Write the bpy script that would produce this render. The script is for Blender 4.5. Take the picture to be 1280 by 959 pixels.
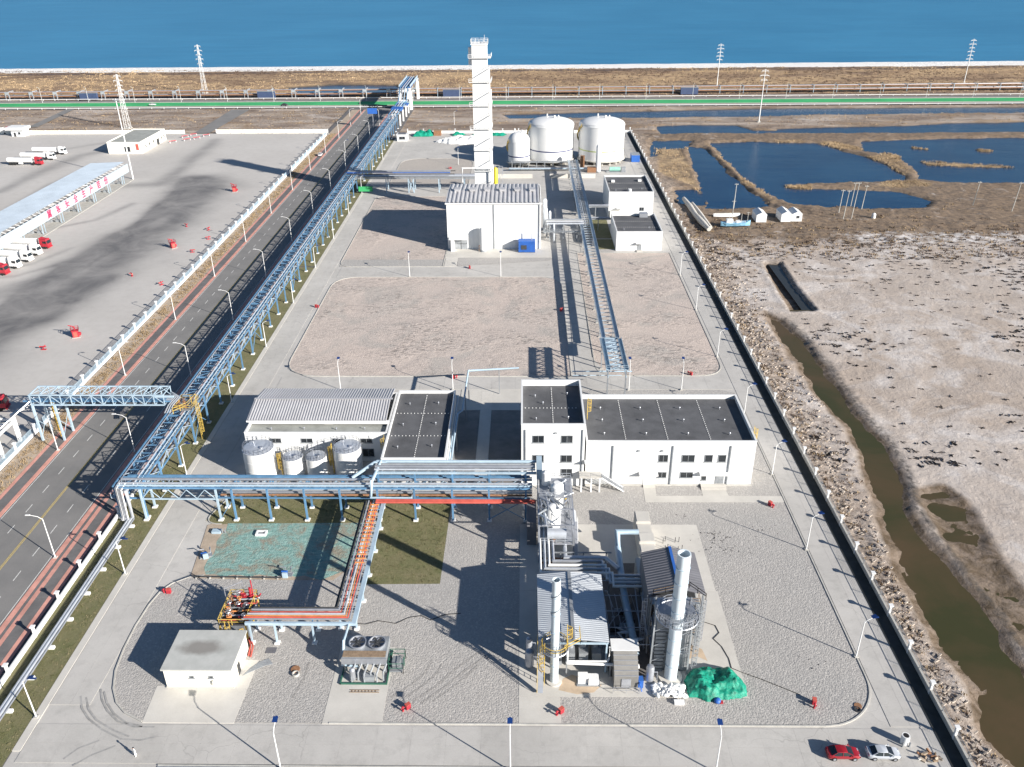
import bpy, bmesh, math, random
import numpy as np
from mathutils import Vector, Matrix
random.seed(7); rng = np.random.default_rng(7)
for o in list(bpy.data.objects): bpy.data.objects.remove(o)
sc = bpy.context.scene
COL = sc.collection
R = math.radians

# ------------------------------------------------------------------ camera
CAM_H = 100.0; FPX = 1050.0
PITCH, YAW, ROLL = R(28.2159), R(0.9108), -0.007
cam = bpy.data.cameras.new('camera'); co = bpy.data.objects.new('camera', cam); COL.objects.link(co)
CR = (Matrix.Rotation(YAW, 3, 'Z') @ Matrix.Rotation(math.pi/2-PITCH, 3, 'X') @ Matrix.Rotation(ROLL, 3, 'Z'))
co.matrix_world = Matrix.Translation((0, 0, CAM_H)) @ CR.to_4x4()
cam.sensor_fit = 'HORIZONTAL'; cam.sensor_width = 36.0; cam.lens = 36.0*FPX/1280.0
cam.clip_start = 1.0; cam.clip_end = 20000.0
sc.camera = co

# ------------------------------------------------------------------ light
SUN_EL, SUN_AZ = R(21.8), math.atan2(0.825, -0.565)      # azimuth measured from +Y towards +X
w = bpy.data.worlds.new('World'); sc.world = w; w.use_nodes = True
nt = w.node_tree; bg = nt.nodes['Background']
sky = nt.nodes.new('ShaderNodeTexSky'); sky.sky_type = 'NISHITA'; sky.sun_disc = False
sky.sun_elevation = SUN_EL; sky.sun_rotation = SUN_AZ; sky.altitude = 50; sky.air_density = 1.0; sky.dust_density = 0.3; sky.ozone_density = 4.0
nt.links.new(sky.outputs[0], bg.inputs[0]); bg.inputs[1].default_value = 0.050
sl = bpy.data.lights.new('sun', 'SUN'); sl.energy = 5.0; sl.angle = R(0.5); sl.color = (1.0, 0.94, 0.86)
so = bpy.data.objects.new('sun', sl); COL.objects.link(so)
sdir = Vector((math.sin(SUN_AZ)*math.cos(SUN_EL), math.cos(SUN_AZ)*math.cos(SUN_EL), math.sin(SUN_EL)))
so.rotation_euler = sdir.to_track_quat('Z', 'Y').to_euler(); so.location = sdir*400
sc.view_settings.view_transform = 'Standard'; sc.view_settings.look = 'None'
sc.view_settings.exposure = 1.0; sc.view_settings.gamma = 1.0

def W(px, py, z=0.0):
    """a measured point of the site plan: pixel of the survey photo -> metres on the level z"""
    d = CR @ Vector(((px-640)/FPX, -(py-479.5)/FPX, -1.0)); t = (z-CAM_H)/d.z
    return (d.x*t, d.y*t)
def ZW(x0, y0, s, z=0.0):
    return lambda a, b: W(x0+a/s, y0+b/s, z)

# ------------------------------------------------------------------ materials
MATS = {}
def nodes(name):
    m = bpy.data.materials.new(name); m.use_nodes = True
    n = m.node_tree.nodes; l = m.node_tree.links
    return m, n, l, n['Principled BSDF']
def N(n, kind, **kw):
    x = n.new(kind)
    for k, v in kw.items():
        if k in x.inputs: x.inputs[k].default_value = v
        else: setattr(x, k, v)
    return x
def noise(n, l, pos, scale, detail=4, rough=.6, dist=0):
    t = N(n, 'ShaderNodeTexNoise'); t.inputs['Scale'].default_value = scale; t.inputs['Detail'].default_value = detail
    t.inputs['Roughness'].default_value = rough; t.inputs['Distortion'].default_value = dist
    l.new(pos, t.inputs['Vector']); return t.outputs['Fac']
def ramp(n, l, src, a, b, lo=0., hi=1.):
    t = N(n, 'ShaderNodeMapRange'); t.inputs[1].default_value = a; t.inputs[2].default_value = b
    t.inputs[3].default_value = lo; t.inputs[4].default_value = hi; t.clamp = True
    l.new(src, t.inputs[0]); return t.outputs[0]
def mixc(n, l, fac, a, b, mode='MIX'):
    t = N(n, 'ShaderNodeMix', data_type='RGBA', blend_type=mode)
    if isinstance(fac, (int, float)): t.inputs[0].default_value = fac
    else: l.new(fac, t.inputs[0])
    for i, v in ((6, a), (7, b)):
        if isinstance(v, (tuple, list)): t.inputs[i].default_value = (*v[:3], 1)
        else: l.new(v, t.inputs[i])
    return t.outputs[2]
def math_(n, l, op, a, b=None):
    t = N(n, 'ShaderNodeMath', operation=op)
    for i, v in ((0, a), (1, b)):
        if v is None: continue
        if isinstance(v, (int, float)): t.inputs[i].default_value = v
        else: l.new(v, t.inputs[i])
    return t.outputs[0]
def bump(n, l, b, h, strength=.5, dist=.1):
    t = N(n, 'ShaderNodeBump'); t.inputs['Strength'].default_value = strength; t.inputs['Distance'].default_value = dist
    l.new(h, t.inputs['Height']); l.new(t.outputs[0], b.inputs['Normal'])
def P(n): return N(n, 'ShaderNodeNewGeometry').outputs['Position']
def mat(name, c, rough=.6, metal=0., var=.15, scale=.4, rnd=0., bmp=0., bscale=8., fine=0., spec=.4):
    if name in MATS: return MATS[name]
    m, n, l, b = nodes(name); pos = P(n)
    f = noise(n, l, pos, scale, 5, .65)
    v = ramp(n, l, f, .3, .7, 1-var, 1+var)
    if fine: v = math_(n, l, 'MULTIPLY', v, ramp(n, l, noise(n, l, pos, 6, 3, .7), .25, .75, 1-fine, 1+fine))
    if rnd:
        oi = N(n, 'ShaderNodeObjectInfo'); v = math_(n, l, 'MULTIPLY', v, ramp(n, l, oi.outputs['Random'], 0, 1, 1-rnd, 1+rnd))
    cc = N(n, 'ShaderNodeVectorMath', operation='SCALE'); cc.inputs[0].default_value = c; l.new(v, cc.inputs['Scale'])
    l.new(cc.outputs[0], b.inputs['Base Color'])
    b.inputs['Roughness'].default_value = rough; b.inputs['Metallic'].default_value = metal
    b.inputs['Specular IOR Level'].default_value = spec
    if bmp: bump(n, l, b, noise(n, l, pos, bscale, 5, .7), bmp, .1)
    MATS[name] = m; return m

M_conc = mat('concrete', (.45,.435,.41), .85, var=.13, scale=.12, fine=.07, rnd=.03, bmp=.1, bscale=3)
M_conc2 = mat('pale_concrete', (.52,.50,.46), .85, var=.09, scale=.2, fine=.05, rnd=.04)
M_kerb = mat('kerb_concrete', (.42,.41,.38), .85, var=.15, scale=.6, rnd=.08)
def mk_concrete(name, c, stain=.16):
    m, n, l, b = nodes(name); pos = P(n); oi = N(n, 'ShaderNodeObjectInfo')
    v = ramp(n, l, noise(n, l, pos, .07, 6, .62, .5), .3, .7, .87, 1.10)
    v = math_(n, l, 'MULTIPLY', v, ramp(n, l, noise(n, l, pos, .45, 6, .7), .50, .72, 1., 1-stain))
    v = math_(n, l, 'MULTIPLY', v, ramp(n, l, noise(n, l, pos, 4.5, 4, .75), .3, .7, .94, 1.05))
    v = math_(n, l, 'MULTIPLY', v, ramp(n, l, oi.outputs['Random'], 0, 1, .975, 1.02))
    cc = N(n, 'ShaderNodeVectorMath', operation='SCALE'); cc.inputs[0].default_value = c; l.new(v, cc.inputs['Scale'])
    vr = N(n, 'ShaderNodeTexVoronoi', feature='DISTANCE_TO_EDGE'); vr.inputs['Scale'].default_value = .085; wp = N(n, 'ShaderNodeVectorMath', operation='ADD'); l.new(pos, wp.inputs[0])
    nv = N(n, 'ShaderNodeTexNoise'); nv.inputs['Scale'].default_value = .5; l.new(pos, nv.inputs['Vector']); sv = N(n, 'ShaderNodeVectorMath', operation='SCALE'); sv.inputs['Scale'].default_value = 2.2; l.new(nv.outputs['Color'], sv.inputs[0]); l.new(sv.outputs[0], wp.inputs[1]); l.new(wp.outputs[0], vr.inputs['Vector'])
    ck = math_(n, l, 'MULTIPLY', ramp(n, l, vr.outputs['Distance'], 0, .006, .4, 0), ramp(n, l, noise(n, l, pos, .03, 3, .5), .45, .6))
    l.new(mixc(n, l, ck, cc.outputs[0], (.13,.125,.12)), b.inputs['Base Color']); b.inputs['Roughness'].default_value = .87
    return m
M_conc = mk_concrete('concrete', (.455,.44,.415))
M_white = mat('white_paint', (.72,.725,.72), .5, var=.04, scale=.3, spec=.3)
def mk_wall():
    m, n, l, b = nodes('white_wall_panel'); pos = P(n); oi = N(n, 'ShaderNodeObjectInfo')
    mp = N(n, 'ShaderNodeMapping'); mp.inputs['Scale'].default_value = (1.1, 1.1, .07); l.new(pos, mp.inputs[0])
    v = ramp(n, l, noise(n, l, mp.outputs[0], 1., 5, .7), .45, .75, 1., .90)
    v = math_(n, l, 'MULTIPLY', v, ramp(n, l, noise(n, l, pos, .3, 4, .6), .3, .7, .96, 1.03)); v = math_(n, l, 'MULTIPLY', v, ramp(n, l, oi.outputs['Random'], 0, 1, .965, 1.01))
    cc = N(n, 'ShaderNodeVectorMath', operation='SCALE'); cc.inputs[0].default_value = (.69,.70,.70); l.new(v, cc.inputs['Scale']); l.new(cc.outputs[0], b.inputs['Base Color']); b.inputs['Roughness'].default_value = .55; b.inputs['Specular IOR Level'].default_value = .25
    return m
M_wall = mk_wall(); M_stackp = mat('pale_stack_paint', (.60,.67,.71), .5, var=.08, scale=.4)
M_cream = mat('cream_wall', (.78,.76,.68), .7, var=.04, scale=.4)
M_blue = mat('blue_steel', (.095,.205,.34), .5, var=.25, scale=.5, rnd=.12)
M_lblue = mat('pale_blue_steel', (.34,.44,.52), .45, var=.14, scale=.5, rnd=.08)
M_galv = mat('galvanised_pipe', (.44,.46,.50), .42, .6, var=.15, scale=.4, rnd=.12)
M_alu = mat('aluminium_cladding', (.56,.59,.63), .42, .5, var=.12, scale=.8, rnd=.08)
M_steel = mat('grey_steel', (.30,.32,.34), .5, .3, var=.2, scale=.8, rnd=.12)
M_tray = mat('cable_tray', (.45,.52,.58), .4, .5, var=.15, scale=.5, rnd=.08)
M_dark = mat('dark_steel', (.05,.052,.055), .6, .1, var=.25, scale=1.5)
M_red = mat('red_paint', (.38,.028,.042), .5, var=.2, scale=1.)
M_redp = mat('faded_red_pipe', (.50,.10,.075), .5, var=.25, scale=.6)
M_orange = mat('orange_cable', (.62,.25,.08), .55, var=.25, scale=1.)
M_yellow = mat('yellow_paint', (.55,.39,.09), .5, var=.15, scale=1.)
M_rust = mat('rust', (.25,.13,.07), .8, var=.3, scale=2.)
M_solar = mat('solar_panel', (.012,.04,.16), .3, var=.1)
M_bluep = mat('blue_container_paint', (.03,.12,.42), .5, var=.15, scale=.8)
M_glass = mat('dark_window_glass', (.02,.025,.03), .1, 0, var=.2, spec=.8)
M_roofm = mat('dark_roof_membrane', (.098,.10,.106), .8, var=.25, scale=.25, fine=.12, bmp=.15, bscale=4)
M_roofg = mat('grey_roof_slab', (.30,.31,.29), .85, var=.22, scale=.25, fine=.08)
M_rubber = mat('rubber', (.02,.02,.02), .8, var=.2)
M_black = mat('black_void', (.012,.012,.013), .9, var=.2)
M_wood = mat('weathered_wood', (.25,.18,.12), .85, var=.3, scale=2.)
M_greenp = mat('green_paint', (.035,.12,.085), .5, var=.2, scale=1.)
M_skin = mat('skin', (.45,.28,.2), .6)
M_cloth = mat('dark_cloth', (.03,.035,.05), .9)
M_soil = mat('bare_soil', (.38,.31,.24), .9, var=.2, scale=.5, fine=.15, bmp=.4, bscale=3)
M_pave = mat('grey_paver', (.135,.13,.13), .9, var=.18, scale=.4, fine=.1, rnd=.1)
M_pink = mat('pink_paver', (.54,.27,.22), .85, var=.2, scale=.4, fine=.1, rnd=.08)
M_line = mat('white_road_line', (.62,.62,.60), .7, var=.2, scale=2., fine=.2)
M_yline = mat('yellow_road_line', (.50,.38,.13), .7, var=.2, scale=2., fine=.2)
M_tarp = mat('green_tarp', (.007,.235,.155), .5, var=.5, scale=1.1, bmp=1., bscale=3.5)
M_bag = mat('white_bag', (.78,.78,.76), .6, var=.08, scale=2., bmp=.3, bscale=6)
M_netgreen = mat('green_cover_net', (.045,.36,.13), .8, var=.2, scale=.05, fine=.15)
M_silver = mat('silver_shed_roof', (.50,.53,.56), .45, .35, var=.10, scale=.3, rnd=.04)
M_shedgrey = mat('dark_grey_shed_roof', (.17,.17,.185), .55, .2, var=.15, scale=.4)
M_corr = mat('corrugated_grey_roof', (.46,.46,.475), .5, .2, var=.10, scale=.25)
M_canopy = mat('pale_blue_canopy', (.46,.53,.60), .5, .1, var=.10, scale=.15)
M_reed = mat('dry_reed', (.40,.295,.18), .9, var=.35, scale=.06, rnd=.1, fine=.25)
M_tuft = mat('dark_saltbush', (.055,.045,.04), .95, var=.4, scale=.5)

def mk_asphalt():
    m, n, l, b = nodes('asphalt'); pos = P(n)
    c = mixc(n, l, ramp(n, l, noise(n, l, pos, .12, 5, .6), .35, .65), (.175,.172,.168), (.225,.218,.21))
    mp = N(n, 'ShaderNodeMapping'); mp.inputs['Scale'].default_value = (.9, .02, 1); l.new(pos, mp.inputs[0])
    s = ramp(n, l, noise(n, l, mp.outputs[0], 1., 3, .6), .45, .7, 0, .45)
    c = mixc(n, l, s, c, (.215,.205,.195))
    c = mixc(n, l, ramp(n, l, noise(n, l, pos, 5, 3, .8), .3, .7, 0, .25), c, (.11,.11,.108))
    l.new(c, b.inputs['Base Color']); b.inputs['Roughness'].default_value = .88
    bump(n, l, b, noise(n, l, pos, 9, 3, .8), .2, .03); return m
M_asph = mk_asphalt()
def mk_gravel(name, a, bcol, dark, ripple=0., patch=None):
    m, n, l, b = nodes(name); pos = P(n)
    big = ramp(n, l, noise(n, l, pos, .035, 6, .6), .36, .64)
    c = mixc(n, l, big, a, bcol)
    if patch: c = mixc(n, l, ramp(n, l, noise(n, l, pos, .05, 4, .55, 1.5), .52, .64, 0, .8), c, patch)
    v = N(n, 'ShaderNodeTexVoronoi'); v.inputs['Scale'].default_value = 4.2; l.new(pos, v.inputs['Vector'])
    sp = N(n, 'ShaderNodeSeparateColor'); l.new(v.outputs['Color'], sp.inputs[0])
    c = mixc(n, l, ramp(n, l, sp.outputs[0], 0, 1, 0, .30), c, dark)
    c = mixc(n, l, ramp(n, l, sp.outputs[1], .7, 1, 0, .35), c, tuple(min(1, x*1.5) for x in a))
    h = math_(n, l, 'MULTIPLY', v.outputs['Distance'], -.5)
    h = math_(n, l, 'ADD', h, math_(n, l, 'MULTIPLY', noise(n, l, pos, 1.6, 5, .75), .75))
    if ripple:
        wv = N(n, 'ShaderNodeTexNoise'); wv.inputs['Scale'].default_value = .85; wv.inputs['Detail'].default_value = 4; wv.inputs['Distortion'].default_value = 1.2
        mp = N(n, 'ShaderNodeMapping'); mp.inputs['Scale'].default_value = (.55, 1.25, 1); l.new(pos, mp.inputs[0]); l.new(mp.outputs[0], wv.inputs['Vector'])
        msk = ramp(n, l, noise(n, l, pos, .045, 3, .5, 1.), .40, .62)
        h = math_(n, l, 'ADD', h, math_(n, l, 'MULTIPLY', math_(n, l, 'MULTIPLY', wv.outputs['Fac'], msk), ripple))
        c = mixc(n, l, math_(n, l, 'MULTIPLY', msk, ramp(n, l, wv.outputs['Fac'], .38, .48, .85, 0)), c, (.23,.20,.18))
    l.new(c, b.inputs['Base Color']); b.inputs['Roughness'].default_value = .92
    bump(n, l, b, h, .62, .15); return m
M_grav = mk_gravel('grey_gravel', (.415,.395,.37), (.355,.345,.33), (.205,.195,.187))
M_gravp = mk_gravel('pink_gravel', (.51,.435,.385), (.465,.41,.37), (.30,.255,.225), 3.0, (.38,.355,.325))
def mk_grass():
    m, n, l, b = nodes('winter_grass'); pos = P(n)
    c = mixc(n, l, ramp(n, l, noise(n, l, pos, .25, 6, .65), .35, .65), (.15,.155,.066), (.235,.205,.115))
    c = mixc(n, l, ramp(n, l, noise(n, l, pos, 3.2, 4, .75), .3, .7, 0, .65), c, (.095,.10,.042))
    c = mixc(n, l, ramp(n, l, noise(n, l, pos, .9, 4, .7), .6, .75, 0, .5), c, (.22,.18,.11))
    l.new(c, b.inputs['Base Color']); b.inputs['Roughness'].default_value = .95
    bump(n, l, b, noise(n, l, pos, 4, 5, .8), .8, .2); return m
M_grass = mk_grass()
def mk_net():
    m, n, l, b = nodes('teal_dust_net'); pos = P(n)
    f = noise(n, l, pos, .22, 6, .7, .8)
    mp = N(n, 'ShaderNodeMapping'); mp.inputs['Scale'].default_value = (.5, 1.6, 1); l.new(pos, mp.inputs[0])
    f2 = noise(n, l, mp.outputs[0], 1.1, 5, .7)
    c = mixc(n, l, ramp(n, l, f2, .35, .65), (.14,.28,.255), (.27,.42,.385))
    c = mixc(n, l, ramp(n, l, f, .47, .62, 0, .85), c, (.27,.215,.16))
    c = mixc(n, l, ramp(n, l, noise(n, l, pos, 1.7, 5, .8), .58, .68, 0, .8), c, (.48,.45,.41))
    l.new(c, b.inputs['Base Color']); b.inputs['Roughness'].default_value = .9
    bump(n, l, b, noise(n, l, pos, 1.6, 5, .75), .9, .3); return m
M_net = mk_net()
def mk_water(name, c, rough, bs, bst, c2=None, sc2=.01):
    m, n, l, b = nodes(name); pos = P(n)
    if c2: l.new(mixc(n, l, ramp(n, l, noise(n, l, pos, sc2, 5, .6, .6), .38, .62), c, c2), b.inputs['Base Color'])
    else: b.inputs['Base Color'].default_value = (*c, 1)
    b.inputs['Roughness'].default_value = rough; b.inputs['IOR'].default_value = 1.33
    mp = N(n, 'ShaderNodeMapping'); mp.inputs['Scale'].default_value = (.35, 1., 1); l.new(pos, mp.inputs[0])
    if 'sea' in name:
        bc = b.inputs['Base Color'].links[0].from_socket; sm = N(n, 'ShaderNodeMapping'); sm.inputs['Scale'].default_value = (.012, .05, 1); l.new(pos, sm.inputs[0])
        l.new(mixc(n, l, ramp(n, l, noise(n, l, sm.outputs[0], 1., 7, .72), .42, .66, 0, .3), bc, (.020,.135,.265)), b.inputs['Base Color'])
    h = math_(n, l, 'ADD', noise(n, l, mp.outputs[0], bs, 6, .7), math_(n, l, 'MULTIPLY', noise(n, l, mp.outputs[0], bs*.15, 3, .6), 2.))
    bump(n, l, b, h, bst, .6); return m
M_sea = mk_water('sea_water', (.036,.19,.35), .45, .16, .6, (.044,.215,.385), .0035)
M_pond = mk_water('pond_water', (.006,.034,.088), .16, .5, .18, (.012,.052,.115), .02)
M_creek = mk_water('creek_water', (.080,.056,.028), .45, .4, .05, (.044,.044,.017), .045)
def mk_paint(name, c):
    m, n, l, b = nodes(name); b.inputs['Base Color'].default_value = (*c, 1); b.inputs['Roughness'].default_value = .25
    b.inputs['Coat Weight'].default_value = .6; b.inputs['Metallic'].default_value = .15; return m
M_carred = mk_paint('red_car_paint', (.30,.012,.02)); M_carsil = mk_paint('silver_car_paint', (.50,.53,.57)); M_carwhite = mk_paint('white_car_paint', (.8,.8,.8))

# ------------------------------------------------------------------ mesh builder
class MB:
    def __init__(s): s.v = []; s.f = []
    def add(s, vs, fs):
        k = len(s.v); s.v.extend([tuple(map(float, v)) for v in vs]); s.f.extend([tuple(i+k for i in f) for f in fs]); return s
    def box(s, x0, y0, z0, x1, y1, z1):
        if x0 > x1: x0, x1 = x1, x0
        if y0 > y1: y0, y1 = y1, y0
        if z0 > z1: z0, z1 = z1, z0
        return s.add([(x0,y0,z0),(x1,y0,z0),(x1,y1,z0),(x0,y1,z0),(x0,y0,z1),(x1,y0,z1),(x1,y1,z1),(x0,y1,z1)],
              [(0,3,2,1),(4,5,6,7),(0,1,5,4),(1,2,6,5),(2,3,7,6),(3,0,4,7)])
    def beam(s, p, q, w=.2, h=None):
        h = h or w; p = Vector(p); q = Vector(q); d = (q-p)
        if d.length < 1e-6: return s
        d.normalize(); up = Vector((0,0,1)) if abs(d.z) < .95 else Vector((0,1,0))
        a = d.cross(up).normalized()*(w/2); b = a.cross(d).normalized()*(h/2)
        vs = [p-a-b, p+a-b, p+a+b, p-a+b, q-a-b, q+a-b, q+a+b, q-a+b]
        return s.add(vs, [(0,3,2,1),(4,5,6,7),(0,1,5,4),(1,2,6,5),(2,3,7,6),(3,0,4,7)])
    def tube(s, pts, r, n=8, cap=True):
        pts = [Vector(p) for p in pts]; rings = []
        for i, p in enumerate(pts):
            d = ((pts[min(i+1, len(pts)-1)]-p).normalized() + (p-pts[max(i-1, 0)]).normalized())
            d.normalize(); up = Vector((0,0,1)) if abs(d.z) < .9 else Vector((1,0,0))
            a = d.cross(up).normalized(); b = a.cross(d).normalized()
            k = 1.0
            if 0 < i < len(pts)-1:
                c = abs(d.dot((pts[i+1]-p).normalized())); k = 1/max(c, .5)
            rr = r[i] if isinstance(r, (list, tuple)) else r
            rings.append([p+(a*math.cos(2*math.pi*j/n)+b*math.sin(2*math.pi*j/n))*rr*(k if 0 < i < len(pts)-1 else 1) for j in range(n)])
        vs = [v for g in rings for v in g]; fs = []
        for i in range(len(rings)-1):
            for j in range(n):
                fs.append((i*n+j, (i+1)*n+j, (i+1)*n+(j+1) % n, i*n+(j+1) % n))
        if cap: fs.append(tuple(range(n))); fs.append(tuple((len(rings)-1)*n+j for j in reversed(range(n))))
        return s.add(vs, fs)
    def cyl(s, c, r, h, n=24, r2=None, cap=True):
        x, y, z = c; r2 = r if r2 is None else r2
        vs = [(x+r*math.cos(2*math.pi*j/n), y+r*math.sin(2*math.pi*j/n), z) for j in range(n)]
        vs += [(x+r2*math.cos(2*math.pi*j/n), y+r2*math.sin(2*math.pi*j/n), z+h) for j in range(n)]
        fs = [(j, (j+1) % n, n+(j+1) % n, n+j) for j in range(n)]
        if cap: fs += [tuple(reversed(range(n))), tuple(range(n, 2*n))]
        return s.add(vs, fs)
    def lathe(s, c, prof, n=32):
        x, y, z = c; vs = []; fs = []
        for (r, h) in prof: vs += [(x+r*math.cos(2*math.pi*j/n), y+r*math.sin(2*math.pi*j/n), z+h) for j in range(n)]
        for i in range(len(prof)-1):
            for j in range(n): fs.append((i*n+j, i*n+(j+1) % n, (i+1)*n+(j+1) % n, (i+1)*n+j))
        fs.append(tuple(reversed(range(n)))); fs.append(tuple((len(prof)-1)*n+j for j in range(n)))
        return s.add(vs, fs)
    def ring(s, c, r, tubr, n=24, m=6):
        x, y, z = c; vs = []; fs = []
        for i in range(n):
            a = 2*math.pi*i/n
            for j in range(m):
                b = 2*math.pi*j/m; rr = r+tubr*math.cos(b)
                vs.append((x+rr*math.cos(a), y+rr*math.sin(a), z+tubr*math.sin(b)))
        for i in range(n):
            for j in range(m): fs.append((i*m+j, ((i+1) % n)*m+j, ((i+1) % n)*m+(j+1) % m, i*m+(j+1) % m))
        return s.add(vs, fs)
    def prism(s, poly, z0, z1):
        n = len(poly); a = sum(poly[i][0]*poly[(i+1) % n][1]-poly[(i+1) % n][0]*poly[i][1] for i in range(n))
        if a < 0: poly = poly[::-1]
        vs = [(x, y, z0) for x, y in poly]+[(x, y, z1) for x, y in poly]
        return s.add(vs, [tuple(reversed(range(n))), tuple(range(n, 2*n))]+[(i, (i+1) % n, n+(i+1) % n, n+i) for i in range(n)])
    def sheet(s, poly, z):
        n = len(poly); a = sum(poly[i][0]*poly[(i+1) % n][1]-poly[(i+1) % n][0]*poly[i][1] for i in range(n))
        if a < 0: poly = poly[::-1]
        return s.add([(x, y, z) for x, y in poly], [tuple(range(n))])
    def quad(s, *vs): return s.add(vs, [tuple(range(len(vs)))])
    def sphere(s, c, r, sz=1., n=10, m=6):
        prof = [(max(.001, r*math.sin(math.pi*i/m)), -r*sz*math.cos(math.pi*i/m)) for i in range(m+1)]
        return s.lathe(c, prof, n)
    def mesh(s, name, m, smooth=False):
        me = bpy.data.meshes.new(name); me.from_pydata(s.v, [], s.f); me.materials.append(m)
        if smooth:
            me.polygons.foreach_set('use_smooth', [True]*len(me.polygons))
            try: me.set_sharp_from_angle(angle=R(38))
            except Exception: pass
        me.update(); return me
ORG = {}
def _link(name, data, parent, kind=None):
    o = bpy.data.objects.new(name, data); COL.objects.link(o)
    if parent is not None: o.parent = parent
    if kind: o['kind'] = kind
    return o
def thing(name, label, cat, loc=(0,0,0), rz=0., group=None):
    o = bpy.data.objects.new(name, None); COL.objects.link(o); o.location = loc; o.rotation_euler = (0, 0, rz)
    o.empty_display_size = .5; o['label'] = label; o['category'] = cat
    if group: o['group'] = group
    ORG[o.name] = Vector(loc); return o
def org(o): 
    return ORG.get(o.name, Vector((0,0,0)))
def part(parent, name, mb, m, smooth=False, kind=None, local=False, label=None):
    """mesh given in world metres (or local when the thing sits at the origin) -> child of the thing or part"""
    og = org(parent)
    if not local and og.length > 0: mb.v = [(x-og.x, y-og.y, z-og.z) for x, y, z in mb.v]
    o = _link(name, mb.mesh(name, m, smooth), parent, kind)
    if not local: ORG[o.name] = og
    if label: o['label'] = label
    return o
def inst(parent, name, me, loc, rz=0.):
    """one more piece that shares its mesh, world location"""
    og = org(parent); o = _link(name, me, parent); o.location = Vector(loc)-og; o.rotation_euler = (0, 0, rz); return o
def struct(name, mb, m, smooth=False, kind='structure'):
    return _link(name, mb.mesh(name, m, smooth), None, kind)
def dup(root, loc, rz=0., label=None, group=None, cat=None):
    r = root.copy(); COL.objects.link(r); r.location = loc; r.rotation_euler = (0, 0, rz)
    if label: r['label'] = label
    if group: r['group'] = group
    for ch in root.children:
        c = ch.copy(); COL.objects.link(c); c.parent = r
        for g in ch.children:
            d = g.copy(); COL.objects.link(d); d.parent = c
    ORG[r.name] = Vector(loc); return r
def ordw(i): return ['first','second','third','fourth','fifth','sixth','seventh','eighth','ninth','tenth','eleventh','twelfth','thirteenth','fourteenth','fifteenth','sixteenth'][i]
def stuff(name, mb, m, label, cat, smooth=False):
    o = _link(name, mb.mesh(name, m, smooth), None, 'stuff'); o['label'] = label; o['category'] = cat; return o
# ================================================================== THE SETTING
def sdf(poly, X, Y):
    p = np.array(poly, float); q = np.roll(p, -1, 0)
    d = np.full(X.shape, 1e9); ins = np.zeros(X.shape, bool)
    for (ax, ay), (bx, by) in zip(p, q):
        ex, ey = bx-ax, by-ay; wx, wy = X-ax, Y-ay
        t = np.clip((wx*ex+wy*ey)/(ex*ex+ey*ey+1e-9), 0, 1)
        d = np.minimum(d, (wx-t*ex)**2+(wy-t*ey)**2)
        c = ((ay > Y) != (by > Y)); xi = ax+(Y-ay)*ex/(ey if abs(ey) > 1e-9 else 1e-9)
        ins ^= c & (X < xi)
    d = np.sqrt(d); return np.where(ins, -d, d)
def pl_dist(pl, X, Y):
    d = np.full(X.shape, 1e9)
    for (ax, ay), (bx, by) in zip(pl[:-1], pl[1:]):
        ex, ey = bx-ax, by-ay; wx, wy = X-ax, Y-ay
        t = np.clip((wx*ex+wy*ey)/(ex*ex+ey*ey+1e-9), 0, 1)
        d = np.minimum(d, (wx-t*ex)**2+(wy-t*ey)**2)
    return np.sqrt(d)
def fbm(X, Y, scale, octs=5, seed=0, gain=.55):
    """value noise, -1..1"""
    r = np.random.default_rng(seed); out = np.zeros(X.shape); amp = 1.; tot = 0.
    for o in range(octs):
        T = r.random((257, 257)); x = X*scale+o*17.3+1000; y = Y*scale+o*9.1+1000
        xi = np.floor(x).astype(int); yi = np.floor(y).astype(int); fx = x-xi; fy = y-yi
        fx = fx*fx*(3-2*fx); fy = fy*fy*(3-2*fy); xi %= 256; yi %= 256
        v = (T[xi, yi]*(1-fx)+T[xi+1, yi]*fx)*(1-fy)+(T[xi, yi+1]*(1-fx)+T[xi+1, yi+1]*fx)*fy
        out += amp*(v*2-1); tot += amp; amp *= gain; scale *= 2.03
    return out/tot
def grid_mesh(name, xs, ys, Z, attrs, m, smooth=True):
    nx, ny = len(xs), len(ys); X, Y = np.meshgrid(xs, ys, indexing='ij')
    v = np.stack([X, Y, Z], -1).reshape(-1, 3)
    i = np.arange(nx*ny).reshape(nx, ny); q = np.stack([i[:-1, :-1], i[1:, :-1], i[1:, 1:], i[:-1, 1:]], -1).reshape(-1, 4)
    me = bpy.data.meshes.new(name); me.vertices.add(len(v)); me.vertices.foreach_set('co', v.ravel().astype(np.float32))
    me.loops.add(q.size); me.loops.foreach_set('vertex_index', q.ravel().astype(np.int32))
    me.polygons.add(len(q)); me.polygons.foreach_set('loop_start', (np.arange(len(q))*4).astype(np.int32))
    me.polygons.foreach_set('loop_total', np.full(len(q), 4, np.int32))
    if smooth: me.polygons.foreach_set('use_smooth', np.ones(len(q), bool))
    for k, a in attrs.items():
        at = me.attributes.new(k, 'FLOAT', 'POINT'); at.data.foreach_set('value', a.reshape(-1).astype(np.float32))
    me.materials.append(m); me.update(calc_edges=True); me.validate()
    return _link(name, me, None, 'structure')
def attr(n, name): return N(n, 'ShaderNodeAttribute', attribute_name=name).outputs['Fac']

# ---- far, deep layer reaching the horizon, and the sea
M_base = mat('dry_earth', (.33,.27,.21), .95, var=.2, scale=.02)
struct('ground', MB().box(-7000, -2500, -4.0, 7000, 800, -3.0), M_base)
struct('sea', MB().quad((-9000, 700, -1.3), (9000, 700, -1.3), (9000, 9000, -1.3), (-9000, 9000, -1.3)), M_sea)

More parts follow.
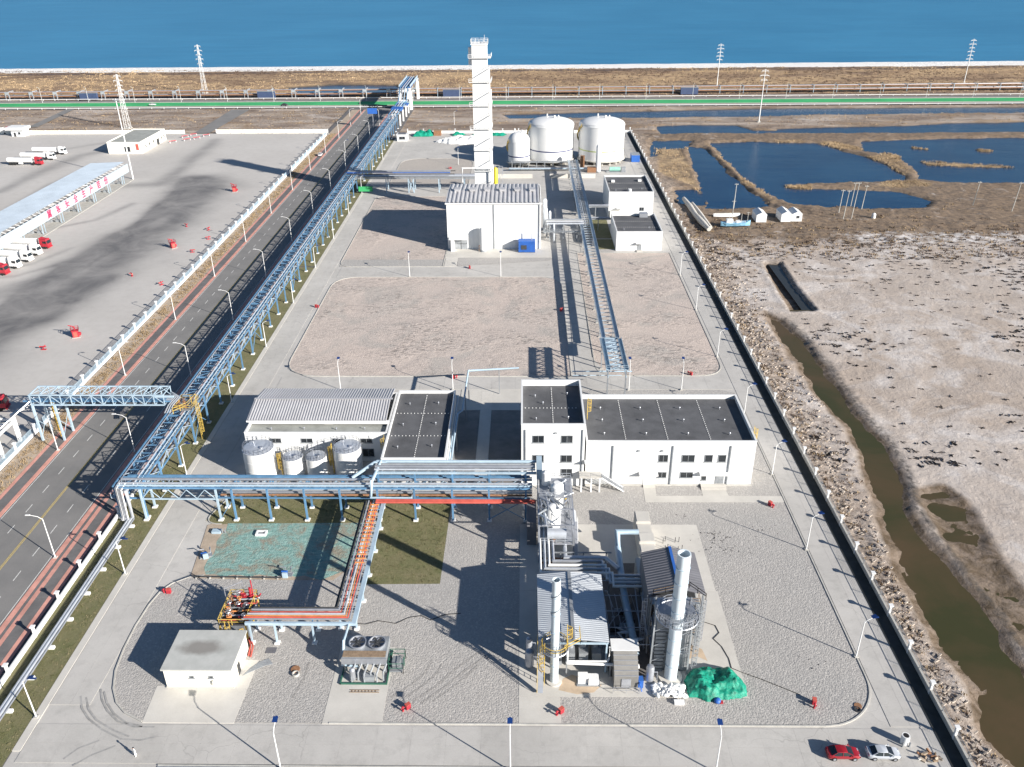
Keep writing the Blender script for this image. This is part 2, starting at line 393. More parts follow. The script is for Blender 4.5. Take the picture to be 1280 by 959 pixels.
# ---- water bodies (survey outlines)
z = ZW(850, 320, 2.977); z2 = ZW(1040, 600, 2.671)
CREEK = [z(*p) for p in [(318,205),(350,270),(430,390),(520,520),(610,620),(680,720)]] + [z2(*p) for p in [(118,0),(160,90),(172,190),(240,370),(330,510),(400,610),(460,710),(530,850),(600,959)]] + [W(1275, 975), W(1330, 975), W(1310, 860)] + [z2(*p) for p in [(600,560),(520,430),(440,330),(360,230),(300,150),(260,80),(235,0)]] + [z(*p) for p in [(760,700),(690,610),(600,500),(550,420),(480,330),(385,238)]]
PUDDLE = [z2(*p) for p in [(270,30),(380,18),(440,60),(500,160),(560,250),(641,350),(720,430),(720,560),(641,560),(540,430),(470,340),(400,230),(330,140),(285,80)]]
z = ZW(960, 280, 4.0)
TRENCH = [z(*p) for p in [(-20,188),(58,188),(120,290),(190,380),(235,425),(118,428),(50,320)]]
z = ZW(820, 120, 2.7826)
PONDS = [
 [z(*p) for p in [(200,158),(330,154),(570,160),(640,186),(735,206),(800,240),(862,270),(850,284),(560,294),(425,301),(470,335),(540,368),(470,362),(400,330),(330,300),(300,268)]],
 [z(*p) for p in [(118,172),(160,178),(215,230),(290,305),(395,376),(180,379),(176,325),(150,260)]],
 [z(*p) for p in [(78,322),(150,320),(172,345),(172,372),(90,366)]],
 [z(*p) for p in [(-10,150),(110,152),(100,175),(-10,200)]],
 [z(*p) for p in [(725,152),(1000,144),(1300,140),(1420,148),(1420,296),(1280,294),(1100,290),(985,290),(925,280),(916,252),(850,204),(735,184)]],
 [z(*p) for p in [(440,302),(560,318),(700,322),(840,330),(940,356),(930,378),(740,380),(590,372),(500,345)]],
 [z(*p) for p in [(20,102),(120,98),(270,98),(330,116),(412,118),(402,135),(200,138),(40,134)]],
 [z(*p) for p in [(440,112),(600,106),(900,101),(1020,92),(1300,88),(1400,90),(1400,130),(1000,132),(750,138),(450,134)]],
 [z(*p) for p in [(-520,62),(-300,56),(0,49),(300,42),(1300,36),(1420,36),(1420,50),(1000,52),(600,58),(310,65),(-40,68),(-500,72)]],
 [W(360,109), W(420,105), W(492,106), W(500,112), W(470,117), W(385,118)],
]
# ---- the salt flat right of the plant
ZP = ZW(820, 120, 2.7826)
REEDBEDS = [([(735,206),(800,190),(845,203),(870,235),(905,266),(865,270),(805,232)], 700), ([(575,152),(640,156),(720,178),(712,188),(640,180),(575,163)], 330),
            ([(800,290),(900,286),(975,302),(955,316),(840,318),(745,314)], 420), ([(435,302),(560,304),(555,316),(470,318)], 180), ([(400,147),(520,148),(510,157),(420,156)], 110),
            ([(165,155),(178,155),(300,272),(440,370),(410,375),(290,286)], 300), ([(0,176),(100,178),(150,310),(165,338),(90,300),(0,260)], 350), ([(100,172),(112,172),(118,180),(100,182)], 20),
            ([(930,222),(1080,228),(1250,238),(1240,245),(1060,240),(930,234)], 150), ([(1110,176),(1180,182),(1180,189),(1120,188)], 50), ([(885,170),(960,178),(960,184),(890,178)], 40)]

xs = np.concatenate([np.arange(60.9, 150, .8), np.arange(150, 420, 1.6)]); ys = np.concatenate([np.arange(45, 240, .8), np.arange(240, 486, 1.3)])
X, Y = np.meshgrid(xs, ys, indexing='ij')
nz1 = fbm(X, Y, .12, 5, 1); nz2 = fbm(X, Y, .6, 4, 2); nz3 = fbm(X, Y, .03, 4, 3)
sdc = sdf(CREEK, X, Y)+nz1*1.4; sdp = sdf(PUDDLE, X, Y)+nz1*2.; sdt = sdf(TRENCH, X, Y)+nz2*.5
sdw = np.full(X.shape, 1e9)
for p in PONDS[:6]: sdw = np.minimum(sdw, sdf(p, X, Y)-1.2+nz1*.9+nz2*.8)
edge = np.clip(1-(X-60.9)/16, 0, 1)            # rubble belt along the fence
vegz = np.clip((Y-W(1100,318)[1])/25, 0, 1)
dike = np.zeros(X.shape)
for p, _k in REEDBEDS: dike = np.maximum(dike, np.clip(.5-(sdf([ZP(*q) for q in p], X, Y)+1.3+nz1*1.6+nz2)/2.4, 0, 1))    # brushy ground near the ponds
Z = -.35+nz1*.16+nz2*.05+edge*(.6*np.abs(nz2)+.25*nz1)+vegz*(.35*nz1+.2*nz2)
def carve(Z, sd, depth, width): return Z-depth*np.clip((width*.5-sd)/width, 0, 1)
Z = Z+.16*np.exp(-(sdc-1.6)**2/3.)*np.clip(.4+nz2*2+nz1,0,2)+.2*np.exp(-(sdt-1.)**2/2.)
Z = Z-np.clip((1.3-sdc)/2.6, 0, 1)*(.72+.16*fbm(X, Y, .11, 4, 61)+.22*np.clip(-sdc/6., 0, 1)); Z = carve(Z, sdt, 1.5, 1.6); Z = carve(Z, sdw, 1.8, 5.0)
Z = Z-.50*np.clip(-sdp/2., 0, 1)+np.where(sdp < 0, .40*fbm(X*.5+Y*.35, Y*1.1, .33, 4, 9), 0)
Z = Z*(1-dike)+dike*(-.62+.25*nz1+.18*nz2)
Z = np.where(X < 61.5, np.maximum(Z, -.35), Z)
def mk_salt():
    m, n, l, b = nodes('salt_flat_soil'); pos = P(n)
    c = mixc(n, l, ramp(n, l, noise(n, l, pos, .02, 7, .62, 1.6), .38, .62), (.39,.325,.272), (.47,.415,.37))
    c = mixc(n, l, ramp(n, l, noise(n, l, pos, .06, 7, .62, 1.2), .48, .64, 0, .75), c, (.60,.565,.54))
    c = mixc(n, l, ramp(n, l, noise(n, l, pos, .035, 7, .66, 1.8), .58, .72, 0, .6), c, (.245,.20,.17))
    c = mixc(n, l, ramp(n, l, noise(n, l, pos, 1.2, 4, .7), .3, .7, 0, .22), c, (.25,.20,.17))
    veg = attr(n, 'brush'); f = ramp(n, l, math_(n, l, 'ADD', math_(n, l, 'MULTIPLY', noise(n, l, pos, .10, 7, .7, .6), 1.9), math_(n, l, 'MULTIPLY', veg, .8)), 1.30, 1.58, 0, .93)
    vc = mixc(n, l, ramp(n, l, noise(n, l, pos, .5, 4, .7), .35, .65), (.085,.06,.042), (.24,.165,.10)); c = mixc(n, l, f, c, vc)
    cr = attr(n, 'crust'); c = mixc(n, l, ramp(n, l, math_(n, l, 'ADD', cr, math_(n, l, 'MULTIPLY', noise(n, l, pos, .3, 6, .7), 1.)), 1.0, 1.25, 0, .85), c, (.70,.68,.67))
    ed = attr(n, 'rubble'); e = ramp(n, l, math_(n, l, 'ADD', ed, math_(n, l, 'MULTIPLY', noise(n, l, pos, .7, 5, .75), 1.2)), 1.0, 1.35, 0, .9)
    ec = mixc(n, l, ramp(n, l, noise(n, l, pos, .9, 6, .8), .42, .60), (.17,.13,.10), (.45,.375,.31)); c = mixc(n, l, e, c, ec)
    wt = attr(n, 'wet'); mud = mixc(n, l, ramp(n, l, noise(n, l, pos, .28, 6, .68, 1.), .38, .6), (.085,.058,.032), (.215,.165,.125))
    c = mixc(n, l, ramp(n, l, wt, -.6, .9), mud, c)
    c = mixc(n, l, attr(n, 'dike'), c, mixc(n, l, ramp(n, l, noise(n, l, pos, .14, 6, .7), .4, .6), (.17,.12,.075), (.40,.29,.17)))
    bk = attr(n, 'bank'); c = mixc(n, l, math_(n, l, 'MULTIPLY', bk, ramp(n, l, noise(n, l, pos, .8, 5, .7), .35, .6)), c, (.07,.062,.055))
    l.new(c, b.inputs['Base Color']); b.inputs['Roughness'].default_value = .93
    bump(n, l, b, math_(n, l, 'ADD', noise(n, l, pos, .9, 6, .75), math_(n, l, 'MULTIPLY', noise(n, l, pos, .12, 4, .6), 2.)), .8, .3); return m
M_salt = mk_salt()
wet = np.minimum(np.minimum(sdc-.8, sdp-.2), np.minimum(sdt, np.maximum(sdw-1.5, dike*3-1)))
bank = np.exp(-(sdc-1.7)**2/.8)*np.clip((X-(.5*(W(975,380)[0]+W(1100,600)[0])))/4+.6, 0, 1)+np.exp(-(sdt-.6)**2/.5)
crust = .62*np.exp(-((Y-W(1100,296)[1])/15)**2)*np.clip((X-95)/30, 0, 1)+.5*np.exp(-((X-W(960,345)[0]-(Y-250)*.0)/4.)**2)*np.exp(-((Y-262)/16)**2)
grid_mesh('salt_flat', xs, ys, Z, dict(wet=wet, dike=dike, brush=vegz, rubble=edge*(.9+.4*nz3), bank=np.clip(bank, 0, 1), crust=crust), M_salt)
FLAT = (xs, ys, Z, wet)
struct('creek', MB().sheet([(61.2, 45), (160, 45), (160, 235), (61.2, 235)], -.90), M_creek)
struct('trench_water', MB().sheet([(84, 234), (120, 234), (120, 300), (84, 300)], -1.05), mk_water('trench_water', (.03,.032,.03), .2, .5, .05))

# ---- marsh between the plant, the belt and the beach
xs = np.arange(-540, 541, 2.2); ys = np.arange(485.5, 800, 1.5); X, Y = np.meshgrid(xs, ys, indexing='ij')
n1 = fbm(X, Y, .05, 5, 11); n2 = fbm(X, Y, .3, 4, 12); n3 = fbm(X*.35, Y, .03, 5, 13)
sdw = np.full(X.shape, 1e9)
for p in PONDS: sdw = np.minimum(sdw, sdf(p, X, Y)-1.5+n1*1.+n2*.8)
shore = 736+.021*X+4*n1*.5                       # inner edge of the beach
bch = np.clip((Y-shore)/5, 0, 1)
reedz = np.clip((Y-606)/12, 0, 1)*(1-bch)
Z = -.35+n1*.3+n2*.12+reedz*(.9*np.abs(n2)+.7*np.clip(n3, -.3, 1)+.4)
Z = Z*(1-bch)+bch*(.1-np.clip((Y-shore-6)*.042, 0, 3))
Z = carve(Z, sdw, 2.4, 5.)
dike = np.zeros(X.shape)
for p, _k in REEDBEDS: dike = np.maximum(dike, np.clip(.5-(sdf([ZP(*q) for q in p], X, Y)+1.3+n1*1.6+n2)/2.4, 0, 1))
Z = Z*(1-dike)+dike*(-.62+.3*n1+.18*n2)
inroad = np.clip(1-np.abs(X+94)/14, 0, 1); Z = np.where((Y < 612) & (Y > 560), np.minimum(Z, -.3), Z); Z = np.where((inroad > 0) & (Y < 575), -.3, Z)
def mk_marsh():
    m, n, l, b = nodes('reed_marsh'); pos = P(n)
    mp = N(n, 'ShaderNodeMapping'); mp.inputs['Scale'].default_value = (.35, 1, 1); l.new(pos, mp.inputs[0]); st = mp.outputs[0]
    dirt = mixc(n, l, ramp(n, l, noise(n, l, st, .06, 6, .65, .5), .38, .62), (.17,.125,.095), (.40,.335,.28))
    dirt = mixc(n, l, ramp(n, l, noise(n, l, st, .035, 6, .62, 1.), .57, .66, 0, .75), dirt, (.52,.47,.43))
    dirt = mixc(n, l, ramp(n, l, noise(n, l, st, .09, 6, .7, .5), .52, .64, 0, .7), dirt, (.27,.18,.10))
    reed = mixc(n, l, ramp(n, l, noise(n, l, st, .04, 6, .62, .8), .40, .60), (.25,.165,.10), (.50,.35,.20))
    reed = mixc(n, l, ramp(n, l, noise(n, l, st, .028, 6, .65, .4), .55, .65, 0, .8), reed, (.15,.10,.075))
    reed = mixc(n, l, ramp(n, l, noise(n, l, pos, .7, 4, .8), .3, .7, 0, .4), reed, (.16,.10,.06))
    c = mixc(n, l, attr(n, 'reed'), dirt, reed)
    c = mixc(n, l, math_(n, l, 'MULTIPLY', attr(n, 'scrub'), ramp(n, l, noise(n, l, st, .12, 5, .7), .38, .5)), c, (.085,.06,.055))
    c = mixc(n, l, ramp(n, l, attr(n, 'wet'), -1., 1.5), (.08,.065,.05), c)
    c = mixc(n, l, attr(n, 'dike'), c, mixc(n, l, ramp(n, l, noise(n, l, pos, .14, 6, .7), .4, .6), (.17,.12,.075), (.40,.29,.17)))
    c = mixc(n, l, ramp(n, l, attr(n, 'sand'), .35, .75), c, (.82,.80,.77))
    l.new(c, b.inputs['Base Color']); b.inputs['Roughness'].default_value = .95
    bump(n, l, b, noise(n, l, pos, .5, 6, .75), 1., .8); return m
M_marsh = mk_marsh()
scr = np.exp(-((Y-(shore-8))/6.)**2)+.8*np.exp(-((Y-612)/6.)**2)
grid_mesh('reed_marsh', xs, ys, Z, dict(reed=reedz, wet=np.maximum(sdw-1.2, dike*3-1), sand=bch, dike=dike, scrub=np.clip(scr, 0, 1)), M_marsh)
MARSH = (xs, ys, Z, sdw, reedz)
struct('ponds', MB().sheet([(61.2, 300), (600, 300), (600, 575), (-540, 575), (-540, 488), (61.2, 488)], -1.12), M_pond)
struct('lagoon', MB().sheet([(-200, 612), (-60, 612), (-60, 720), (-200, 720)], -1.0), M_pond)

# ---- scattered growth: nobody could count it
def sampler(G):
    xs, ys, Z = G[0], G[1], G[2]
    def f(x, y):
        i = min(max(int(np.searchsorted(xs, x)), 1), len(xs)-1); j = min(max(int(np.searchsorted(ys, y)), 1), len(ys)-1)
        return Z[i-1, j-1], G[3][i-1, j-1]
    return f
fz = sampler(FLAT); mz = sampler(MARSH)
def clump(mb, x, y, z, r, h, k=5, flat=1., wk=1., spread=1.):
    a0 = random.random()*6.28
    for i in range(k):
        a = a0+i*6.28/k+random.uniform(-.5, .5); rr = r*random.uniform(.1, .9)*spread; px, py = x+math.cos(a)*rr, y+math.sin(a)*rr*flat
        hh = h*random.uniform(.5, 1.2); wd = r*random.uniform(.25, .6)*wk; b = random.random()*3.14
        dx, dy = math.cos(b)*wd, math.sin(b)*wd; lx, ly = random.uniform(-.4, .4)*hh, random.uniform(-.4, .4)*hh
        mb.add([(px-dx, py-dy, z-.1), (px+dx, py+dy, z-.1), (px+dx*.5+lx, py+dy*.5+ly, z+hh), (px-dx*.4+lx, py-dy*.4+ly, z+hh*.8)], [(0,1,2,3)])
mb = MB(); cnt = 0
XXs = rng.random((60000, 3))
dn = fbm(XXs[:,0]*260, XXs[:,1]*240, .045, 4, 21)
for (a, b_, c), d in zip(XXs, dn):
    x = 64+a*330; y = 60+b_*240
    if y < 80+.1*x: pass
    zz, wt = fz(x, y)
    pr = .03+.7*max(0, d-.12)+.12*max(0, (y-240)/60)+.06*max(0, (x-150)/100)
    if wt < 2.5 or c > pr: continue
    if y < 150 and x < 110: continue
    clump(mb, x, y, zz, random.uniform(.5, 1.2)*(1+max(0, d)), random.uniform(.12, .3), 7, .5); cnt += 1
    if cnt > 7000: break
stuff('saltbush_tufts', mb, M_tuft, 'low dark saltbush tufts dotted over the pale salt flat', 'tufts')
mb = MB(); mb2 = MB(); mb3 = MB()
for _ in range(1300):                                   # rubble belt: dry weeds against the fence
    y = random.uniform(62, 330); x = 61.6+abs(random.gauss(0, 1))*(3.2+.012*y)
    zz, wt = fz(x, y)
    if wt < .8: continue
    clump(mb if random.random() < .6 else mb3, x, y, zz, random.uniform(.3, .8), random.uniform(.15, .5), 9, 1., .35, 1.2)
for _ in range(1900):                                   # brush belt by the tents and ponds
    x = random.uniform(66, 330); y = W(1100, 318)[1]+abs(random.gauss(0, 1))*26-4
    zz, wt = fz(x, y) if y < 484 else mz(x, y)
    if wt < .6: continue
    clump(mb if random.random() < .55 else mb3, x, y, zz, random.uniform(.6, 1.6), random.uniform(.2, .6), 10, .7, .3, 1.3)
z = ZW(820, 120, 2.7826)
for poly, k in REEDBEDS:
    pw = [z(*p) for p in poly]; ax = [p[0] for p in pw]; ay = [p[1] for p in pw]; cx = rng.uniform(min(ax), max(ax), k*3); cy = rng.uniform(min(ay), max(ay), k*3)
    ok = sdf(pw, cx, cy) < -.6+2*fbm(cx, cy, .2, 3, 5)
    for x, y in list(zip(cx[ok], cy[ok]))[:k]: clump(mb2, x, y, -1.0, random.uniform(.6, 1.3), random.uniform(.5, .95), 10, 1., .22, 1.3)
for _ in range(9000):                                   # reed plain
    x = random.uniform(-470, 470); y = random.uniform(608, 742); zz, wt = mz(x, y)
    if wt < 1.5: continue
    clump(mb2 if fbm(np.array([x*.4]), np.array([y]), .03, 3, 13)[0] > -.05 else mb, x, y, zz, random.uniform(.8, 2.), random.uniform(.3, .8), 7, 1., .3, 1.3)
for _ in range(3500):
    x = random.uniform(-420, 420); y = random.uniform(490, 572); zz, wt = mz(x, y)
    if wt < 1.2 or (-112 < x < -76) : continue
    if (-60 < x < 60) and random.random() < .5: continue
    if abs(x-(-295-(y-509)*.06)) < 6 or abs(x-(-185+(y-490)*.05)) < 8: continue
    clump(mb2 if random.random() < .6 else mb, x, y, zz, random.uniform(.5, 1.4), random.uniform(.2, .6), 6, 1., .3, 1.3)
M_scrub = mat('brown_scrub', (.11,.075,.055), .95, var=.4, scale=.3)
M_weed = mat('dry_weed', (.30,.22,.13), .95, var=.35, scale=.4)
rk = MB()
for _ in range(1100):
    y = random.uniform(60, 300); x = 61.4+abs(random.gauss(0, 1))*(3.4+.008*y); zz, wt = fz(x, y)
    if wt < .5: continue
    a, b, c = [random.uniform(.08, .34) for _ in range(3)]; rk.beam((x-a, y-b*.6, zz+.02), (x+a, y+b*.6, zz+.12+c*.3), b, c)
stuff('rubble_stones', rk, mat('rubble_stone', (.42,.365,.31), .9, var=.4, scale=.8), 'broken stones and lumps of earth strewn along the outside of the right fence', 'rubble')
stuff('dry_scrub', mb, M_scrub, 'dark brown dry scrub along the fence, dikes and beach', 'scrub')
stuff('dry_reeds', mb2, M_reed, 'tan dry reeds growing on the dikes and along the shore', 'reeds')
stuff('dry_weeds', mb3, M_weed, 'straw coloured weeds between the rubble beside the right fence', 'weeds')
mb = MB()                                               # verge weeds between road and yard fence
for _ in range(2400):
    y = random.uniform(128, 486); x = random.uniform(-110.2, -106.6); clump(mb, x, y, .02, random.uniform(.3, .7), random.uniform(.15, .45), 10, 1., .3, 1.2)
stuff('verge_weeds', mb, M_weed, 'dry brown weeds on the verge between the truck yard wall and pink kerb', 'weeds')
struct('verge', MB().sheet([(-110.9, 60), (-106.2, 60), (-106.2, 560), (-110.9, 560)], .012), M_soil)

# ================================================================== ground surfaces of the plant
struct('site_platform', MB().box(-71.2, 40, -1.6, 60.2, 487.0, -.04), M_conc)
struct('roadside_base', MB().box(-113.5, 40, -1.6, -71.2, 585, -.05), M_pave)
# left truck yard: worn concrete with dark tyre tracks
xs = np.arange(-330, -110.9, 1.1); ys = np.arange(60, 488, 1.1); X, Y = np.meshgrid(xs, ys, indexing='ij')
trk = []
for pts, wd, s in [([(-40,452),(0,415),(60,375),(150,325),(220,275),(262,235),(255,225)], 14, 1.), ([(-60,430),(30,368),(120,318),(200,262),(240,225)], 5, .7), ([(-20,372),(40,352),(100,325),(150,292)], 7, .6), ([(-20,420),(60,395),(130,352)], 9, .6), ([(0,392),(60,352),(150,300),(215,255),(238,222)], 7, .6), ([(165,255),(120,275),(70,285)], 2.2, .55), ([(160,232),(200,230),(222,215),(245,195),(270,175)], 6, .6),
                    ([(0,240),(50,215),(100,195),(150,185)], 6, .55), ([(10,262),(60,232),(120,205)], 3, .5), ([(0,205),(60,190),(135,178)], 3, .3), ([(75,330),(20,345),(-30,350)], 2, .4), ([(90,310),(40,330),(0,338)], 1.5, .4)]:
    pw = [W(*p) for p in pts]; trk.append(s*np.exp(-(pl_dist(pw, X, Y)/(wd*(.75+.35*fbm(X, Y, .05, 3, 31))))**2))
trk = np.clip(np.sum(trk, 0), 0, 1)
def mk_yard():
    m, n, l, b = nodes('yard_concrete'); pos = P(n)
    c = mixc(n, l, ramp(n, l, noise(n, l, pos, .025, 6, .6), .35, .65), (.44,.42,.395), (.49,.47,.445))
    c = mixc(n, l, ramp(n, l, noise(n, l, pos, .35, 5, .7), .45, .75, 0, .3), c, (.32,.30,.28))
    f = math_(n, l, 'MULTIPLY', attr(n, 'tyre'), ramp(n, l, noise(n, l, pos, .07, 6, .65, .6), .25, .65, .5, 1.))
    c = mixc(n, l, math_(n, l, 'MULTIPLY', f, .9), c, (.085,.085,.09))
    l.new(c, b.inputs['Base Color']); b.inputs['Roughness'].default_value = .85; return m
grid_mesh('truck_yard', xs, ys, np.zeros(X.shape), dict(tyre=trk), mk_yard())

def rounded(poly, radii, n=7):
    out = []; k = len(poly)
    for i, p in enumerate(poly):
        r = radii[i] if isinstance(radii, (list, tuple)) else radii
        p = Vector(p); a = Vector(poly[i-1]); b = Vector(poly[(i+1) % k])
        if r <= 0: out.append(tuple(p)); continue
        da = (a-p).normalized(); db = (b-p).normalized(); r = min(r, (a-p).length*.48, (b-p).length*.48)
        for j in range(n+1):
            t = j/n; q = (1-t)**2*(p+da*r)+2*t*(1-t)*p+t*t*(p+db*r); out.append(tuple(q))
    return out
def kerb(name, pl, closed=True, w=.22, h=.12, base=-.04):
    mb = MB(); pts = [Vector(p) for p in pl]
    ctr = sum(pts, Vector((0,0)))/len(pts); n = len(pts)
    for i in range(n if closed else n-1):
        a, b = pts[i], pts[(i+1) % n]
        if (b-a).length < .05: continue
        mb.beam((a.x, a.y, base+(h-base)/2+.003*(i % 3)), (b.x, b.y, base+(h-base)/2+.003*(i % 3)), w, h-base)
    return struct(name, mb, M_kerb)
LB = [(-55.1,83.1),(-58.2,84.6),(-60.2,86.4),(-61.8,89.0),(-63.0,92.5),(-63.6,97),(-63.8,102),(-63.5,107),(-62.8,110.3),(-61.5,112.3),(-59.2,113.9),(-56.6,114.4)]
RB = [(43.0+9.0*math.sin(t), 92.0-9.0*math.cos(t)) for t in [math.pi/2*k/14 for k in range(1, 15)]]
front = [(-32,139.5), (-32,129.6), (-33,114)]+LB[::-1]+[(-41.7,83.0)]+[(43.0,83.0)]+RB[1:]+[(52.0,181.5),(48.6,183.0),(14,183),(14,141.6),(-14,141.6)]
struct('front_gravel', MB().sheet(front, .02), M_grav)
kerb('front_kerb', LB+[(-56.6,114.4)], False); kerb('right_kerb', [(-28,83.0), (43.0,83.0)]+RB[1:]+[(52.0,178)], False)
f2 = rounded([(-62.2,190.2), (12.2,190.2), (12.2,260.6), (-62.2,260.6)], [10,0,9,9]); struct('middle_gravel', MB().sheet(f2, .02), M_gravp); kerb('middle_gravel_kerb', f2)
f3 = rounded([(18.6,190.6), (51.4,190.6), (51.4,284), (18.8,284)], [6,7,0,0]); struct('right_gravel', MB().sheet(f3, .02), M_gravp); kerb('right_gravel_kerb', f3)
f4 = rounded([(-63.2,270.4), (-27.6,270.4), (-27.6,357), (-63.6,357)], [5,0,0,5]); struct('left_gravel', MB().sheet(f4, .02), M_gravp); kerb('left_gravel_kerb', f4)
struct('gravel_band', MB().sheet([(-63,270.6),(-27.4,270.6),(-27.4,277.4),(-63,277.4)], .026).sheet(rounded([(-22.8,271.0),(9.6,276.5),(9.6,279.4),(-22.8,279.4)], [0,3,0,0]), .026), M_grav)
f5 = rounded([(-61,375), (-25,375), (-25,426), (-61,426)], [3,3,12,12]); struct('rear_gravel', MB().sheet(f5, .02), mk_gravel('beige_gravel', (.42,.385,.345), (.38,.35,.32), (.25,.22,.20))); kerb('rear_gravel_kerb', f5)
struct('side_gravel', MB().sheet([(20.3,284.2),(31.8,284.2),(31.8,322),(20.3,322)], .024).sheet([(47.4,142),(51.8,142),(51.8,160),(47.4,160)], .03), M_grav)
# grass
struct('lawn_strip', MB().sheet([(-77.9,40),(-71.3,40),(-71.3,270),(-77.9,270)], .02).sheet([(-77.9,271),(-71.3,271),(-71.3,470),(-77.9,470)], .02), M_grass)
struct('wall_verge', MB().sheet([(-78.9,40),(-77.95,40),(-77.95,480),(-78.9,480)], .016), M_grass)
g1 = rounded([(-62.2,128.9),(-29.9,129.6),(-29.9,138.8),(-59,138.8)], [4,0,0,3]); struct('tank_lawn', MB().sheet(g1, .03), M_grass); kerb('tank_lawn_kerb', [(-59,138.8)]+g1[:8], False)
struct('rack_lawn', MB().sheet([(-27.9,112.2),(-14.6,112.4),(-14.4,139.3),(-27.9,139.3)], .032), M_grass)
struct('building_lawn', MB().sheet([(24.8,300),(32.6,300),(32.6,324),(24.8,324)], .034).sheet([(26.4,288),(32.6,288),(32.6,299),(26.4,299)], .034), M_grass)
nf = 30; net = [(-57.0,129.2)]+[(-57.1+math.sin(i*1.7)*.35, 129.2-i*(14.6/8)) for i in range(1, 8)]+[(-56.4,114.6)]
net += [(-56.4+i*1.6, 114.35+math.sin(i*2.3)*.35-(.8 if i > 11 else 0)) for i in range(1, 14)]+[(-33.6,114.6),(-31.6,116),(-30.2,118.6),(-30.0,129.5)]
struct('bare_soil', MB().sheet([(-60.8,128.7),(-58.9,113.9),(-57,113.6),(-40,113.2),(-33.5,113.2),(-30,117.8),(-29.9,129.6),(-59,129.6)], .026), M_soil)
struct('dust_net', MB().sheet(net, .036), M_net)
# concrete pads
def pad(name, *rects, m=None, z=.05):
    mb = MB()
    for r in rects:
        if len(r) == 4 and not isinstance(r[0], tuple): mb.box(r[0], r[1], -.04, r[2], r[3], z)
        else: mb.prism(list(r), -.04, z)
    return struct(name, mb, m or M_conc2)
pad('shed_apron', [(-55.0,82.9),(-41.7,82.9),(-41.4,94.8),(-43.6,94.8),(-43.6,89.6),(-55.4,89.6)])
pad('cooler_pad', (-29.0,82.9,-20.4,97.6)); pad('process_pad', (-.7,88.0,33.3,110.8), z=.052); pad('process_rear_pad', (-.7,110.85,33.0,129.2), z=.055); pad('access_pad', (-.7,82.9,5.4,87.95), z=.045)
M_stain = mat('rust_stained_concrete', (.46,.36,.26), .85, var=.22, scale=.35)
struct('rust_stain', MB().sheet([(5.2,89.2),(8,88.4),(10.5,88.8),(11.8,90.2),(9.6,91.2),(7.4,92.2),(6.0,91.4)], .058).sheet([(24.5,95),(27.2,96),(28.6,95),(28.2,97.5),(26,99),(24.4,98)], .059), M_stain)
pad('hall_apron', (-27.4,279.5,9.8,288.2)); pad('hall_drive', (-27.2,270.6,-23,279.45), z=.045)
pad('rack_path', [(13.3,190.6),(21.6,190.6),(18.0,202),(18.6,262),(19.4,311),(17.2,311),(13.9,240),(13.3,202)], m=M_conc, z=.06)
pad('lab_path', [(24.2,136.4),(51.8,136.5),(51.8,138.5),(41.2,138.6),(41.0,140.6),(36.1,140.6),(36.0,138.6),(26.7,138.5),(26.9,141.9),(24.4,141.9)])
pad('alley_path', (-10.3,142,-7.7,182)); pad('alley_rear', (-15.4,173,-1,183.2), z=.04)
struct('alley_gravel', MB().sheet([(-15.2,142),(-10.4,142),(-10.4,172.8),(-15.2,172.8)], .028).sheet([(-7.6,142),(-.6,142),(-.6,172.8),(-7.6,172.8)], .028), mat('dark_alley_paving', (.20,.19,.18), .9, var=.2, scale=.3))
# concrete road slabs, each a piece, joints left open
def slabs(name, x0, x1, y0, y1, nx, ny, gap=.035):
    base = MB().box(x0, y0, -.039, x1, y1, -.012); root = struct(name, base, M_kerb); root['kind'] = 'structure'
    w_, h_ = (x1-x0)/nx, (y1-y0)/ny; me = MB().box(-w_/2+gap/2, -h_/2+gap/2, -.02, w_/2-gap/2, h_/2-gap/2, .0).mesh('concrete_slab', M_conc)
    for i in range(nx):
        for j in range(ny): inst(root, 'concrete_slab', me, (x0+(i+.5)*w_, y0+(j+.5)*h_, .012+.003*((i*7+j*3) % 3)))
    return root
slabs('left_road', -70.0, -64.0, 86, 486, 2, 50, .02); slabs('front_road', -70.0, 58.0, 76.2, 82.6, 26, 2, .015); slabs('right_road', 52.3, 58.0, 83, 486, 2, 50, .02); slabs('middle_road', -62, 51.8, 183.3, 189.7, 19, 1); slabs('rear_road', -62, 11.5, 261, 270, 12, 2)
struct('kerb_line', MB().box(-71.25, 78, -.04, -70.1, 470, .07), M_conc2)
# arc skid marks at the corner (a stain on the slab)
M_skid = mat('tyre_mark', (.31,.305,.295), .85, var=.25, scale=.8)
mb = MB()
z = ZW(0, 640, 2.977)
for pts in [[(300,685),(305,730),(330,770),(380,810),(450,845),(520,850),(575,838)], [(375,660),(380,700),(400,740),(440,780),(500,800),(575,800)], [(320,690),(330,735),(360,775),(420,812),(480,836)], [(388,670),(398,710),(425,752),(470,785),(530,798)], [(235,920),(290,880),(370,850)], [(270,945),(340,905),(430,870)]]:
    pw = [Vector(z(*p)) for p in pts]
    for a, b in zip(pw[:-1], pw[1:]):
        d = (b-a).normalized(); nn = Vector((-d.y, d.x))*.14; mb.quad((*(a-nn), .022), (*(b-nn), .022), (*(b+nn), .022), (*(a+nn), .022))
struct('skid_marks', mb, M_skid)
# front boundary strip
struct('front_shade_strip', MB().box(-50, 74.6, -.03, 57.5, 75.8, .05), M_steel); struct('front_coping', MB().box(-50, 75.82, -.03, 57.5, 75.98, .12), M_kerb)  # darker strip stands in for the shadow of the front fence coping

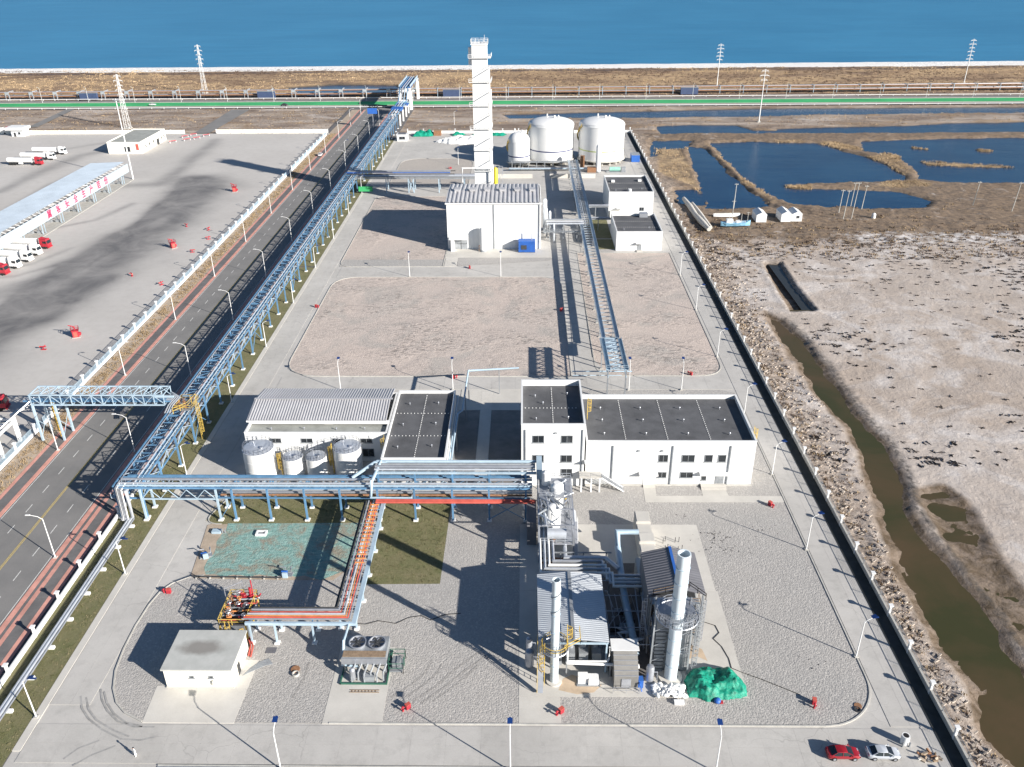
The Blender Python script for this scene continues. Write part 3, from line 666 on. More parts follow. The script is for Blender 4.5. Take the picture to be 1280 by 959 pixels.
# ---- public road
struct('public_road', MB().sheet([(-102.2,40),(-86.0,40),(-86.0,575),(-102.2,575)], .0), M_asph)
mb = MB()
for x0, x1 in [(-106.2,-105.4), (-103.1,-102.25), (-85.95,-85.0), (-81.6,-80.4)]: mb.box(x0, 40, -.05, x1, 560, .06)
struct('pink_kerb_strips', mb, M_pink)
def pavers(name, x0, x1, y0, y1, step, m, top):
    root = struct(name, MB().box(x0, y0, -.05, x1, y1, top-.05), M_dark); me = MB().box(-(x1-x0)/2+.02, -step/2+.02, -.045, (x1-x0)/2-.02, step/2-.02, 0).mesh('paving_panel', m)
    for j in range(int((y1-y0)/step)): inst(root, 'paving_panel', me, ((x0+x1)/2, y0+(j+.5)*step, top))
pavers('left_footway', -105.4, -103.1, 120, 560, 4.4, M_pave, .05); pavers('right_footway', -85.0, -81.6, 60, 560, 4.4, M_pave, .05)
mb = MB()
for x0, x1 in [(-84.4,-83.6)]: mb.box(x0, 60, .051, x1, 560, .058)
struct('tactile_strip', mb, M_pink)
struct('yellow_lines', MB().box(-94.22, 40, .004, -94.08, 560, .012).box(-93.92, 40, .004, -93.78, 560, .012), M_yline)
mb = MB()
for x in (-98.1, -89.9):
    for k in range(74): mb.box(x-.07, 60+k*6.6, .004, x+.07, 62.6+k*6.6, .012)
mb.box(-101.9, 60, .004, -101.78, 560, .012); mb.box(-86.4, 60, .004, -86.28, 560, .012)
struct('lane_dashes', mb, M_line)
# ---- green belt road with white guard lines
def belt(y0, y1, m, z, name): struct(name, MB().quad((-900, y0-.0095*900+.0, z), (900, y0+.0095*900, z), (900, y1+.0095*900, z), (-900, y1-.0095*900, z)), m)
belt(568, 575, M_asph, .0, 'shore_road'); belt(575.5, 590.5, M_netgreen, .06, 'green_belt'); belt(592, 600, M_asph, .02, 'shore_lane')
mb = MB()
for y in (575.3, 590.7): mb.beam((-900, y-8.55, .25), (900, y+8.55, .25), .25, .3)
struct('belt_kerbs', mb, M_kerb)
mb = MB(); q = [W(35,159), W(47,159), W(95,136), W(84,136)]; mb.sheet(q, .03); q = [W(243,166.5), W(262,166.5), W(313,137), W(290,137)]; mb.sheet(q, .03)
struct('yard_entrance_roads', mb, M_asph)
mb = MB(); 
for a, b in [((430,166), (440,137)), ]: pass
# ================================================================== FENCES, LAMPS
def post_mesh(h, w=.36):
    mb = MB(); mb.box(-w/2, -w/2, -.1, w/2, w/2, h*.82); a = w*.5; b = w*.95
    mb.add([(-a,-a,h*.82),(a,-a,h*.82),(a,a,h*.82),(-a,a,h*.82),(-b,-b,h*.93),(b,-b,h*.93),(b,b,h*.93),(-b,b,h*.93),(-b,-b,h),(b,-b,h),(b,b,h),(-b,b,h)],
           [(0,1,5,4),(1,2,6,5),(2,3,7,6),(3,0,4,7),(4,5,9,8),(5,6,10,9),(6,7,11,10),(7,4,8,11),(8,9,10,11)])
    return mb.mesh('post', M_white)
def wall_fence(name, label, x, y0, y1, step, base_h, post_h, mesh_h, m_wall, along='Y', m_mesh=None, bar=.007):
    L = y1-y0; n = int(L/step)
    loc = (x, y0, 0) if along == 'Y' else (y0, x, 0)
    t = thing(name, label, 'fence', loc, 0 if along == 'Y' else -math.pi/2)
    wm = MB().box(-.12, .2, -.3, .12, step-.2, base_h).box(-.17, .2, base_h+.002, .17, step-.2, base_h+.1).mesh('wall_panel', m_wall)
    pm = post_mesh(post_h)
    mm = MB(); 
    if mesh_h:
        mm.box(-.03, .2, mesh_h-.06, .03, step-.2, mesh_h); mm.box(-.05, step/2-.05, base_h+.1, .05, step/2+.05, mesh_h+.05)
        for k in range(1, 26): yy = .2+k*(step-.4)/26; mm.box(-bar, yy-bar, base_h+.1, bar, yy+bar, mesh_h-.06)
        for k in range(1, 6): zz = base_h+.1+k*(mesh_h-.2-base_h)/6; mm.box(-.006, .2, zz-.006, .006, step-.2, zz+.006)
        mm = mm.mesh('mesh_panel', m_mesh or M_steel)
    for i in range(n+1):
        a = _link('post', pm, t); a.location = (0, i*step, 0)
        if i < n:
            a = _link('wall_panel', wm, t); a.location = (0, i*step, 0)
            if mesh_h: a = _link('mesh_panel', mm, t); a.location = (0, i*step, 0)
    return t
wall_fence('boundary_fence', 'long post and mesh fence along the right edge of the plant beside the salt flat', 60.3, 65, 489, 8.0, .85, 2.5, 1.9, M_kerb)
struct('fence_shade_strip', MB().box(58.25, 70, -.045, 60.15, 486, .0).box(58.1, 70, -.04, 58.24, 486, .09), mat('painted_shade_concrete', (.045,.048,.045), .8, var=.3, scale=.6))  # dark strip inside the fence; the wall's shadow is put into its colour
wall_fence('boundary_fence', 'white walled fence with flared posts between the plant lawn and the red footway', -79.0, 59.5, 480, 8.0, .8, 2.3, 0, M_white)
wall_fence('boundary_fence', 'white fence with tall posts between the truck yard and the weedy verge of the road', -111.3, 66, 486, 8.0, .7, 2.6, 2.0, M_white, 'Y', M_lblue, .03)
wall_fence('boundary_fence', 'white fence behind the big white tanks at the far end of the plant', 487.2, -66, 60, 9.0, 1.2, 2.4, 0, M_white, 'X')
wall_fence('boundary_wall', 'low pale wall closing the far side of the truck yard right of the office', 489.5, -176, -112, 8.0, 1.9, 2.1, 0, M_cream, 'X')
wall_fence('boundary_wall', 'low pale wall closing the far side of the truck yard left of the office', 488.5, -330, -190, 8.0, 1.9, 2.1, 0, M_cream, 'X')

def lamp_proto(name, label, cat, h, arm, solar, group):
    t = thing(name, label, cat, (0, 0, 0), 0, group)
    part(t, 'pole', MB().tube([(0,0,0),(0,0,h*.92)], [.11,.07], 8), M_white, True)
    part(t, 'base', MB().box(-.3,-.3,-.05,.3,.3,.18), M_kerb)
    a = part(t, 'arm', MB().tube([(0,0,h*.9),(arm*.35,0,h*.965),(arm,0,h)], .055, 6), M_white, True)
    mb = MB().box(arm-.15,-.14,h-.05,arm+.65,.14,h+.06); part(t, 'lamp_head', mb, M_solar if solar else M_white)
    if solar: part(t, 'solar_panel', MB().add([(arm-.5,-.35,h+.12),(arm+.3,-.35,h+.3),(arm+.3,.35,h+.3),(arm-.5,.35,h+.12),(arm-.5,-.35,h+.16),(arm+.3,-.35,h+.34),(arm+.3,.35,h+.34),(arm-.5,.35,h+.16)], [(0,3,2,1),(4,5,6,7),(0,1,5,4),(1,2,6,5),(2,3,7,6),(3,0,4,7)]), M_solar)
    return t
def lamp_row(proto, pts, lab):
    for i, (x, y, rz) in enumerate(pts):
        L = lab.format(ordw(i) if i < 16 else str(i+1)+'th')
        if proto.get('used'): dup(proto, (x, y, .04), rz, L)
        else: proto.location = (x, y, .04); proto.rotation_euler = (0, 0, rz); proto['label'] = L; proto['used'] = 1
road_lamp = lamp_proto('street_lamp', '', 'street lamp', 9.6, 2.2, False, 'street lamps along the public road')
lamp_row(road_lamp, [(-102.7, 119.5+35.5*k, 0) for k in range(0, 13)], 'tall white street lamp left of the public road, {} from the photo bottom')
lamp_row(road_lamp, [(-85.45, 83.5+35.5*k, math.pi) for k in range(1, 13)], 'tall white street lamp right of the public road, {} from the photo bottom')
plant_lamp = lamp_proto('plant_lamp', '', 'lamp', 7.9, 1.5, True, 'solar lamps inside the plant')
lamp_row(plant_lamp, [(-70.75, 83.7+30.9*k, 0) for k in range(0, 12)], 'solar lamp on the grass edge left of the plant road, {} from the bottom')
lamp_row(plant_lamp, [(51.9, 96.1, .2), (51.8, 122, .2), (51.8, 146.2, .2), (51.7, 171, .2), (51.6, 201.5, .2), (51.6, 233, .2), (51.6, 262, .2)], 'solar lamp on the gravel edge facing the right fence, {} from the bottom')
lamp_row(plant_lamp, [(-33, 75.4, math.pi/2), (-1.8, 75.4, math.pi/2), (25.9, 75.4, math.pi/2)], 'blue-headed solar lamp at the bottom edge of the photo, {} from the left')
lamp_row(plant_lamp, [(-45.6, 183.0, 1.57), (-17.6, 183.0, 1.57), (26, 183.0, 1.57), (39, 183.0, 1.57)], 'solar lamp on the cross road behind the tank building, {} from the left')
lamp_row(plant_lamp, [(-37.7, 260.9, 1.57), (-7.6, 260.9, 1.57)], 'solar lamp between the gravel field and the white hall, {} from the left')
lamp_row(plant_lamp, [W(568,156)+(0,), W(573,206)+(1.5,), W(432,195)+(0.3,)], 'thin lamp mast on the rear yard near the tall tower, {} from the right')

# ================================================================== MAIN PIPE RACK
def brace(mb, p, q, w=.12): mb.beam(p, q, w, w)
rack = thing('pipe_rack', 'long blue steel pipe rack with silver pipes running beside the public road', 'pipe rack', (-76, 131, 0))
XL, XR, Y0, Y1 = -78.3, -73.2, 131.0, 500.0
ZA, ZB = 4.7, 7.2
colm = MB().box(-.16, -.16, .25, .16, .16, ZB).mesh('column', M_blue); ftm = MB().box(-.45, -.45, -.05, .45, .45, .3).mesh('footing', M_white)
bmA = MB().box(XL+.17, -.14, -.16, XR-.17, .14, .16).mesh('cross_beam', M_blue)
nb = 41; st = (Y1-Y0)/nb
bay = st
dg = MB(); brace(dg, (0, .2, ZA+.2), (0, bay/2, ZB-.2)); brace(dg, (0, bay/2, ZB-.2), (0, bay-.2, ZA+.2)); brace(dg, (0, bay/2, ZA+.17), (0, bay/2, ZB-.2), .1); dgm = dg.mesh('truss_diagonal', M_lblue)
tr = MB(); 
for k in range(1, 3): tr.box(XL+.2, k*bay/3-.06, -.1, XR-.2, k*bay/3+.06, .06)
brace(tr, (XL+.2, .2, 0), (XR-.2, bay/2, 0), .08); brace(tr, (XR-.2, bay/2, 0.02), (XL+.2, bay-.2, 0.02), .08); trm = tr.mesh('deck_grid', M_blue)
xb = MB(); brace(xb, (0, .2, .5), (0, bay*.5, ZA-.3), .14); xbm = xb.mesh('wind_brace', M_blue); xb = MB(); brace(xb, (0, bay-.2, .5), (0, bay*.5, ZA-.3), .14); xbm2 = xb.mesh('wind_brace', M_blue)
for i in range(nb+1):
    y = Y0+i*st
    for x in (XL, XR): inst(rack, 'column', colm, (x, y, 0)); inst(rack, 'footing', ftm, (x, y, 0))
    inst(rack, 'cross_beam', bmA, (0, y, ZA-.02)); inst(rack, 'cross_beam', bmA, (0, y, ZB-.02))
    if i < nb:
        for x in (XL, XR): inst(rack, 'truss_diagonal', dgm, (x, y, 0))
        inst(rack, 'deck_grid', trm, (0, y, ZB+.0)); 
        if i % 5 == 3:
            inst(rack, 'wind_brace', xbm, (XR, y, 0)); inst(rack, 'wind_brace', xbm2, (XR, y, 0))
for x in (XL, XR):
    for zz in (ZA, ZB): part(rack, 'long_beam', MB().box(x-.13, Y0-.3, zz+.17, x+.13, Y1, zz+.45), M_blue)
cols = [M_galv, M_alu, M_lblue, M_galv, M_steel, M_alu, M_galv, M_lblue]
for k, (x, r) in enumerate([(-77.7,.1),(-74.6,.16),(-73.8,.1)]):
    part(rack, 'pipe', MB().tube([(x, Y0-(.2*k), ZB+.28+r), (x, 300, ZB+.28+r), (x, Y1, ZB+.28+r)], r, 8), cols[k], True)
for k, (x, r) in enumerate([(-77.9,.2),(-77.3,.28),(-76.7,.15),(-76.2,.22),(-75.6,.26),(-75.0,.2),(-74.5,.14),(-74.0,.24)]):
    part(rack, 'pipe', MB().tube([(x, Y0+1, ZA+.28+r), (x, Y1, ZA+.28+r)], r, 8), [M_steel,M_galv,M_alu,M_blue,M_galv,M_steel,M_rust,M_galv][k], True)
part(rack, 'cable_tray', MB().box(-79.3, Y0, ZA-.2, -78.6, Y1, ZA-.05).box(-79.3, Y0, ZA-.05, -79.24, Y1, ZA+.15).box(-78.66, Y0, ZA-.05, -78.6, Y1, ZA+.15), M_tray)
part(rack, 'handrail', MB().box(-79.35, Y0, ZA+1.05, -79.3, Y1, ZA+1.1).box(-79.35, Y0, ZA+.6, -79.31, Y1, ZA+.63), M_lblue)
rpm = MB().box(-.03, -.03, -.1, .03, .03, 1.1).mesh('rail_post', M_lblue)
for i in range(0, nb*2): inst(rack, 'rail_post', rpm, (-79.32, Y0+i*st/2, ZA))
# vertical drop of pipes at the corner, then the low pipe to the bottom left
for k in range(5):
    x = -77.6+k*.35; part(rack, 'riser_pipe', MB().tube([(x, 131.5, ZB+.5), (x, 130.2-.15*k, ZB+.3), (x, 130.-.15*k, .9), (x, 129.3-.1*k, .6)], .12, 7), [M_galv, M_white, M_alu][k % 3], True)
part(rack, 'riser_pipe', MB().tube([(-75.6, 131.5, ZB), (-75.6, 130.1, ZB-.3), (-75.6, 129.9, .8)], .32, 10), M_alu, True)
# stair tower and valves by the bridge
low = thing('low_pipeline', 'low pair of silver pipes on concrete sleepers along the lawn to the bottom left corner', 'pipeline', (-75.9, 100, 0))
for k, (x, r) in enumerate([(-76.25,.22),(-75.75,.25),(-75.25,.14)]): part(low, 'pipe', MB().tube([(x, 40, .75), (x, 129.7, .75)], r, 10), M_alu if k < 2 else M_galv, True)
sm = MB().box(-1.0, -.25, -.05, 1.1, .25, .5).mesh('pipe_support', M_white)
for i in range(14): inst(low, 'pipe_support', sm, (-75.75, 128-i*6.2, 0))

def rail_set(mb, pts, h=1.1, closed=False, w=.05):
    n = len(pts)
    for i in range(n if closed else n-1):
        a = Vector(pts[i]); b = Vector(pts[(i+1) % n])
        for hh in (h, h*.55): mb.beam(a+Vector((0,0,hh)), b+Vector((0,0,hh)), w, w)
        k = max(1, int((b-a).length/1.5))
        for j in range(k+1): p = a+(b-a)*j/k; mb.beam(p, p+Vector((0,0,h)), w, w)
def caged_ladder(mb, x, y, z0, z1, dx=0, dy=-1, w=.5):
    """ladder with a cage on the (dx,dy) side"""
    ax, ay = -dy, dx
    for s in (-1, 1): mb.beam((x+ax*w/2*s, y+ay*w/2*s, z0), (x+ax*w/2*s, y+ay*w/2*s, z1+1), .07)
    k = int((z1-z0)/.45)
    for i in range(k): zz = z0+.3+i*.45; mb.beam((x-ax*w/2, y-ay*w/2, zz), (x+ax*w/2, y+ay*w/2, zz), .045)
    hoops = []
    for i in range(int((z1-z0-2)/.9)+2):
        zz = z0+2+i*.9
        if zz > z1+1: break
        pp = [(x+ax*w*.6*math.cos(t)+dx*.75*math.sin(t), y+ay*w*.6*math.cos(t)+dy*.75*math.sin(t), zz) for t in [math.pi*j/6 for j in range(7)]]
        for a, b in zip(pp[:-1], pp[1:]): mb.beam(a, b, .06)
        hoops.append(pp)
    for a, b in zip(hoops[:-1], hoops[1:]):
        for j in (1, 2, 3, 4, 5): mb.beam(a[j], b[j], .045)
vp = thing('valve_platform', 'platform with yellow handrails and valves where the road bridge meets the long pipe rack', 'platform', (-75, 161, 0))
part(vp, 'deck', MB().box(-76.6, 158.6, 8.1, -72.8, 163.4, 8.22), M_steel)
mb = MB(); rail_set(mb, [(-76.6,158.6,8.2),(-72.8,158.6,8.2),(-72.8,163.4,8.2),(-76.6,163.4,8.2)], 1.2, True, .07); part(vp, 'handrail', mb, M_yellow)
mb = MB(); caged_ladder(mb, -72.3, 160, 0, 9, 1, 0, .6); part(vp, 'ladder', mb, M_yellow)
mb = MB()
for k in range(3): mb.tube([(-77.6+k*.5,156,9.0),(-77.6+k*.5,158.5,9.6),(-77.3+k*.5,162,9.6),(-78.5,163.2,9.6+k*.3)], .13, 7)
part(vp, 'pipe_bend', mb, M_alu, True)
mb = MB()
for k in range(5):
    x = -76.8+(k % 3)*1.2; y = 159.4+(k//3)*2.4; mb.cyl((x, y, 8.2), .18, .8, 8); mb.ring((x, y, 9.25), .28, .05, 10, 5); mb.box(x-.35, y-.12, 8.4, x+.35, y+.12, 8.7)
part(vp, 'valve', mb, M_rust)
mb = MB(); rail_set(mb, [(-76.2,157,8.2),(-74,159.5,8.2),(-73.5,163.5,8.2)], 1.4, False, .09); part(vp, 'valve_frame', mb, M_yellow)

# ---- truss bridge over the public road
br = thing('pipe_bridge', 'pale blue truss pipe bridge spanning the public road above the lane lines', 'pipe bridge', (-93, 161, 0))
bx0, bx1, by0, by1, bz0, bz1 = -108.3, -78.6, 159.2, 163.3, 9.2, 11.6
for y in (by0, by1):
    part(br, 'top_chord', MB().box(bx0, y-.13, bz1-.13, bx1, y+.13, bz1+.13), M_lblue); part(br, 'bottom_chord', MB().box(bx0, y-.14, bz0-.16, bx1, y+.14, bz0+.12), M_lblue)
nbb = 13; bs = (bx1-bx0)/nbb
vm = MB().box(-.08, -.08, bz0+.12, .08, .08, bz1-.13).mesh('web_post', M_lblue); d1 = MB(); d1.beam((.1,0,bz0+.2), (bs-.1,0,bz1-.2), .11); d1 = d1.mesh('web_diagonal', M_lblue); d2 = MB(); d2.beam((.1,0,bz1-.2), (bs-.1,0,bz0+.2), .11); d2 = d2.mesh('web_diagonal', M_lblue)
cbm = MB().box(-.09, by0+.15, -.09, .09, by1-.15, .09).mesh('cross_beam', M_lblue); tdm = MB(); tdm.beam((.1, by0+.15, 0), (bs-.1, by1-.15, 0), .09); tdm = tdm.mesh('top_brace', M_lblue)
for i in range(nbb+1):
    x = bx0+i*bs+(.1 if i == 0 else -.1 if i == nbb else 0)
    for y in (by0, by1): inst(br, 'web_post', vm, (x, y, 0))
    inst(br, 'cross_beam', cbm, (x, 0, bz0)); inst(br, 'cross_beam', cbm, (x, 0, bz1))
    if i < nbb:
        for y in (by0, by1): inst(br, 'web_diagonal', d1 if i % 2 else d2, (bx0+i*bs, y, 0))
        inst(br, 'top_brace', tdm, (bx0+i*bs, 0, bz1))
for k, (y, r) in enumerate([(159.9,.2),(160.5,.3),(161.2,.16),(161.8,.3),(162.5,.2)]): part(br, 'pipe', MB().tube([(bx0-2, y, bz0+.3+r), (bx1+1, y, bz0+.3+r)], r, 8), [M_blue, M_galv, M_alu, M_lblue, M_galv][k], True)
part(br, 'cable_tray', MB().box(bx0, by0+.2, bz0+.9, bx1, by0+1.3, bz0+.96), M_blue)
for x in (-108.1, -103.2):
    for y in (159.2, 163.3): part(br, 'column', MB().box(x-.2, y-.2, 0, x+.2, y+.2, bz0-.17), M_lblue)
for x in (-108.1, -103.2): part(br, 'column_brace', MB().beam((x, 159.4, 1), (x, 163.1, 5), .1).beam((x, 163.1, 1.1), (x, 159.4, 5.1), .1), M_lblue)
yl = thing('caged_ladder', 'yellow caged ladder under the left end of the road bridge', 'ladder', (-104.4, 160.5, 0))
mb = MB(); caged_ladder(mb, -104.4, 160.8, 0, 9, 0, -1, .8); caged_ladder(mb, -104.4, 160.85, 0, 9, 0, -1, .72); part(yl, 'ladder', mb, M_yellow)

# ---- horizontal rack in front of the tank building
hr = thing('pipe_rack', 'blue pipe rack with silver and red pipes crossing in front of the four white tanks', 'pipe rack', (-35, 132, 0))
hy0, hy1, hz0, hz1 = 130.3, 134.4, 5.0, 7.2
hx = [-73.1, -58.6, -55.6, -48.8, -41.8, -35, -27.8, -20.8, -13.6, -6.6, .4]
cm = MB().box(-.17, -.17, .3, .17, .17, hz1).mesh('column', M_blue); cmw = MB().box(-.17, -.17, .3, .17, .17, hz1).mesh('column', M_lblue)
cbm = MB().box(-.13, hy0+.18, -.15, .13, hy1-.18, .15).mesh('cross_beam', M_blue)
for i, x in enumerate(hx):
    for y in (hy0, hy1): inst(hr, 'column', cmw if i < 2 else cm, (x, y, 0)); inst(hr, 'footing', ftm, (x, y, 0))
    inst(hr, 'cross_beam', cbm, (x, 0, hz0)); inst(hr, 'cross_beam', cbm, (x, 0, hz1-.02))
for y in (hy0, hy1):
    part(hr, 'long_beam', MB().box(-76.9, y-.14, hz1+.16, 1.2, y+.14, hz1+.5), M_blue); part(hr, 'long_beam', MB().box(-58.3, y-.12, hz0+.17, 1.2, y+.12, hz0+.42), M_blue)
    part(hr, 'truss_chord', MB().box(-72.9, y-.12, hz0-.14, -58.8, y+.12, hz0+.12), M_lblue)
d1 = MB(); d1.beam((0,0,hz0+.1), (1.75,0,hz1-.1), .11); d1.beam((1.75,0,hz1-.1), (3.5,0,hz0+.1), .11); d1 = d1.mesh('web_diagonal', M_lblue)
for y in (hy0, hy1):
    for k in range(4): inst(hr, 'web_diagonal', d1, (-72.9+3.5*k, y, 0))
d1 = MB(); d1.beam((0,0,hz0+.5), (3.4,0,hz1-.1), .1); d1.beam((3.4,0,hz1-.1), (6.8,0,hz0+.5), .1); d1 = d1.mesh('web_diagonal', M_blue)
for y in (hy1,):
    for x in hx[2:-1]: inst(hr, 'web_diagonal', d1, (x+.1, y, 0))
d1 = MB(); d1.beam((0,0,.5), (6.6,0,hz0-.2), .14); d1.beam((6.6,.02,.5), (0,.02,hz0-.2), .14); d1 = d1.mesh('wind_brace', M_blue)
inst(hr, 'wind_brace', d1, (-6.5, hy0, 0)); d2 = MB(); d2.beam((0,0,.5), (2.8,0,hz0-.2), .13); d2 = d2.mesh('wind_brace', M_blue); inst(hr, 'wind_brace', d2, (-58.5, hy0, 0))
gm = MB()
for k in range(3): gm.box(k*2.3-.05, hy0+.2, -.08, k*2.3+.05, hy1-.2, .05)
gm.beam((0, hy0+.2, 0), (3.4, hy1-.2, 0), .08); gm.beam((3.4, hy1-.2, .01), (6.8, hy0+.2, .01), .08); gm = gm.mesh('deck_grid', M_lblue)
for k in range(11): inst(hr, 'deck_grid', gm, (-73+k*6.9, 0, hz1))
for k, (y, r) in enumerate([(130.9,.18),(131.6,.22),(132.9,.26),(133.8,.13)]): part(hr, 'pipe', MB().tube([(-77.5, y, hz1+.3+r), (1.6, y, hz1+.3+r)], r, 8), [M_lblue, M_alu, M_galv, M_blue][k], True)
for k, (y, r) in enumerate([(131.0,.2),(131.8,.26),(132.7,.2),(133.5,.24)]): part(hr, 'pipe', MB().tube([(-58, y, hz0+.3+r), (1.6, y, hz0+.3+r)], r, 8), [M_rust, M_galv, M_alu, M_galv][k], True)
for k, y in enumerate((129.75, 129.4, 129.0)): part(hr, 'red_pipe', MB().tube([(-28, y, 5.25), (2.2, y, 5.25)], .2, 8), M_redp, True)
bk = MB().box(-.08, 128.75, -.2, .08, 130.13, .0).mesh('bracket', M_blue)
for x in hx[6:]: inst(hr, 'bracket', bk, (x, 0, 5.05))
# raised upper level right of the junction
for y in (132.6, 136.6):
    part(hr, 'upper_beam', MB().box(-28.2, y-.16, 9.3, 2.4, y+.16, 9.75), M_lblue)
um = MB().box(-.15, -.15, hz1, .15, .15, 9.29).mesh('upper_column', M_blue); ub = MB().box(-.11, 132.8, -.12, .11, 136.4, .12).mesh('upper_cross_beam', M_steel)
for x in hx[6:]: inst(hr, 'upper_column', um, (x, 132.6, 0)); inst(hr, 'upper_column', cm, (x, 136.6, 2.1)); inst(hr, 'upper_cross_beam', ub, (x, 0, 9.4))
for k in range(14): inst(hr, 'upper_cross_beam', ub, (-27+k*2.2, 0, 9.55))
for k, (y, r) in enumerate([(133.2,.2),(134.0,.32),(134.9,.24),(135.8,.3),(136.3,.15)]): part(hr, 'upper_pipe', MB().tube([(-28.5, y, 9.7+r), (2.2, y, 9.7+r)], r, 8), [M_alu, M_galv, M_steel, M_lblue, M_galv][k], True)
part(hr, 'end_duct', MB().box(2.45, 131.8, 8.6, 3.5, 137, 10.6), M_lblue)
part(hr, 'cross_duct', MB().tube([(-33, 133.5, hz1+.6), (-28.8, 135.6, 9.9), (-26.6, 135.6, 9.9)], .35, 10).tube([(-27.6, 135.8, 10.1), (-28.6, 130.4, 9.2), (-28.9, 129.2, 6.4)], .3, 10).tube([(-28.9, 128.9, 6.4), (-21.0, 128.9, 6.4), (-20.8, 129.6, 8.0)], .16, 8), M_lblue, True)
# ---- red and silver rack from the junction down to the valve skid
rr = thing('pipe_rack', 'low rack of red, orange and silver pipes between blue rack and valve skid', 'pipe rack', (-28.5, 110, 0))
rz = 4.6
zs = lambda y: rz
fm = MB().box(-.13,-.13,.2,.13,.13,rz-.3).mesh('column', M_lblue); f2m = MB().box(-.4,-.4,-.05,.4,.4,.25).mesh('footing', M_white)
cbm = MB().box(-30.2, -.1, -.12, -26.9, .1, .12).mesh('cross_beam', M_blue)
for y in (127.6, 121, 114.4, 108, 101.6):
    for x in (-29.8, -27.2): inst(rr, 'column', fm, (x, y, 0)); inst(rr, 'footing', f2m, (x, y, 0))
    inst(rr, 'cross_beam', cbm, (0, y, rz-.3))
sp = MB().box(-30.1, -.05, -.06, -27.0, .05, .06).mesh('strut', M_steel)
for k in range(24): inst(rr, 'strut', sp, (0, 129.5-k*1.25, rz-.14))
cb2 = MB().box(-.1, 98.0, -.12, .1, 101.7, .12).mesh('cross_beam', M_blue)
for x in (-43.4, -39.4, -33.4):
    for y in (98.4, 101.3): inst(rr, 'column', fm, (x, y, 0)); inst(rr, 'footing', f2m, (x, y, 0))
    inst(rr, 'cross_beam', cb2, (x, 0, rz-.3))
part(rr, 'side_girder', MB().box(-27.0, 98.2, rz-.25, -26.3, 130, rz+.25), M_lblue); part(rr, 'side_girder', MB().box(-43.8, 97.8, rz-.25, -26.3, 98.18, rz+.25), M_lblue)
part(rr, 'side_girder', MB().box(-30.4, 101.6, rz-.2, -30.1, 130, rz+.1), M_dark); part(rr, 'side_girder', MB().box(-43.6, 101.35, rz-.2, -30.1, 101.58, rz+.1), M_blue)
for k, (o, r, m) in enumerate([(.25,.12,M_galv),(.6,.13,M_redp),(.98,.09,M_orange),(1.35,.16,M_alu),(1.85,.09,M_redp),(2.3,.16,M_galv),(2.75,.14,M_dark)]):
    part(rr, 'red_pipe' if m in (M_redp, M_orange) else 'pipe', MB().tube([(-27.2-o, 130, rz+.1+r), (-27.2-o, 98.5+o, rz+.1+r), (-44.5+.2*k, 98.5+o, rz+.1+r)], r, 8), m, True)
om = MB().box(-28.9, -.09, 0, -27.3, .09, .16).mesh('cable_clamp', M_orange)
for k in range(16): inst(rr, 'cable_clamp', om, (0, 128.5-k*1.1, rz+.42))
part(rr, 'drop_pipe', MB().tube([(-27.4, 98.4, rz), (-27.6, 94.6, rz-.1), (-27.7, 92.6, 1.4), (-25.3, 92.5, 1.2)], .2, 8), M_lblue, True)
# ================================================================== BUILDINGS
def window(par, face, a, zc, w, h, pos, frame=M_steel, pane=M_glass, label=None):
    """face: 'S' wall looking to -Y at y=pos, 'E' wall looking to +X at x=pos, 'W' to -X; a = centre along the wall"""
    t = .09; F = MB(); G = MB()
    def B(mb, u0, z0, u1, z1, d0, d1):
        if face == 'S': mb.box(u0, pos-d1, z0, u1, pos-d0, z1)
        elif face == 'E': mb.box(pos+d0, u0, z0, pos+d1, u1, z1)
        else: mb.box(pos-d1, u0, z0, pos-d0, u1, z1)
    x0, x1, z0, z1 = a-w/2, a+w/2, zc-h/2, zc+h/2
    B(F, x0, z0, x1, z0+t, .002, .09); B(F, x0, z1-t, x1, z1, .002, .09); B(F, x0, z0+t, x0+t, z1-t, .002, .088); B(F, x1-t, z0+t, x1, z1-t, .002, .088)
    if w > 1.6: B(F, a-.04, z0+t, a+.04, z1-t, .002, .08)
    B(F, x0-.12, z0-.1, x1+.12, z0-.002, .002, .16)
    B(G, x0+t, z0+t, x1-t, z1-t, .004, .03)
    f = part(par, 'window', F, frame); part(f, 'pane', G, pane); return f
def door(par, face, a, w, h, pos, m=M_steel, z0=0.):
    mb = MB()
    if face == 'S': mb.box(a-w/2, pos-.08, z0, a+w/2, pos-.003, z0+h)
    elif face == 'E': mb.box(pos+.003, a-w/2, z0, pos+.08, a+w/2, z0+h)
    d = part(par, 'door', mb, m); hd = MB()
    if face == 'S': hd.box(a+w*.3, pos-.16, z0+1, a+w*.38, pos-.082, z0+1.1)
    else: hd.box(pos+.082, a+w*.3, z0+1, pos+.16, a+w*.38, z0+1.1)
    part(d, 'handle', hd, M_galv); return d
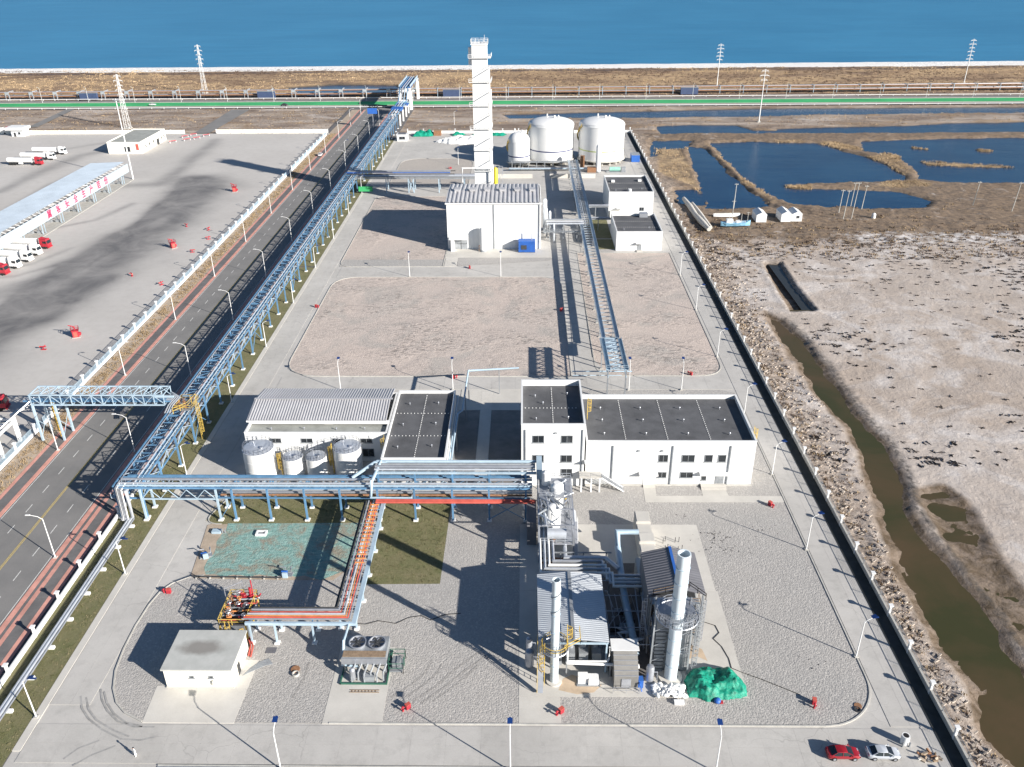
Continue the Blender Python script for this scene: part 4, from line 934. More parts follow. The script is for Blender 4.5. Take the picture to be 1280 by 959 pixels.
def wall_panels(par, x0, x1, y0, y1, h, m, step=4.2, z0=0.0, t=.28):
    """four walls of separate cladding panels with open joints"""
    def run(u0, u1, mk):
        k = max(1, round((u1-u0)/step)); s = (u1-u0)/k
        for i in range(k): mk(u0+i*s+.012, u0+(i+1)*s-.012)
    run(x0, x1, lambda a, b: part(par, 'wall_panel', MB().box(a, y0, z0, b, y0+t, h), m))
    run(x0, x1, lambda a, b: part(par, 'wall_panel', MB().box(a, y1-t, z0, b, y1, h), m))
    run(y0+t+.01, y1-t-.01, lambda a, b: part(par, 'wall_panel', MB().box(x0, a, z0, x0+t, b, h), m))
    run(y0+t+.01, y1-t-.01, lambda a, b: part(par, 'wall_panel', MB().box(x1-t, a, z0, x1, b, h), m))
    part(par, 'coping', MB().box(x0-.05, y0-.05, h+.004, x1+.05, y0+t+.04, h+.1).box(x0-.05, y1-t-.04, h+.004, x1+.05, y1+.05, h+.1).box(x0-.05, y0+t+.05, h+.004, x0+t+.04, y1-t-.05, h+.098).box(x1-t-.04, y0+t+.05, h+.004, x1+.05, y1-t-.05, h+.098), m)
def flat_roof(par, x0, x1, y0, y1, zr, m, seams_x=(), seams_y=(), vents=()):
    part(par, 'roof', MB().box(x0+.29, y0+.29, zr-.3, x1-.29, y1-.29, zr), m)
    mb = MB()
    for sx in seams_x:
        k = int((y1-y0-1)/.75)
        for i in range(k): mb.cyl((sx, y0+.8+i*.75, zr), .09, .12, 6)
    for sy in seams_y:
        k = int((x1-x0-1)/.75)
        for i in range(k): mb.cyl((x0+.8+i*.75, sy, zr), .09, .12, 6)
    if mb.v: part(par, 'seam_caps', mb, M_white, kind='stuff')
    vm = MB().cyl((0,0,0), .09, .5, 8).cyl((0,0,.5), .2, .12, 8, .1).mesh('roof_vent', M_galv)
    for vx, vy in vents: inst(par, 'roof_vent', vm, (vx, vy, zr))
# ---- laboratory: tall block and long block
lt = thing('office_block', 'tall white block with dark flat roof at the left end of the office building', 'building', (5.8, 142, 0))
wall_panels(lt, -.5, 12.2, 142.1, 160.8, 14.6, M_wall, 3.2)
flat_roof(lt, -.5, 12.2, 142.1, 160.8, 13.3, M_roofm, (5.9,), (150.8,), [(2.5,146),(9,146.5),(2.4,155.5),(9.2,156.5),(4,152.5)])
for a, zc in [(2.9,11.2),(8.6,11.2),(2.9,6.6),(8.6,6.6),(8.7,3.3)]: window(lt, 'S', a, zc, 2.3, 1.7, 142.1)
part(lt, 'downpipe', MB().box(.2, 141.9, .1, .42, 142.09, 13.4), M_steel); part(lt, 'downpipe', MB().box(11.6, 141.9, .1, 11.8, 142.09, 13.4), M_steel)
part(lt, 'wall_lamp', MB().box(6.2, 141.8, 12.6, 6.6, 142.09, 12.8), M_steel)
ll = thing('office_block', 'long white two-storey block with dark flat roof and entrance canopies', 'building', (29, 142, 0))
wall_panels(ll, 12.5, 46.4, 142.25, 161.4, 10.6, M_wall, 4.25)
flat_roof(ll, 12.5, 46.4, 142.25, 161.4, 9.7, M_roofm, (20.6, 29.1, 37.7), (), [(16.4+8.5*i, y) for i in range(4) for y in (146.2, 151.6, 156.6)])
for a, zc, w in [(28.1,6.6,1.9),(28.1,2.6,1.9),(33.1,6.6,2.6),(33.1,2.6,2.6),(37.2,6.6,1.6),(39.9,6.6,1.6),(36.7,2.0,1.)]: window(ll, 'S', a, zc, w, 1.7 if zc > 3 else 1.4, 142.25)
for x in (17.9, 29.9, 41.4): part(ll, 'downpipe', MB().box(x-.12, 142.03, .1, x+.12, 142.24, 9.6), M_steel)
door(ll, 'S', 39.9, 1.7, 2.4, 142.25, z0=.5); door(ll, 'S', 25.2, 1.6, 2.3, 142.25, M_white, z0=.3)
for x0, x1, zc in [(23.4, 27.2, 3.1), (35.6, 41.6, 3.2)]: part(ll, 'entrance_canopy', MB().box(x0, 140.9, zc, x1, 142.2, zc+.2), M_white)
for x in (22.9, 27.6): part(ll, 'wall_lamp', MB().box(x, 141.95, 8.3, x+.35, 142.24, 8.6), M_steel)
for k in range(4): part(ll, 'entrance_step', MB().box(36.1, 140.6+k*.35, .04, 41.2, 142.2, .16+k*.12), M_conc2)
for k in range(3): part(ll, 'entrance_step', MB().box(24.4, 141.3+k*.3, .04, 26.9, 142.2, .15+k*.11), M_conc2)
for yb, xb, f in [(146.4, 46.5, 1), (152.5, 13.0, 1)]:
    mb = MB(); caged_ladder(mb, xb+.35, yb, 0 if xb > 20 else 9.7, 10.6 if xb > 20 else 14.2, 1, 0, .55); part(ll, 'roof_ladder', mb, M_yellow)
part(ll, 'plinth', MB().box(12.5, 142.0, -.05, 46.6, 142.2, .35), M_kerb)
es = thing('outside_stair', 'white steel landing and stair leading down along the office front wall', 'stair', (15, 140.6, 0))
part(es, 'landing', MB().box(11.2, 139.7, 3.4, 15.6, 142.0, 3.6), M_conc2); part(es, 'canopy', MB().box(12.2, 140.6, 6.2, 14.6, 142.0, 6.35), M_white)
pm = MB().box(-.14, -.14, 0, .14, .14, 3.39).mesh('post', M_white)
for x in (11.6, 13.6, 15.3): inst(es, 'post', pm, (x, 139.9, 0))
sm = MB().box(-.16, -.75, -.05, .16, .75, .03).mesh('tread', M_steel)
for i in range(14): inst(es, 'tread', sm, (15.8+i*.32, 140.7, 3.3-i*.24))
for y in (139.9, 141.5): part(es, 'stringer', MB().beam((15.6,y,3.4),(20.3,y,0.05), .1, .3), M_white)
mb = MB(); rail_set(mb, [(11.2,139.75,3.6),(15.6,139.75,3.6),(20.2,139.85,.2)], 1.1, False, .06); part(es, 'handrail', mb, M_galv)
# ---- control room with dark roof, and the tank building with ribbed roof
cr = thing('control_building', 'white single-storey building with dark flat roof beside the ribbed roof', 'building', (-22, 142, 0))
wall_panels(cr, -28.7, -15.7, 141.2, 169.6, 7.1, M_wall, 3.3)
flat_roof(cr, -28.7, -15.7, 141.2, 169.6, 6.5, M_roofm, (-22.2,), (150.8, 160.2), [(-26,146),(-19,146.5),(-26,155),(-19,155.5),(-25.6,164),(-19.2,164.4)])
mb = MB(); caged_ladder(mb, -29.1, 148, 3.5, 7.2, -1, 0, .9); part(cr, 'roof_ladder', mb, M_yellow)
part(cr, 'wall_pipe', MB().tube([(-14.6,141.5,6.6),(-14.6,160,6.6),(-13.6,161,6.8),(-13.4,180,6.9),(-1.2,181.5,6.9)], .2, 10).tube([(-15.2,141.5,5.6),(-15.2,170,5.6)], .16, 8), M_lblue, True)
for (x, y) in [(-14.6,147),(-14.6,155),(-13.4,168),(-13.3,178),(-6,180.9)]: part(cr, 'pipe_post', MB().box(x-.1, y-.1, 0, x+.1, y+.1, 6.6), M_steel)
def ribbed(mb, x0, x1, pts, pitch, amp, t=.08):
    """corrugated sheet: ribs run along the profile pts [(y,z)...]"""
    k = int((x1-x0)/pitch); cols = []
    for i in range(k):
        a = x0+i*pitch; cols += [(a, 0), (a+pitch*.45, 0), (a+pitch*.55, amp), (a+pitch*.9, amp), (a+pitch*.99, 0)]
    n = len(pts); vs = [(x, y, z+d) for (x, d) in cols for (y, z) in pts]
    mb.add(vs, [(i*n+j, (i+1)*n+j, (i+1)*n+j+1, i*n+j+1) for i in range(len(cols)-1) for j in range(n-1)])
def ribbed_y(mb, y0, y1, pts, pitch, amp):
    """ribs run along X profile pts [(x,z)...], repeated along Y"""
    k = int((y1-y0)/pitch); cols = []
    for i in range(k):
        a = y0+i*pitch; cols += [(a, 0), (a+pitch*.45, 0), (a+pitch*.55, amp), (a+pitch*.9, amp), (a+pitch*.99, 0)]
    n = len(pts); vs = [(x, y, z+d) for (y, d) in cols for (x, z) in pts]
    mb.add(vs, [(i*n+j, i*n+j+1, (i+1)*n+j+1, (i+1)*n+j) for i in range(len(cols)-1) for j in range(n-1)])
tb = thing('tank_building', 'long white building with grey ribbed gable roof behind the four white tanks', 'building', (-44, 151, 0))
wall_panels(tb, -59.2, -28.95, 151.0, 168.6, 7.1, M_wall, 3.8)
flat_roof(tb, -59.2, -28.95, 151.0, 155.6, 6.6, M_roofg, (), (), [(-54,153),(-47,153.2),(-40,153),(-34,153.2)])
mb = MB(); ribbed(mb, -59.6, -28.9, [(154.6, 8.0), (161.6, 9.3), (168.9, 8.0)], .58, .12); part(tb, 'ribbed_roof', mb, M_corr)
part(tb, 'ridge_cap', MB().box(-59.6, 161.3, 9.46, -28.9, 161.9, 9.54), M_corr); part(tb, 'gutter', MB().box(-59.6, 154.3, 7.7, -28.9, 154.6, 8.0), M_white)
part(tb, 'gable_wall', MB().add([(-59.2,154.7,7.2),(-59.2,168.6,7.2),(-59.2,168.6,7.9),(-59.2,161.6,9.2),(-59.2,154.7,7.9),(-58.9,154.7,7.2),(-58.9,168.6,7.2),(-58.9,168.6,7.9),(-58.9,161.6,9.2),(-58.9,154.7,7.9)], [(0,4,3,2,1),(5,6,7,8,9),(0,5,9,4),(2,7,6,1),(3,8,7,2),(4,9,8,3)]).box(-58.88,154.62,7.11,-28.97,154.9,7.95), M_wall)
for a, zc in [(-52.8,5.2),(-46.1,5.2),(-39.4,5.2),(-33.4,5.2),(-33.2,2.2)]: window(tb, 'S', a, zc, 2.5, 1.1 if zc > 3 else 2., 151.0)
def tank(label, x, y, r, h, stair, m=M_white):
    t = thing('storage_tank', label, 'tank', (x, y, 0), 0)
    part(t, 'shell', MB().lathe((x, y, 0), [(r, .1), (r, h*.33), (r, h*.66), (r, h)], 40), m, True)
    part(t, 'roof', MB().lathe((x, y, h+.003), [(r*1.02, 0), (r*.6, r*.09), (.12, r*.15)], 40), M_alu, True)
    mb = MB(); pts = [(x+r*.96*math.cos(a), y+r*.96*math.sin(a), h+.05) for a in [2*math.pi*k/20 for k in range(20)]]; rail_set(mb, pts, 1.0, True, .05); part(t, 'handrail', mb, M_galv)
    part(t, 'manhole', MB().cyl((x+r*.3, y-r*.25, h+r*.1), .35, .35, 12), M_galv); part(t, 'nozzle', MB().tube([(x-r*.3, y+r*.2, h+.1), (x-r*.3, y+r*.2, h+1.1), (x-r*.3-.5, y+r*.2, h+1.2)], .09, 6), M_galv)
    part(t, 'base', MB().cyl((x, y, -.05), r+.3, .145, 32), M_kerb)
    for k in range(1, 3): part(t, 'weld_band', MB().ring((x, y, h*k/3), r, .035, 40, 4), M_white)
    if stair is not None:
        mb = MB(); caged_ladder(mb, x+stair*(r+.25), y-.6, 0, h, stair, 0, .6); caged_ladder(mb, x+stair*(r+.3), y-.6, 0, h, stair, 0, .55); part(t, 'ladder', mb, M_yellow)
    return t
tank('widest white tank with ladder at the left end of the row of four', -55.0, 146.2, 3.15, 6.5, None)
tank('small white tank second from left in the row, yellow ladder beside it', -47.9, 145.7, 2.1, 4.8, -1)
tank('small white tank third from left in the row under the window', -43.0, 145.6, 2.1, 4.9, None)
tank('white tank with yellow ladder at the right end of the row of four', -36.7, 147.0, 2.85, 6.3, -1)
# ---- compressor hall
ch = thing('compressor_hall', 'tall white hall with grey ribbed roof in front of the white tower', 'building', (-10.5, 288, 0))
wall_panels(ch, -27.2, 6.05, 288.4, 312.6, 16.8, M_wall, 16.6)
mb = MB(); ribbed(mb, -27.5, 6.3, [(288.0, 16.95), (300.5, 17.9), (313.0, 16.95)], 1.5, .22); part(ch, 'ribbed_roof', mb, M_corr)
part(ch, 'gable_infill', MB().add([(-27.0,288.6,16.8),(-27.0,312.4,16.8),(-27.0,300.5,17.8),(-26.9,288.6,16.8),(-26.9,312.4,16.8),(-26.9,300.5,17.8)], [(0,2,1),(3,4,5),(0,3,5,2),(1,2,5,4)]).add([(5.9,288.6,16.8),(5.9,312.4,16.8),(5.9,300.5,17.8),(5.8,288.6,16.8),(5.8,312.4,16.8),(5.8,300.5,17.8)], [(0,1,2),(3,5,4),(0,2,5,3),(1,4,5,2)]), M_wall)
vm = MB().box(-.9, -1.3, 0, .9, 1.3, .6).box(-1.1, -1.5, .62, 1.1, 1.5, .8).mesh('roof_ventilator', M_corr)
for k in range(6): inst(ch, 'roof_ventilator', vm, (-24+k*5.4, 300.5, 17.95))
part(ch, 'gutter', MB().box(-27.6, 287.8, 16.5, 6.4, 288.1, 16.92), M_white)
dr = part(ch, 'roller_door', MB().box(-24.6, 288.22, 0, -20.2, 288.39, 4.2), M_steel); part(dr, 'door_rib', MB().box(-22.45, 288.12, .1, -22.35, 288.2, 4.1).box(-24.6, 288.12, 2.05, -22.46, 288.2, 2.15).box(-22.34, 288.12, 2.05, -20.2, 288.2, 2.15), M_dark)
part(ch, 'porch', MB().box(-26.6, 285.6, 4.3, -20.0, 288.35, 4.5).box(-26.6, 287.6, 0, -26.2, 288.3, 4.29).box(-25.9, 285.6, 0, -24.7, 288.3, 4.29), M_wall)
part(ch, 'corner_pipe', MB().box(5.3, 288.1, .2, 5.6, 288.38, 16.4).box(-10.75, 288.18, .2, -10.4, 288.39, 16.6), M_steel)
ws = thing('white_silo', 'slim white vertical vessel standing against the hall front', 'silo', (-14.4, 286, 0))
part(ws, 'shell', MB().lathe((-14.4, 286.2, .6), [(1.15,0),(1.25,.3),(1.25,7.4),(1.0,8.0),(.4,8.3)], 28), M_white, True); part(ws, 'skirt', MB().cyl((-14.4, 286.2, -.05), 1.3, .645, 24), M_steel); part(ws, 'pipe', MB().tube([(-15.9,285.6,.2),(-15.9,285.6,2.2),(-15.2,286,2.6)], .1, 6), M_rust)
bc = thing('blue_container', 'bright blue steel container beside the right corner of the hall', 'container', (1, 285.4, 0))
part(bc, 'body', MB().box(-1.9, 284.4, .2, 4.0, 287.4, 4.2), M_bluep); mb = MB()
for k in range(14): mb.box(-1.7+k*.42, 284.32, .4, -1.5+k*.42, 284.395, 4.0)
part(bc, 'rib', mb, M_bluep); part(bc, 'louvre', MB().box(-1.0, 284.25, 1.2, 1.0, 284.31, 2.8), M_dark); part(bc, 'exhaust', MB().tube([(2.8,286,4.2),(2.8,286,7.5)], .12, 8), M_galv); part(bc, 'skid', MB().box(-1.9, 284.4, -.02, 4.0, 287.4, .19), M_dark)
# ---- two plain white buildings
def plain(label, x0, x1, y0, y1, h, extra):
    b = thing('utility_building', label, 'building', ((x0+x1)/2, y0, 0)); wall_panels(b, x0, x1, y0, y1, h, M_wall, 4.4)
    flat_roof(b, x0, x1, y0, y1, h-.65, M_roofm, (), [y0+(y1-y0)*k for k in (.33, .66)] if extra else [y0+(y1-y0)*.3, y0+(y1-y0)*.6], [(x0+3, y0+4), (x1-4, y0+6)])
    return b
b1 = plain('lower white building with dark flat roof nearest the white hall', 32.7, 48.9, 286.3, 307.8, 7.0, 1); b2 = plain('taller white building with dark flat roof next to the right big tank', 33.4, 50.9, 325.4, 351.2, 10.4, 0)
door(b1, 'S', 41.0, 1.4, 2.4, 286.3); part(b1, 'door_canopy', MB().box(39.6, 284.9, 2.9, 42.4, 286.25, 3.1), M_white); part(b1, 'step', MB().box(40, 284.8, -.04, 42, 286.25, .3), M_conc2)
part(b1, 'air_unit', MB().box(43, 305, 6.4, 46, 307, 7.9), M_galv); window(b2, 'S', 46.5, 3.6, 1.8, 1.4, 325.4); part(b2, 'door_canopy', MB().box(36.5, 323.9, 4.0, 39.6, 325.35, 4.2), M_white); part(b2, 'side_duct', MB().box(34, 323.6, .1, 39, 325.3, 3.0), M_cream)
for (x, y) in [(36.5, 343), (47.5, 344)]: part(b2, 'roof_hatch', MB().box(x-.7, y-.7, 9.76, x+.7, y+.7, 10.5), M_white)
part(b2, 'roof_fan', MB().cyl((41.8, 328.5, 9.76), .7, 1.0, 12), M_white)
# ---- small shed in the front
sh = thing('small_shed', 'small cream shed with stained flat roof at the lower left corner', 'shed', (-48.6, 89.3, 0))
part(sh, 'wall', MB().box(-53.7, 89.3, -.05, -43.6, 96.9, 3.72), M_cream); 
def mk_shedroof():
    m, n, l, b = nodes('stained_roof'); pos = P(n); c = mixc(n, l, ramp(n, l, noise(n, l, pos, .5, 4, .6), .3, .7), (.38,.39,.37), (.47,.475,.455))
    mp = N(n, 'ShaderNodeMapping'); mp.inputs['Location'].default_value = (49.3*.24, -93.5*.55, 0); mp.inputs['Scale'].default_value = (.24,.55,0); l.new(pos, mp.inputs[0])
    ln = N(n, 'ShaderNodeVectorMath', operation='LENGTH'); l.new(mp.outputs[0], ln.inputs[0])
    f = math_(n, l, 'ADD', ln.outputs['Value'], math_(n, l, 'MULTIPLY', noise(n, l, pos, .6, 5, .7), .7)); c = mixc(n, l, ramp(n, l, f, .85, 1.35, .75, 0), c, (.17,.155,.14))
    l.new(c, b.inputs['Base Color']); b.inputs['Roughness'].default_value = .9; return m
part(sh, 'roof', MB().box(-53.95, 89.05, 3.724, -43.35, 97.15, 3.98), mk_shedroof()); part(sh, 'plinth', MB().box(-53.8, 89.15, -.05, -43.5, 89.28, .25), M_conc2)
for a in (-49.6, -46.7): window(sh, 'S', a, 2.3, .7, .45, 89.3)
door(sh, 'E', 92.2, 1.0, 2.1, -43.6, M_dark); part(sh, 'meter_box', MB().box(-46.5, 88.9, .9, -45.5, 89.28, 1.7), M_cream); part(sh, 'wall_pipe', MB().tube([(-53.0,97.6,3.4),(-45,97.6,3.4)], .09, 6), M_galv)
# ---- big tanks
def big_tank(label, x, y, r, h, dome, stripe):
    t = thing('storage_tank', label, 'tank', (x, y, 0)); part(t, 'shell', MB().lathe((x, y, 2.2), [(r,0),(r,h*.5),(r,h)], 64), M_white, True)
    n = 8; prof = [(r*1.01*math.cos(k/n*math.pi/2*.96), dome*math.sin(k/n*math.pi/2)) for k in range(n+1)]
    part(t, 'dome', MB().lathe((x, y, 2.2+h+.003), prof, 64), M_white, True)
    part(t, 'stripe', MB().lathe((x, y, 2.2+h*.27), [(r+.02,0),(r+.02,.55)], 64), stripe, True)
    mb = MB(); pts = [(x+r*.97*math.cos(a), y+r*.97*math.sin(a), 2.2+h) for a in [2*math.pi*k/28 for k in range(28)]]; rail_set(mb, pts, 1.1, True, .09); part(t, 'handrail', mb, M_white)
    mb = MB(); st = [(x+(r+.6)*math.cos(a), y+(r+.6)*math.sin(a), 2.2+h*(k/30)) for k, a in enumerate([2.0+k*.055 for k in range(31)])]; rail_set(mb, st, 1.2, False, .12)
    for a, b in zip(st[:-1], st[1:]): mb.beam(a, b, .7, .12)
    part(t, 'spiral_stair', mb, M_yellow)
    mb = MB()
    for k in range(16): a = 2*math.pi*k/16; mb.box(x+math.cos(a)*r*.9-.35, y+math.sin(a)*r*.9-.35, -.05, x+math.cos(a)*r*.9+.35, y+math.sin(a)*r*.9+.35, 1.7)
    part(t, 'pile_cap', mb, M_kerb); part(t, 'base_slab', MB().cyl((x, y, 1.71), r+.8, .48, 48), M_kerb)
    part(t, 'dome_nozzle', MB().cyl((x+1.5, y-1, 2.2+h+dome*.96), .5, 1.2, 10).cyl((x-2, y+1.5, 2.2+h+dome*.93), .35, 1.6, 10).cyl((x+3.5, y+.5, 2.2+h+dome*.85), .3, 1.4, 10), M_white); return t
M_navy = mat('navy_stripe', (.02,.03,.12), .5); M_lime = mat('lime_stripe', (.45,.52,.22), .5); 
big_tank('left of the two biggest white domed tanks, navy stripe round it', 13.3, 420.5, 11.1, 15.6, 3.2, M_navy); big_tank('right of the two biggest white domed tanks, pale yellow stripe round it', 38.0, 420.3, 11.1, 15.6, 3.2, M_lime); big_tank('smaller white tank with pointed roof left of the big tanks', -2.4, 411.5, 5.2, 9.6, 4.2, M_navy)
tp = thing('tank_platform', 'grey service platform with pipework at the foot of the big tanks', 'platform', (15, 402, 0))
part(tp, 'deck', MB().box(-6, 402.5, 3.4, 22, 405.5, 3.6), M_steel); mb = MB(); rail_set(mb, [(-6,402.5,3.6),(22,402.5,3.6)], 1.1, False, .08); part(tp, 'handrail', mb, M_steel)
cm2 = MB().box(-.15,-.15,0,.15,.15,3.39).mesh('column', M_steel)
for k in range(8): inst(tp, 'column', cm2, (-5.6+k*3.9, 402.8, 0))
for k in range(4): part(tp, 'pipe', MB().tube([(-7, 401.2-k*.6, 1.3), (34, 401.2-k*.6, 1.3)], .22, 7), [M_galv, M_alu, M_steel, M_lblue][k], True)
part(tp, 'machine', MB().box(30, 397, 0, 34, 400, 2.2).box(27, 404, 0, 29, 406, 6), M_rust)
pl_ = thing('bund_wall', 'low pale concrete bund wall in front of the big tanks', 'wall', (5, 388, 0)); part(pl_, 'wall', MB().box(-14, 387.2, -.04, 4, 387.6, 1.9), M_conc2); part(pl_, 'wall', MB().box(12, 387.2, -.04, 33, 387.6, 1.9), M_conc2)
vs = thing('slim_vessel', 'slim white vertical vessel in front of the right big tank', 'vessel', (35, 398, 0)); part(vs, 'shell', MB().lathe((35,398,.5), [(1.2,0),(1.2,11.2),(.8,12),(.2,12.3)], 24), M_white, True); part(vs, 'skirt', MB().cyl((35,398,-.05), 1.3, .545, 20), M_steel)
cp = thing('compressor_skid', 'pale green pump skid at the foot of the right big tank', 'pump skid', (44, 398, 0)); part(cp, 'motor', MB().tube([(40.5,398.5,1.3),(45.5,398.5,1.3)], 1.0, 12), mat('pale_green_paint', (.25,.5,.42), .5)); part(cp, 'frame', MB().box(39,397,0,48,400,.3), M_steel); part(cp, 'cooler', MB().box(46,397.4,.31,48,399.6,2.2), M_steel)
bb = thing('blue_cabin', 'dark blue container right of the big tanks by the fence', 'container', (55, 420, 0)); part(bb, 'body', MB().box(53,417,.1,57,423,3.4), M_bluep); part(bb, 'roof', MB().box(52.9,416.9,3.41,57.1,423.1,3.55), M_steel)
# ---- white tower
tw = thing('cold_box_tower', 'very tall white square tower with platforms standing behind the hall', 'tower', (-17, 331, 0))
tx0, tx1, ty0, ty1, th = -19.2, -13.6, 328.6, 334.2, 64.0
for k in range(8): part(tw, 'tower_section', MB().box(tx0, ty0, k*8+.02, tx1, ty1, k*8+7.98), M_wall)
for k, zz in enumerate([10, 18, 26, 34, 42.5, 51, 59.5]):
    pf = part(tw, 'platform', MB().box(tx1+.01, ty0-.3, zz, tx1+1.5, ty1, zz+.15).box(tx0-(1.3 if k > 2 else 0), ty0-1.0, zz, tx1+1.5, ty0-.31, zz+.15), M_white)
    mb = MB(); rail_set(mb, [(tx0-(1.3 if k > 2 else 0), ty0-1.0, zz+.15), (tx1+1.5, ty0-1.0, zz+.15), (tx1+1.5, ty1, zz+.15)], 1.2, False, .1); part(pf, 'handrail', mb, M_white)
for k in range(7): zz = 2+k*8.4; part(tw, 'stair_flight', MB().beam((tx0+.2, ty0-.5, zz), (tx1+.9, ty0-.5, zz+3.6), .8, .15).beam((tx0+.2, ty0-.9, zz+1.1), (tx1+.9, ty0-.9, zz+4.7), .08), M_galv)
part(tw, 'top_cap', MB().box(tx0-.3, ty0-.3, 64.0, tx1+.3, ty1+.3, 64.4), M_white); mb = MB(); rail_set(mb, [(tx0-.3,ty0-.3,64.4),(tx1+.3,ty0-.3,64.4),(tx1+.3,ty1+.3,64.4),(tx0-.3,ty1+.3,64.4)], 1.3, True, .1); part(tw, 'top_rail', mb, M_white)
part(tw, 'side_pipe', MB().tube([(tx1+.6, ty0+1, 0), (tx1+.6, ty0+1, 56)], .35, 8).tube([(tx1+.9, ty0+3, 0), (tx1+.9, ty0+3, 48)], .5, 8), M_white, True); part(tw, 'side_box', MB().box(tx0-1.3, ty0+1, 57, tx0-.01, ty0+3.5, 63), M_white)
part(tw, 'vent_pipe', MB().tube([(tx1-1, ty1-1, 64.4), (tx1-1, ty1-1, 67)], .1, 6), M_galv)
yt = thing('yellow_vessel', 'yellow upright vessel between the white tower and the smaller tank', 'vessel', (-12, 366, 0)); part(yt, 'shell', MB().lathe((-12.3,366,0), [(.95,0),(.95,9.5),(.5,10.2)], 20), mat('bright_yellow_paint', (.78,.60,.04), .45), True); part(yt, 'frame', MB().box(-10.9,365,0,-10.7,365.2,11).box(-10.9,367,0,-10.7,367.2,11).box(-9.3,365,0,-9.1,365.2,11).beam((-10.8,365.1,10.9),(-9.2,365.1,10.9),.2).beam((-10.8,365.1,5),(-9.2,365.1,8),.15), M_galv)
cb = thing('cold_box_annex', 'lower white box with pipework at the foot of the tall white tower', 'cold box', (-17, 338, 0)); part(cb, 'box', MB().box(-13.5, 334.4, 0, -9.0, 341, 9), M_wall); part(cb, 'loop_pipe', MB().tube([(-24,327,14),(-24,327,19.5),(-12,327,19.5),(-12,327,14)], .25, 8), M_white)
# ================================================================== CENTRAL RACKS
cen = thing('pipe_rack', 'grey cable-tray rack running over the gravel from the office to the big tanks', 'pipe rack', (23, 250, 0))
cx0, cx1, cz = 21.2, 24.9, 4.9
cm = MB().box(-.14,-.14,0,.14,.14,cz-.3).mesh('column', M_steel); cb = MB().box(cx0, -.12, -.14, cx1, .12, .1).mesh('cross_beam', M_tray); cft = MB().box(-.4,-.4,-.05,.4,.4,.12).mesh('footing', M_kerb)
for x, m in ((cx0, M_tray), (cx1, M_tray)): part(cen, 'side_girder', MB().box(x-.55, 203, cz-.15, x+.55, 402, cz-.05).box(x-.55, 203, cz-.05, x-.48, 402, cz+.35).box(x+.48, 203, cz-.05, x+.55, 402, cz+.35), m)
for k in range(72): inst(cen, 'cross_beam', cb, (0, 204+k*2.75, cz-.32))
for k in range(21):
    for x in (cx0, cx1): inst(cen, 'column', cm, (x, 204.5+k*9.6, 0)); inst(cen, 'footing', cft, (x, 204.5+k*9.6, .06))
lb = MB().box(0,-.1,0,.9,.1,.12).mesh('bracket', M_steel)
for k in range(20): inst(cen, 'bracket', lb, (cx0-1.45, 209+k*9.6, 3.2))
for k, (x, r) in enumerate([(22.2,.12),(22.8,.16),(23.5,.12),(24.0,.1)]): part(cen, 'pipe', MB().tube([(x, 300, cz+r), (x, 402, cz+r)], r, 7), [M_galv, M_alu, M_steel, M_galv][k], True)
tl = thing('rack_tower', 'taller pale blue end section of the cable rack with lattice deck by the office', 'pipe rack', (22, 186, 0))
tx0_, tx1_, ty0_, ty1_, tz = 20.1, 24.4, 177.4, 195, 8.6
for x in (tx0_, tx1_):
    part(tl, 'side_girder', MB().box(x-.5, ty0_, tz-.25, x+.5, ty1_, tz-.12).box(x-.5, ty0_, tz-.12, x-.42, ty1_, tz+.35).box(x+.42, ty0_, tz-.12, x+.5, ty1_, tz+.35), M_lblue); part(tl, 'lower_chord', MB().box(x-.1, ty0_, tz-2.2, x+.1, ty1_, tz-2), M_lblue)
cm = MB().box(-.15,-.15,0,.15,.15,tz-.27).mesh('column', M_steel)
for y in (178, 194.5):
    for x in (tx0_, tx1_): inst(tl, 'column', cm, (x, y, 0)); inst(tl, 'footing', cft, (x, y, .06))
cb = MB().box(tx0_+.5,-.14,-.1,tx1_-.5,.14,.1).mesh('cross_beam', M_lblue); db = MB(); db.beam((tx0_+.5,0,0),(tx1_-.5,2.4,0),.14); db.beam((tx1_-.5,0,.02),(tx0_+.5,2.4,.02),.14); db = db.mesh('deck_brace', M_lblue)
for k in range(8): inst(tl, 'cross_beam', cb, (0, ty0_+.2+k*2.45, tz)); 
for k in range(7): inst(tl, 'deck_brace', db, (0, ty0_+.2+k*2.45, tz-.05))
vd = MB(); vd.beam((0,0,tz-2.1),(0,2.4,tz-.25),.12); vd = vd.mesh('web_diagonal', M_lblue)
for k in range(7):
    for x in (tx0_, tx1_): inst(tl, 'web_diagonal', vd, (x, ty0_+.2+k*2.45, 0))
mb = MB(); rail_set(mb, [(19.6,ty0_,tz),(24.9,ty0_,tz)], 1.1, False, .07); part(tl, 'handrail', mb, M_lblue)
part(tl, 'link_pipe', MB().tube([(11.8,183,5.2),(26.5,183,5.2)], .16, 8).tube([(12,182.4,4.4),(24,182.4,4.4)], .1, 8), M_lblue, True); part(tl, 'riser', MB().box(20.1,195.3,4.8,24.4,202.9,4.95), M_tray)
hx_ = thing('pipe_rack', 'cluster of grey pipes linking the white hall to the cable rack', 'pipe rack', (14, 300, 0))
for k, (y, r) in enumerate([(299,.3),(300.2,.22),(301.4,.4),(302.6,.25),(304,.3)]): part(hx_, 'pipe', MB().tube([(8.5, y, .5), (8.5, y, 6+.3*(k%2)), (22, y, 6+.3*(k % 2))], r, 8), [M_alu, M_galv, M_white, M_steel, M_alu][k], True)
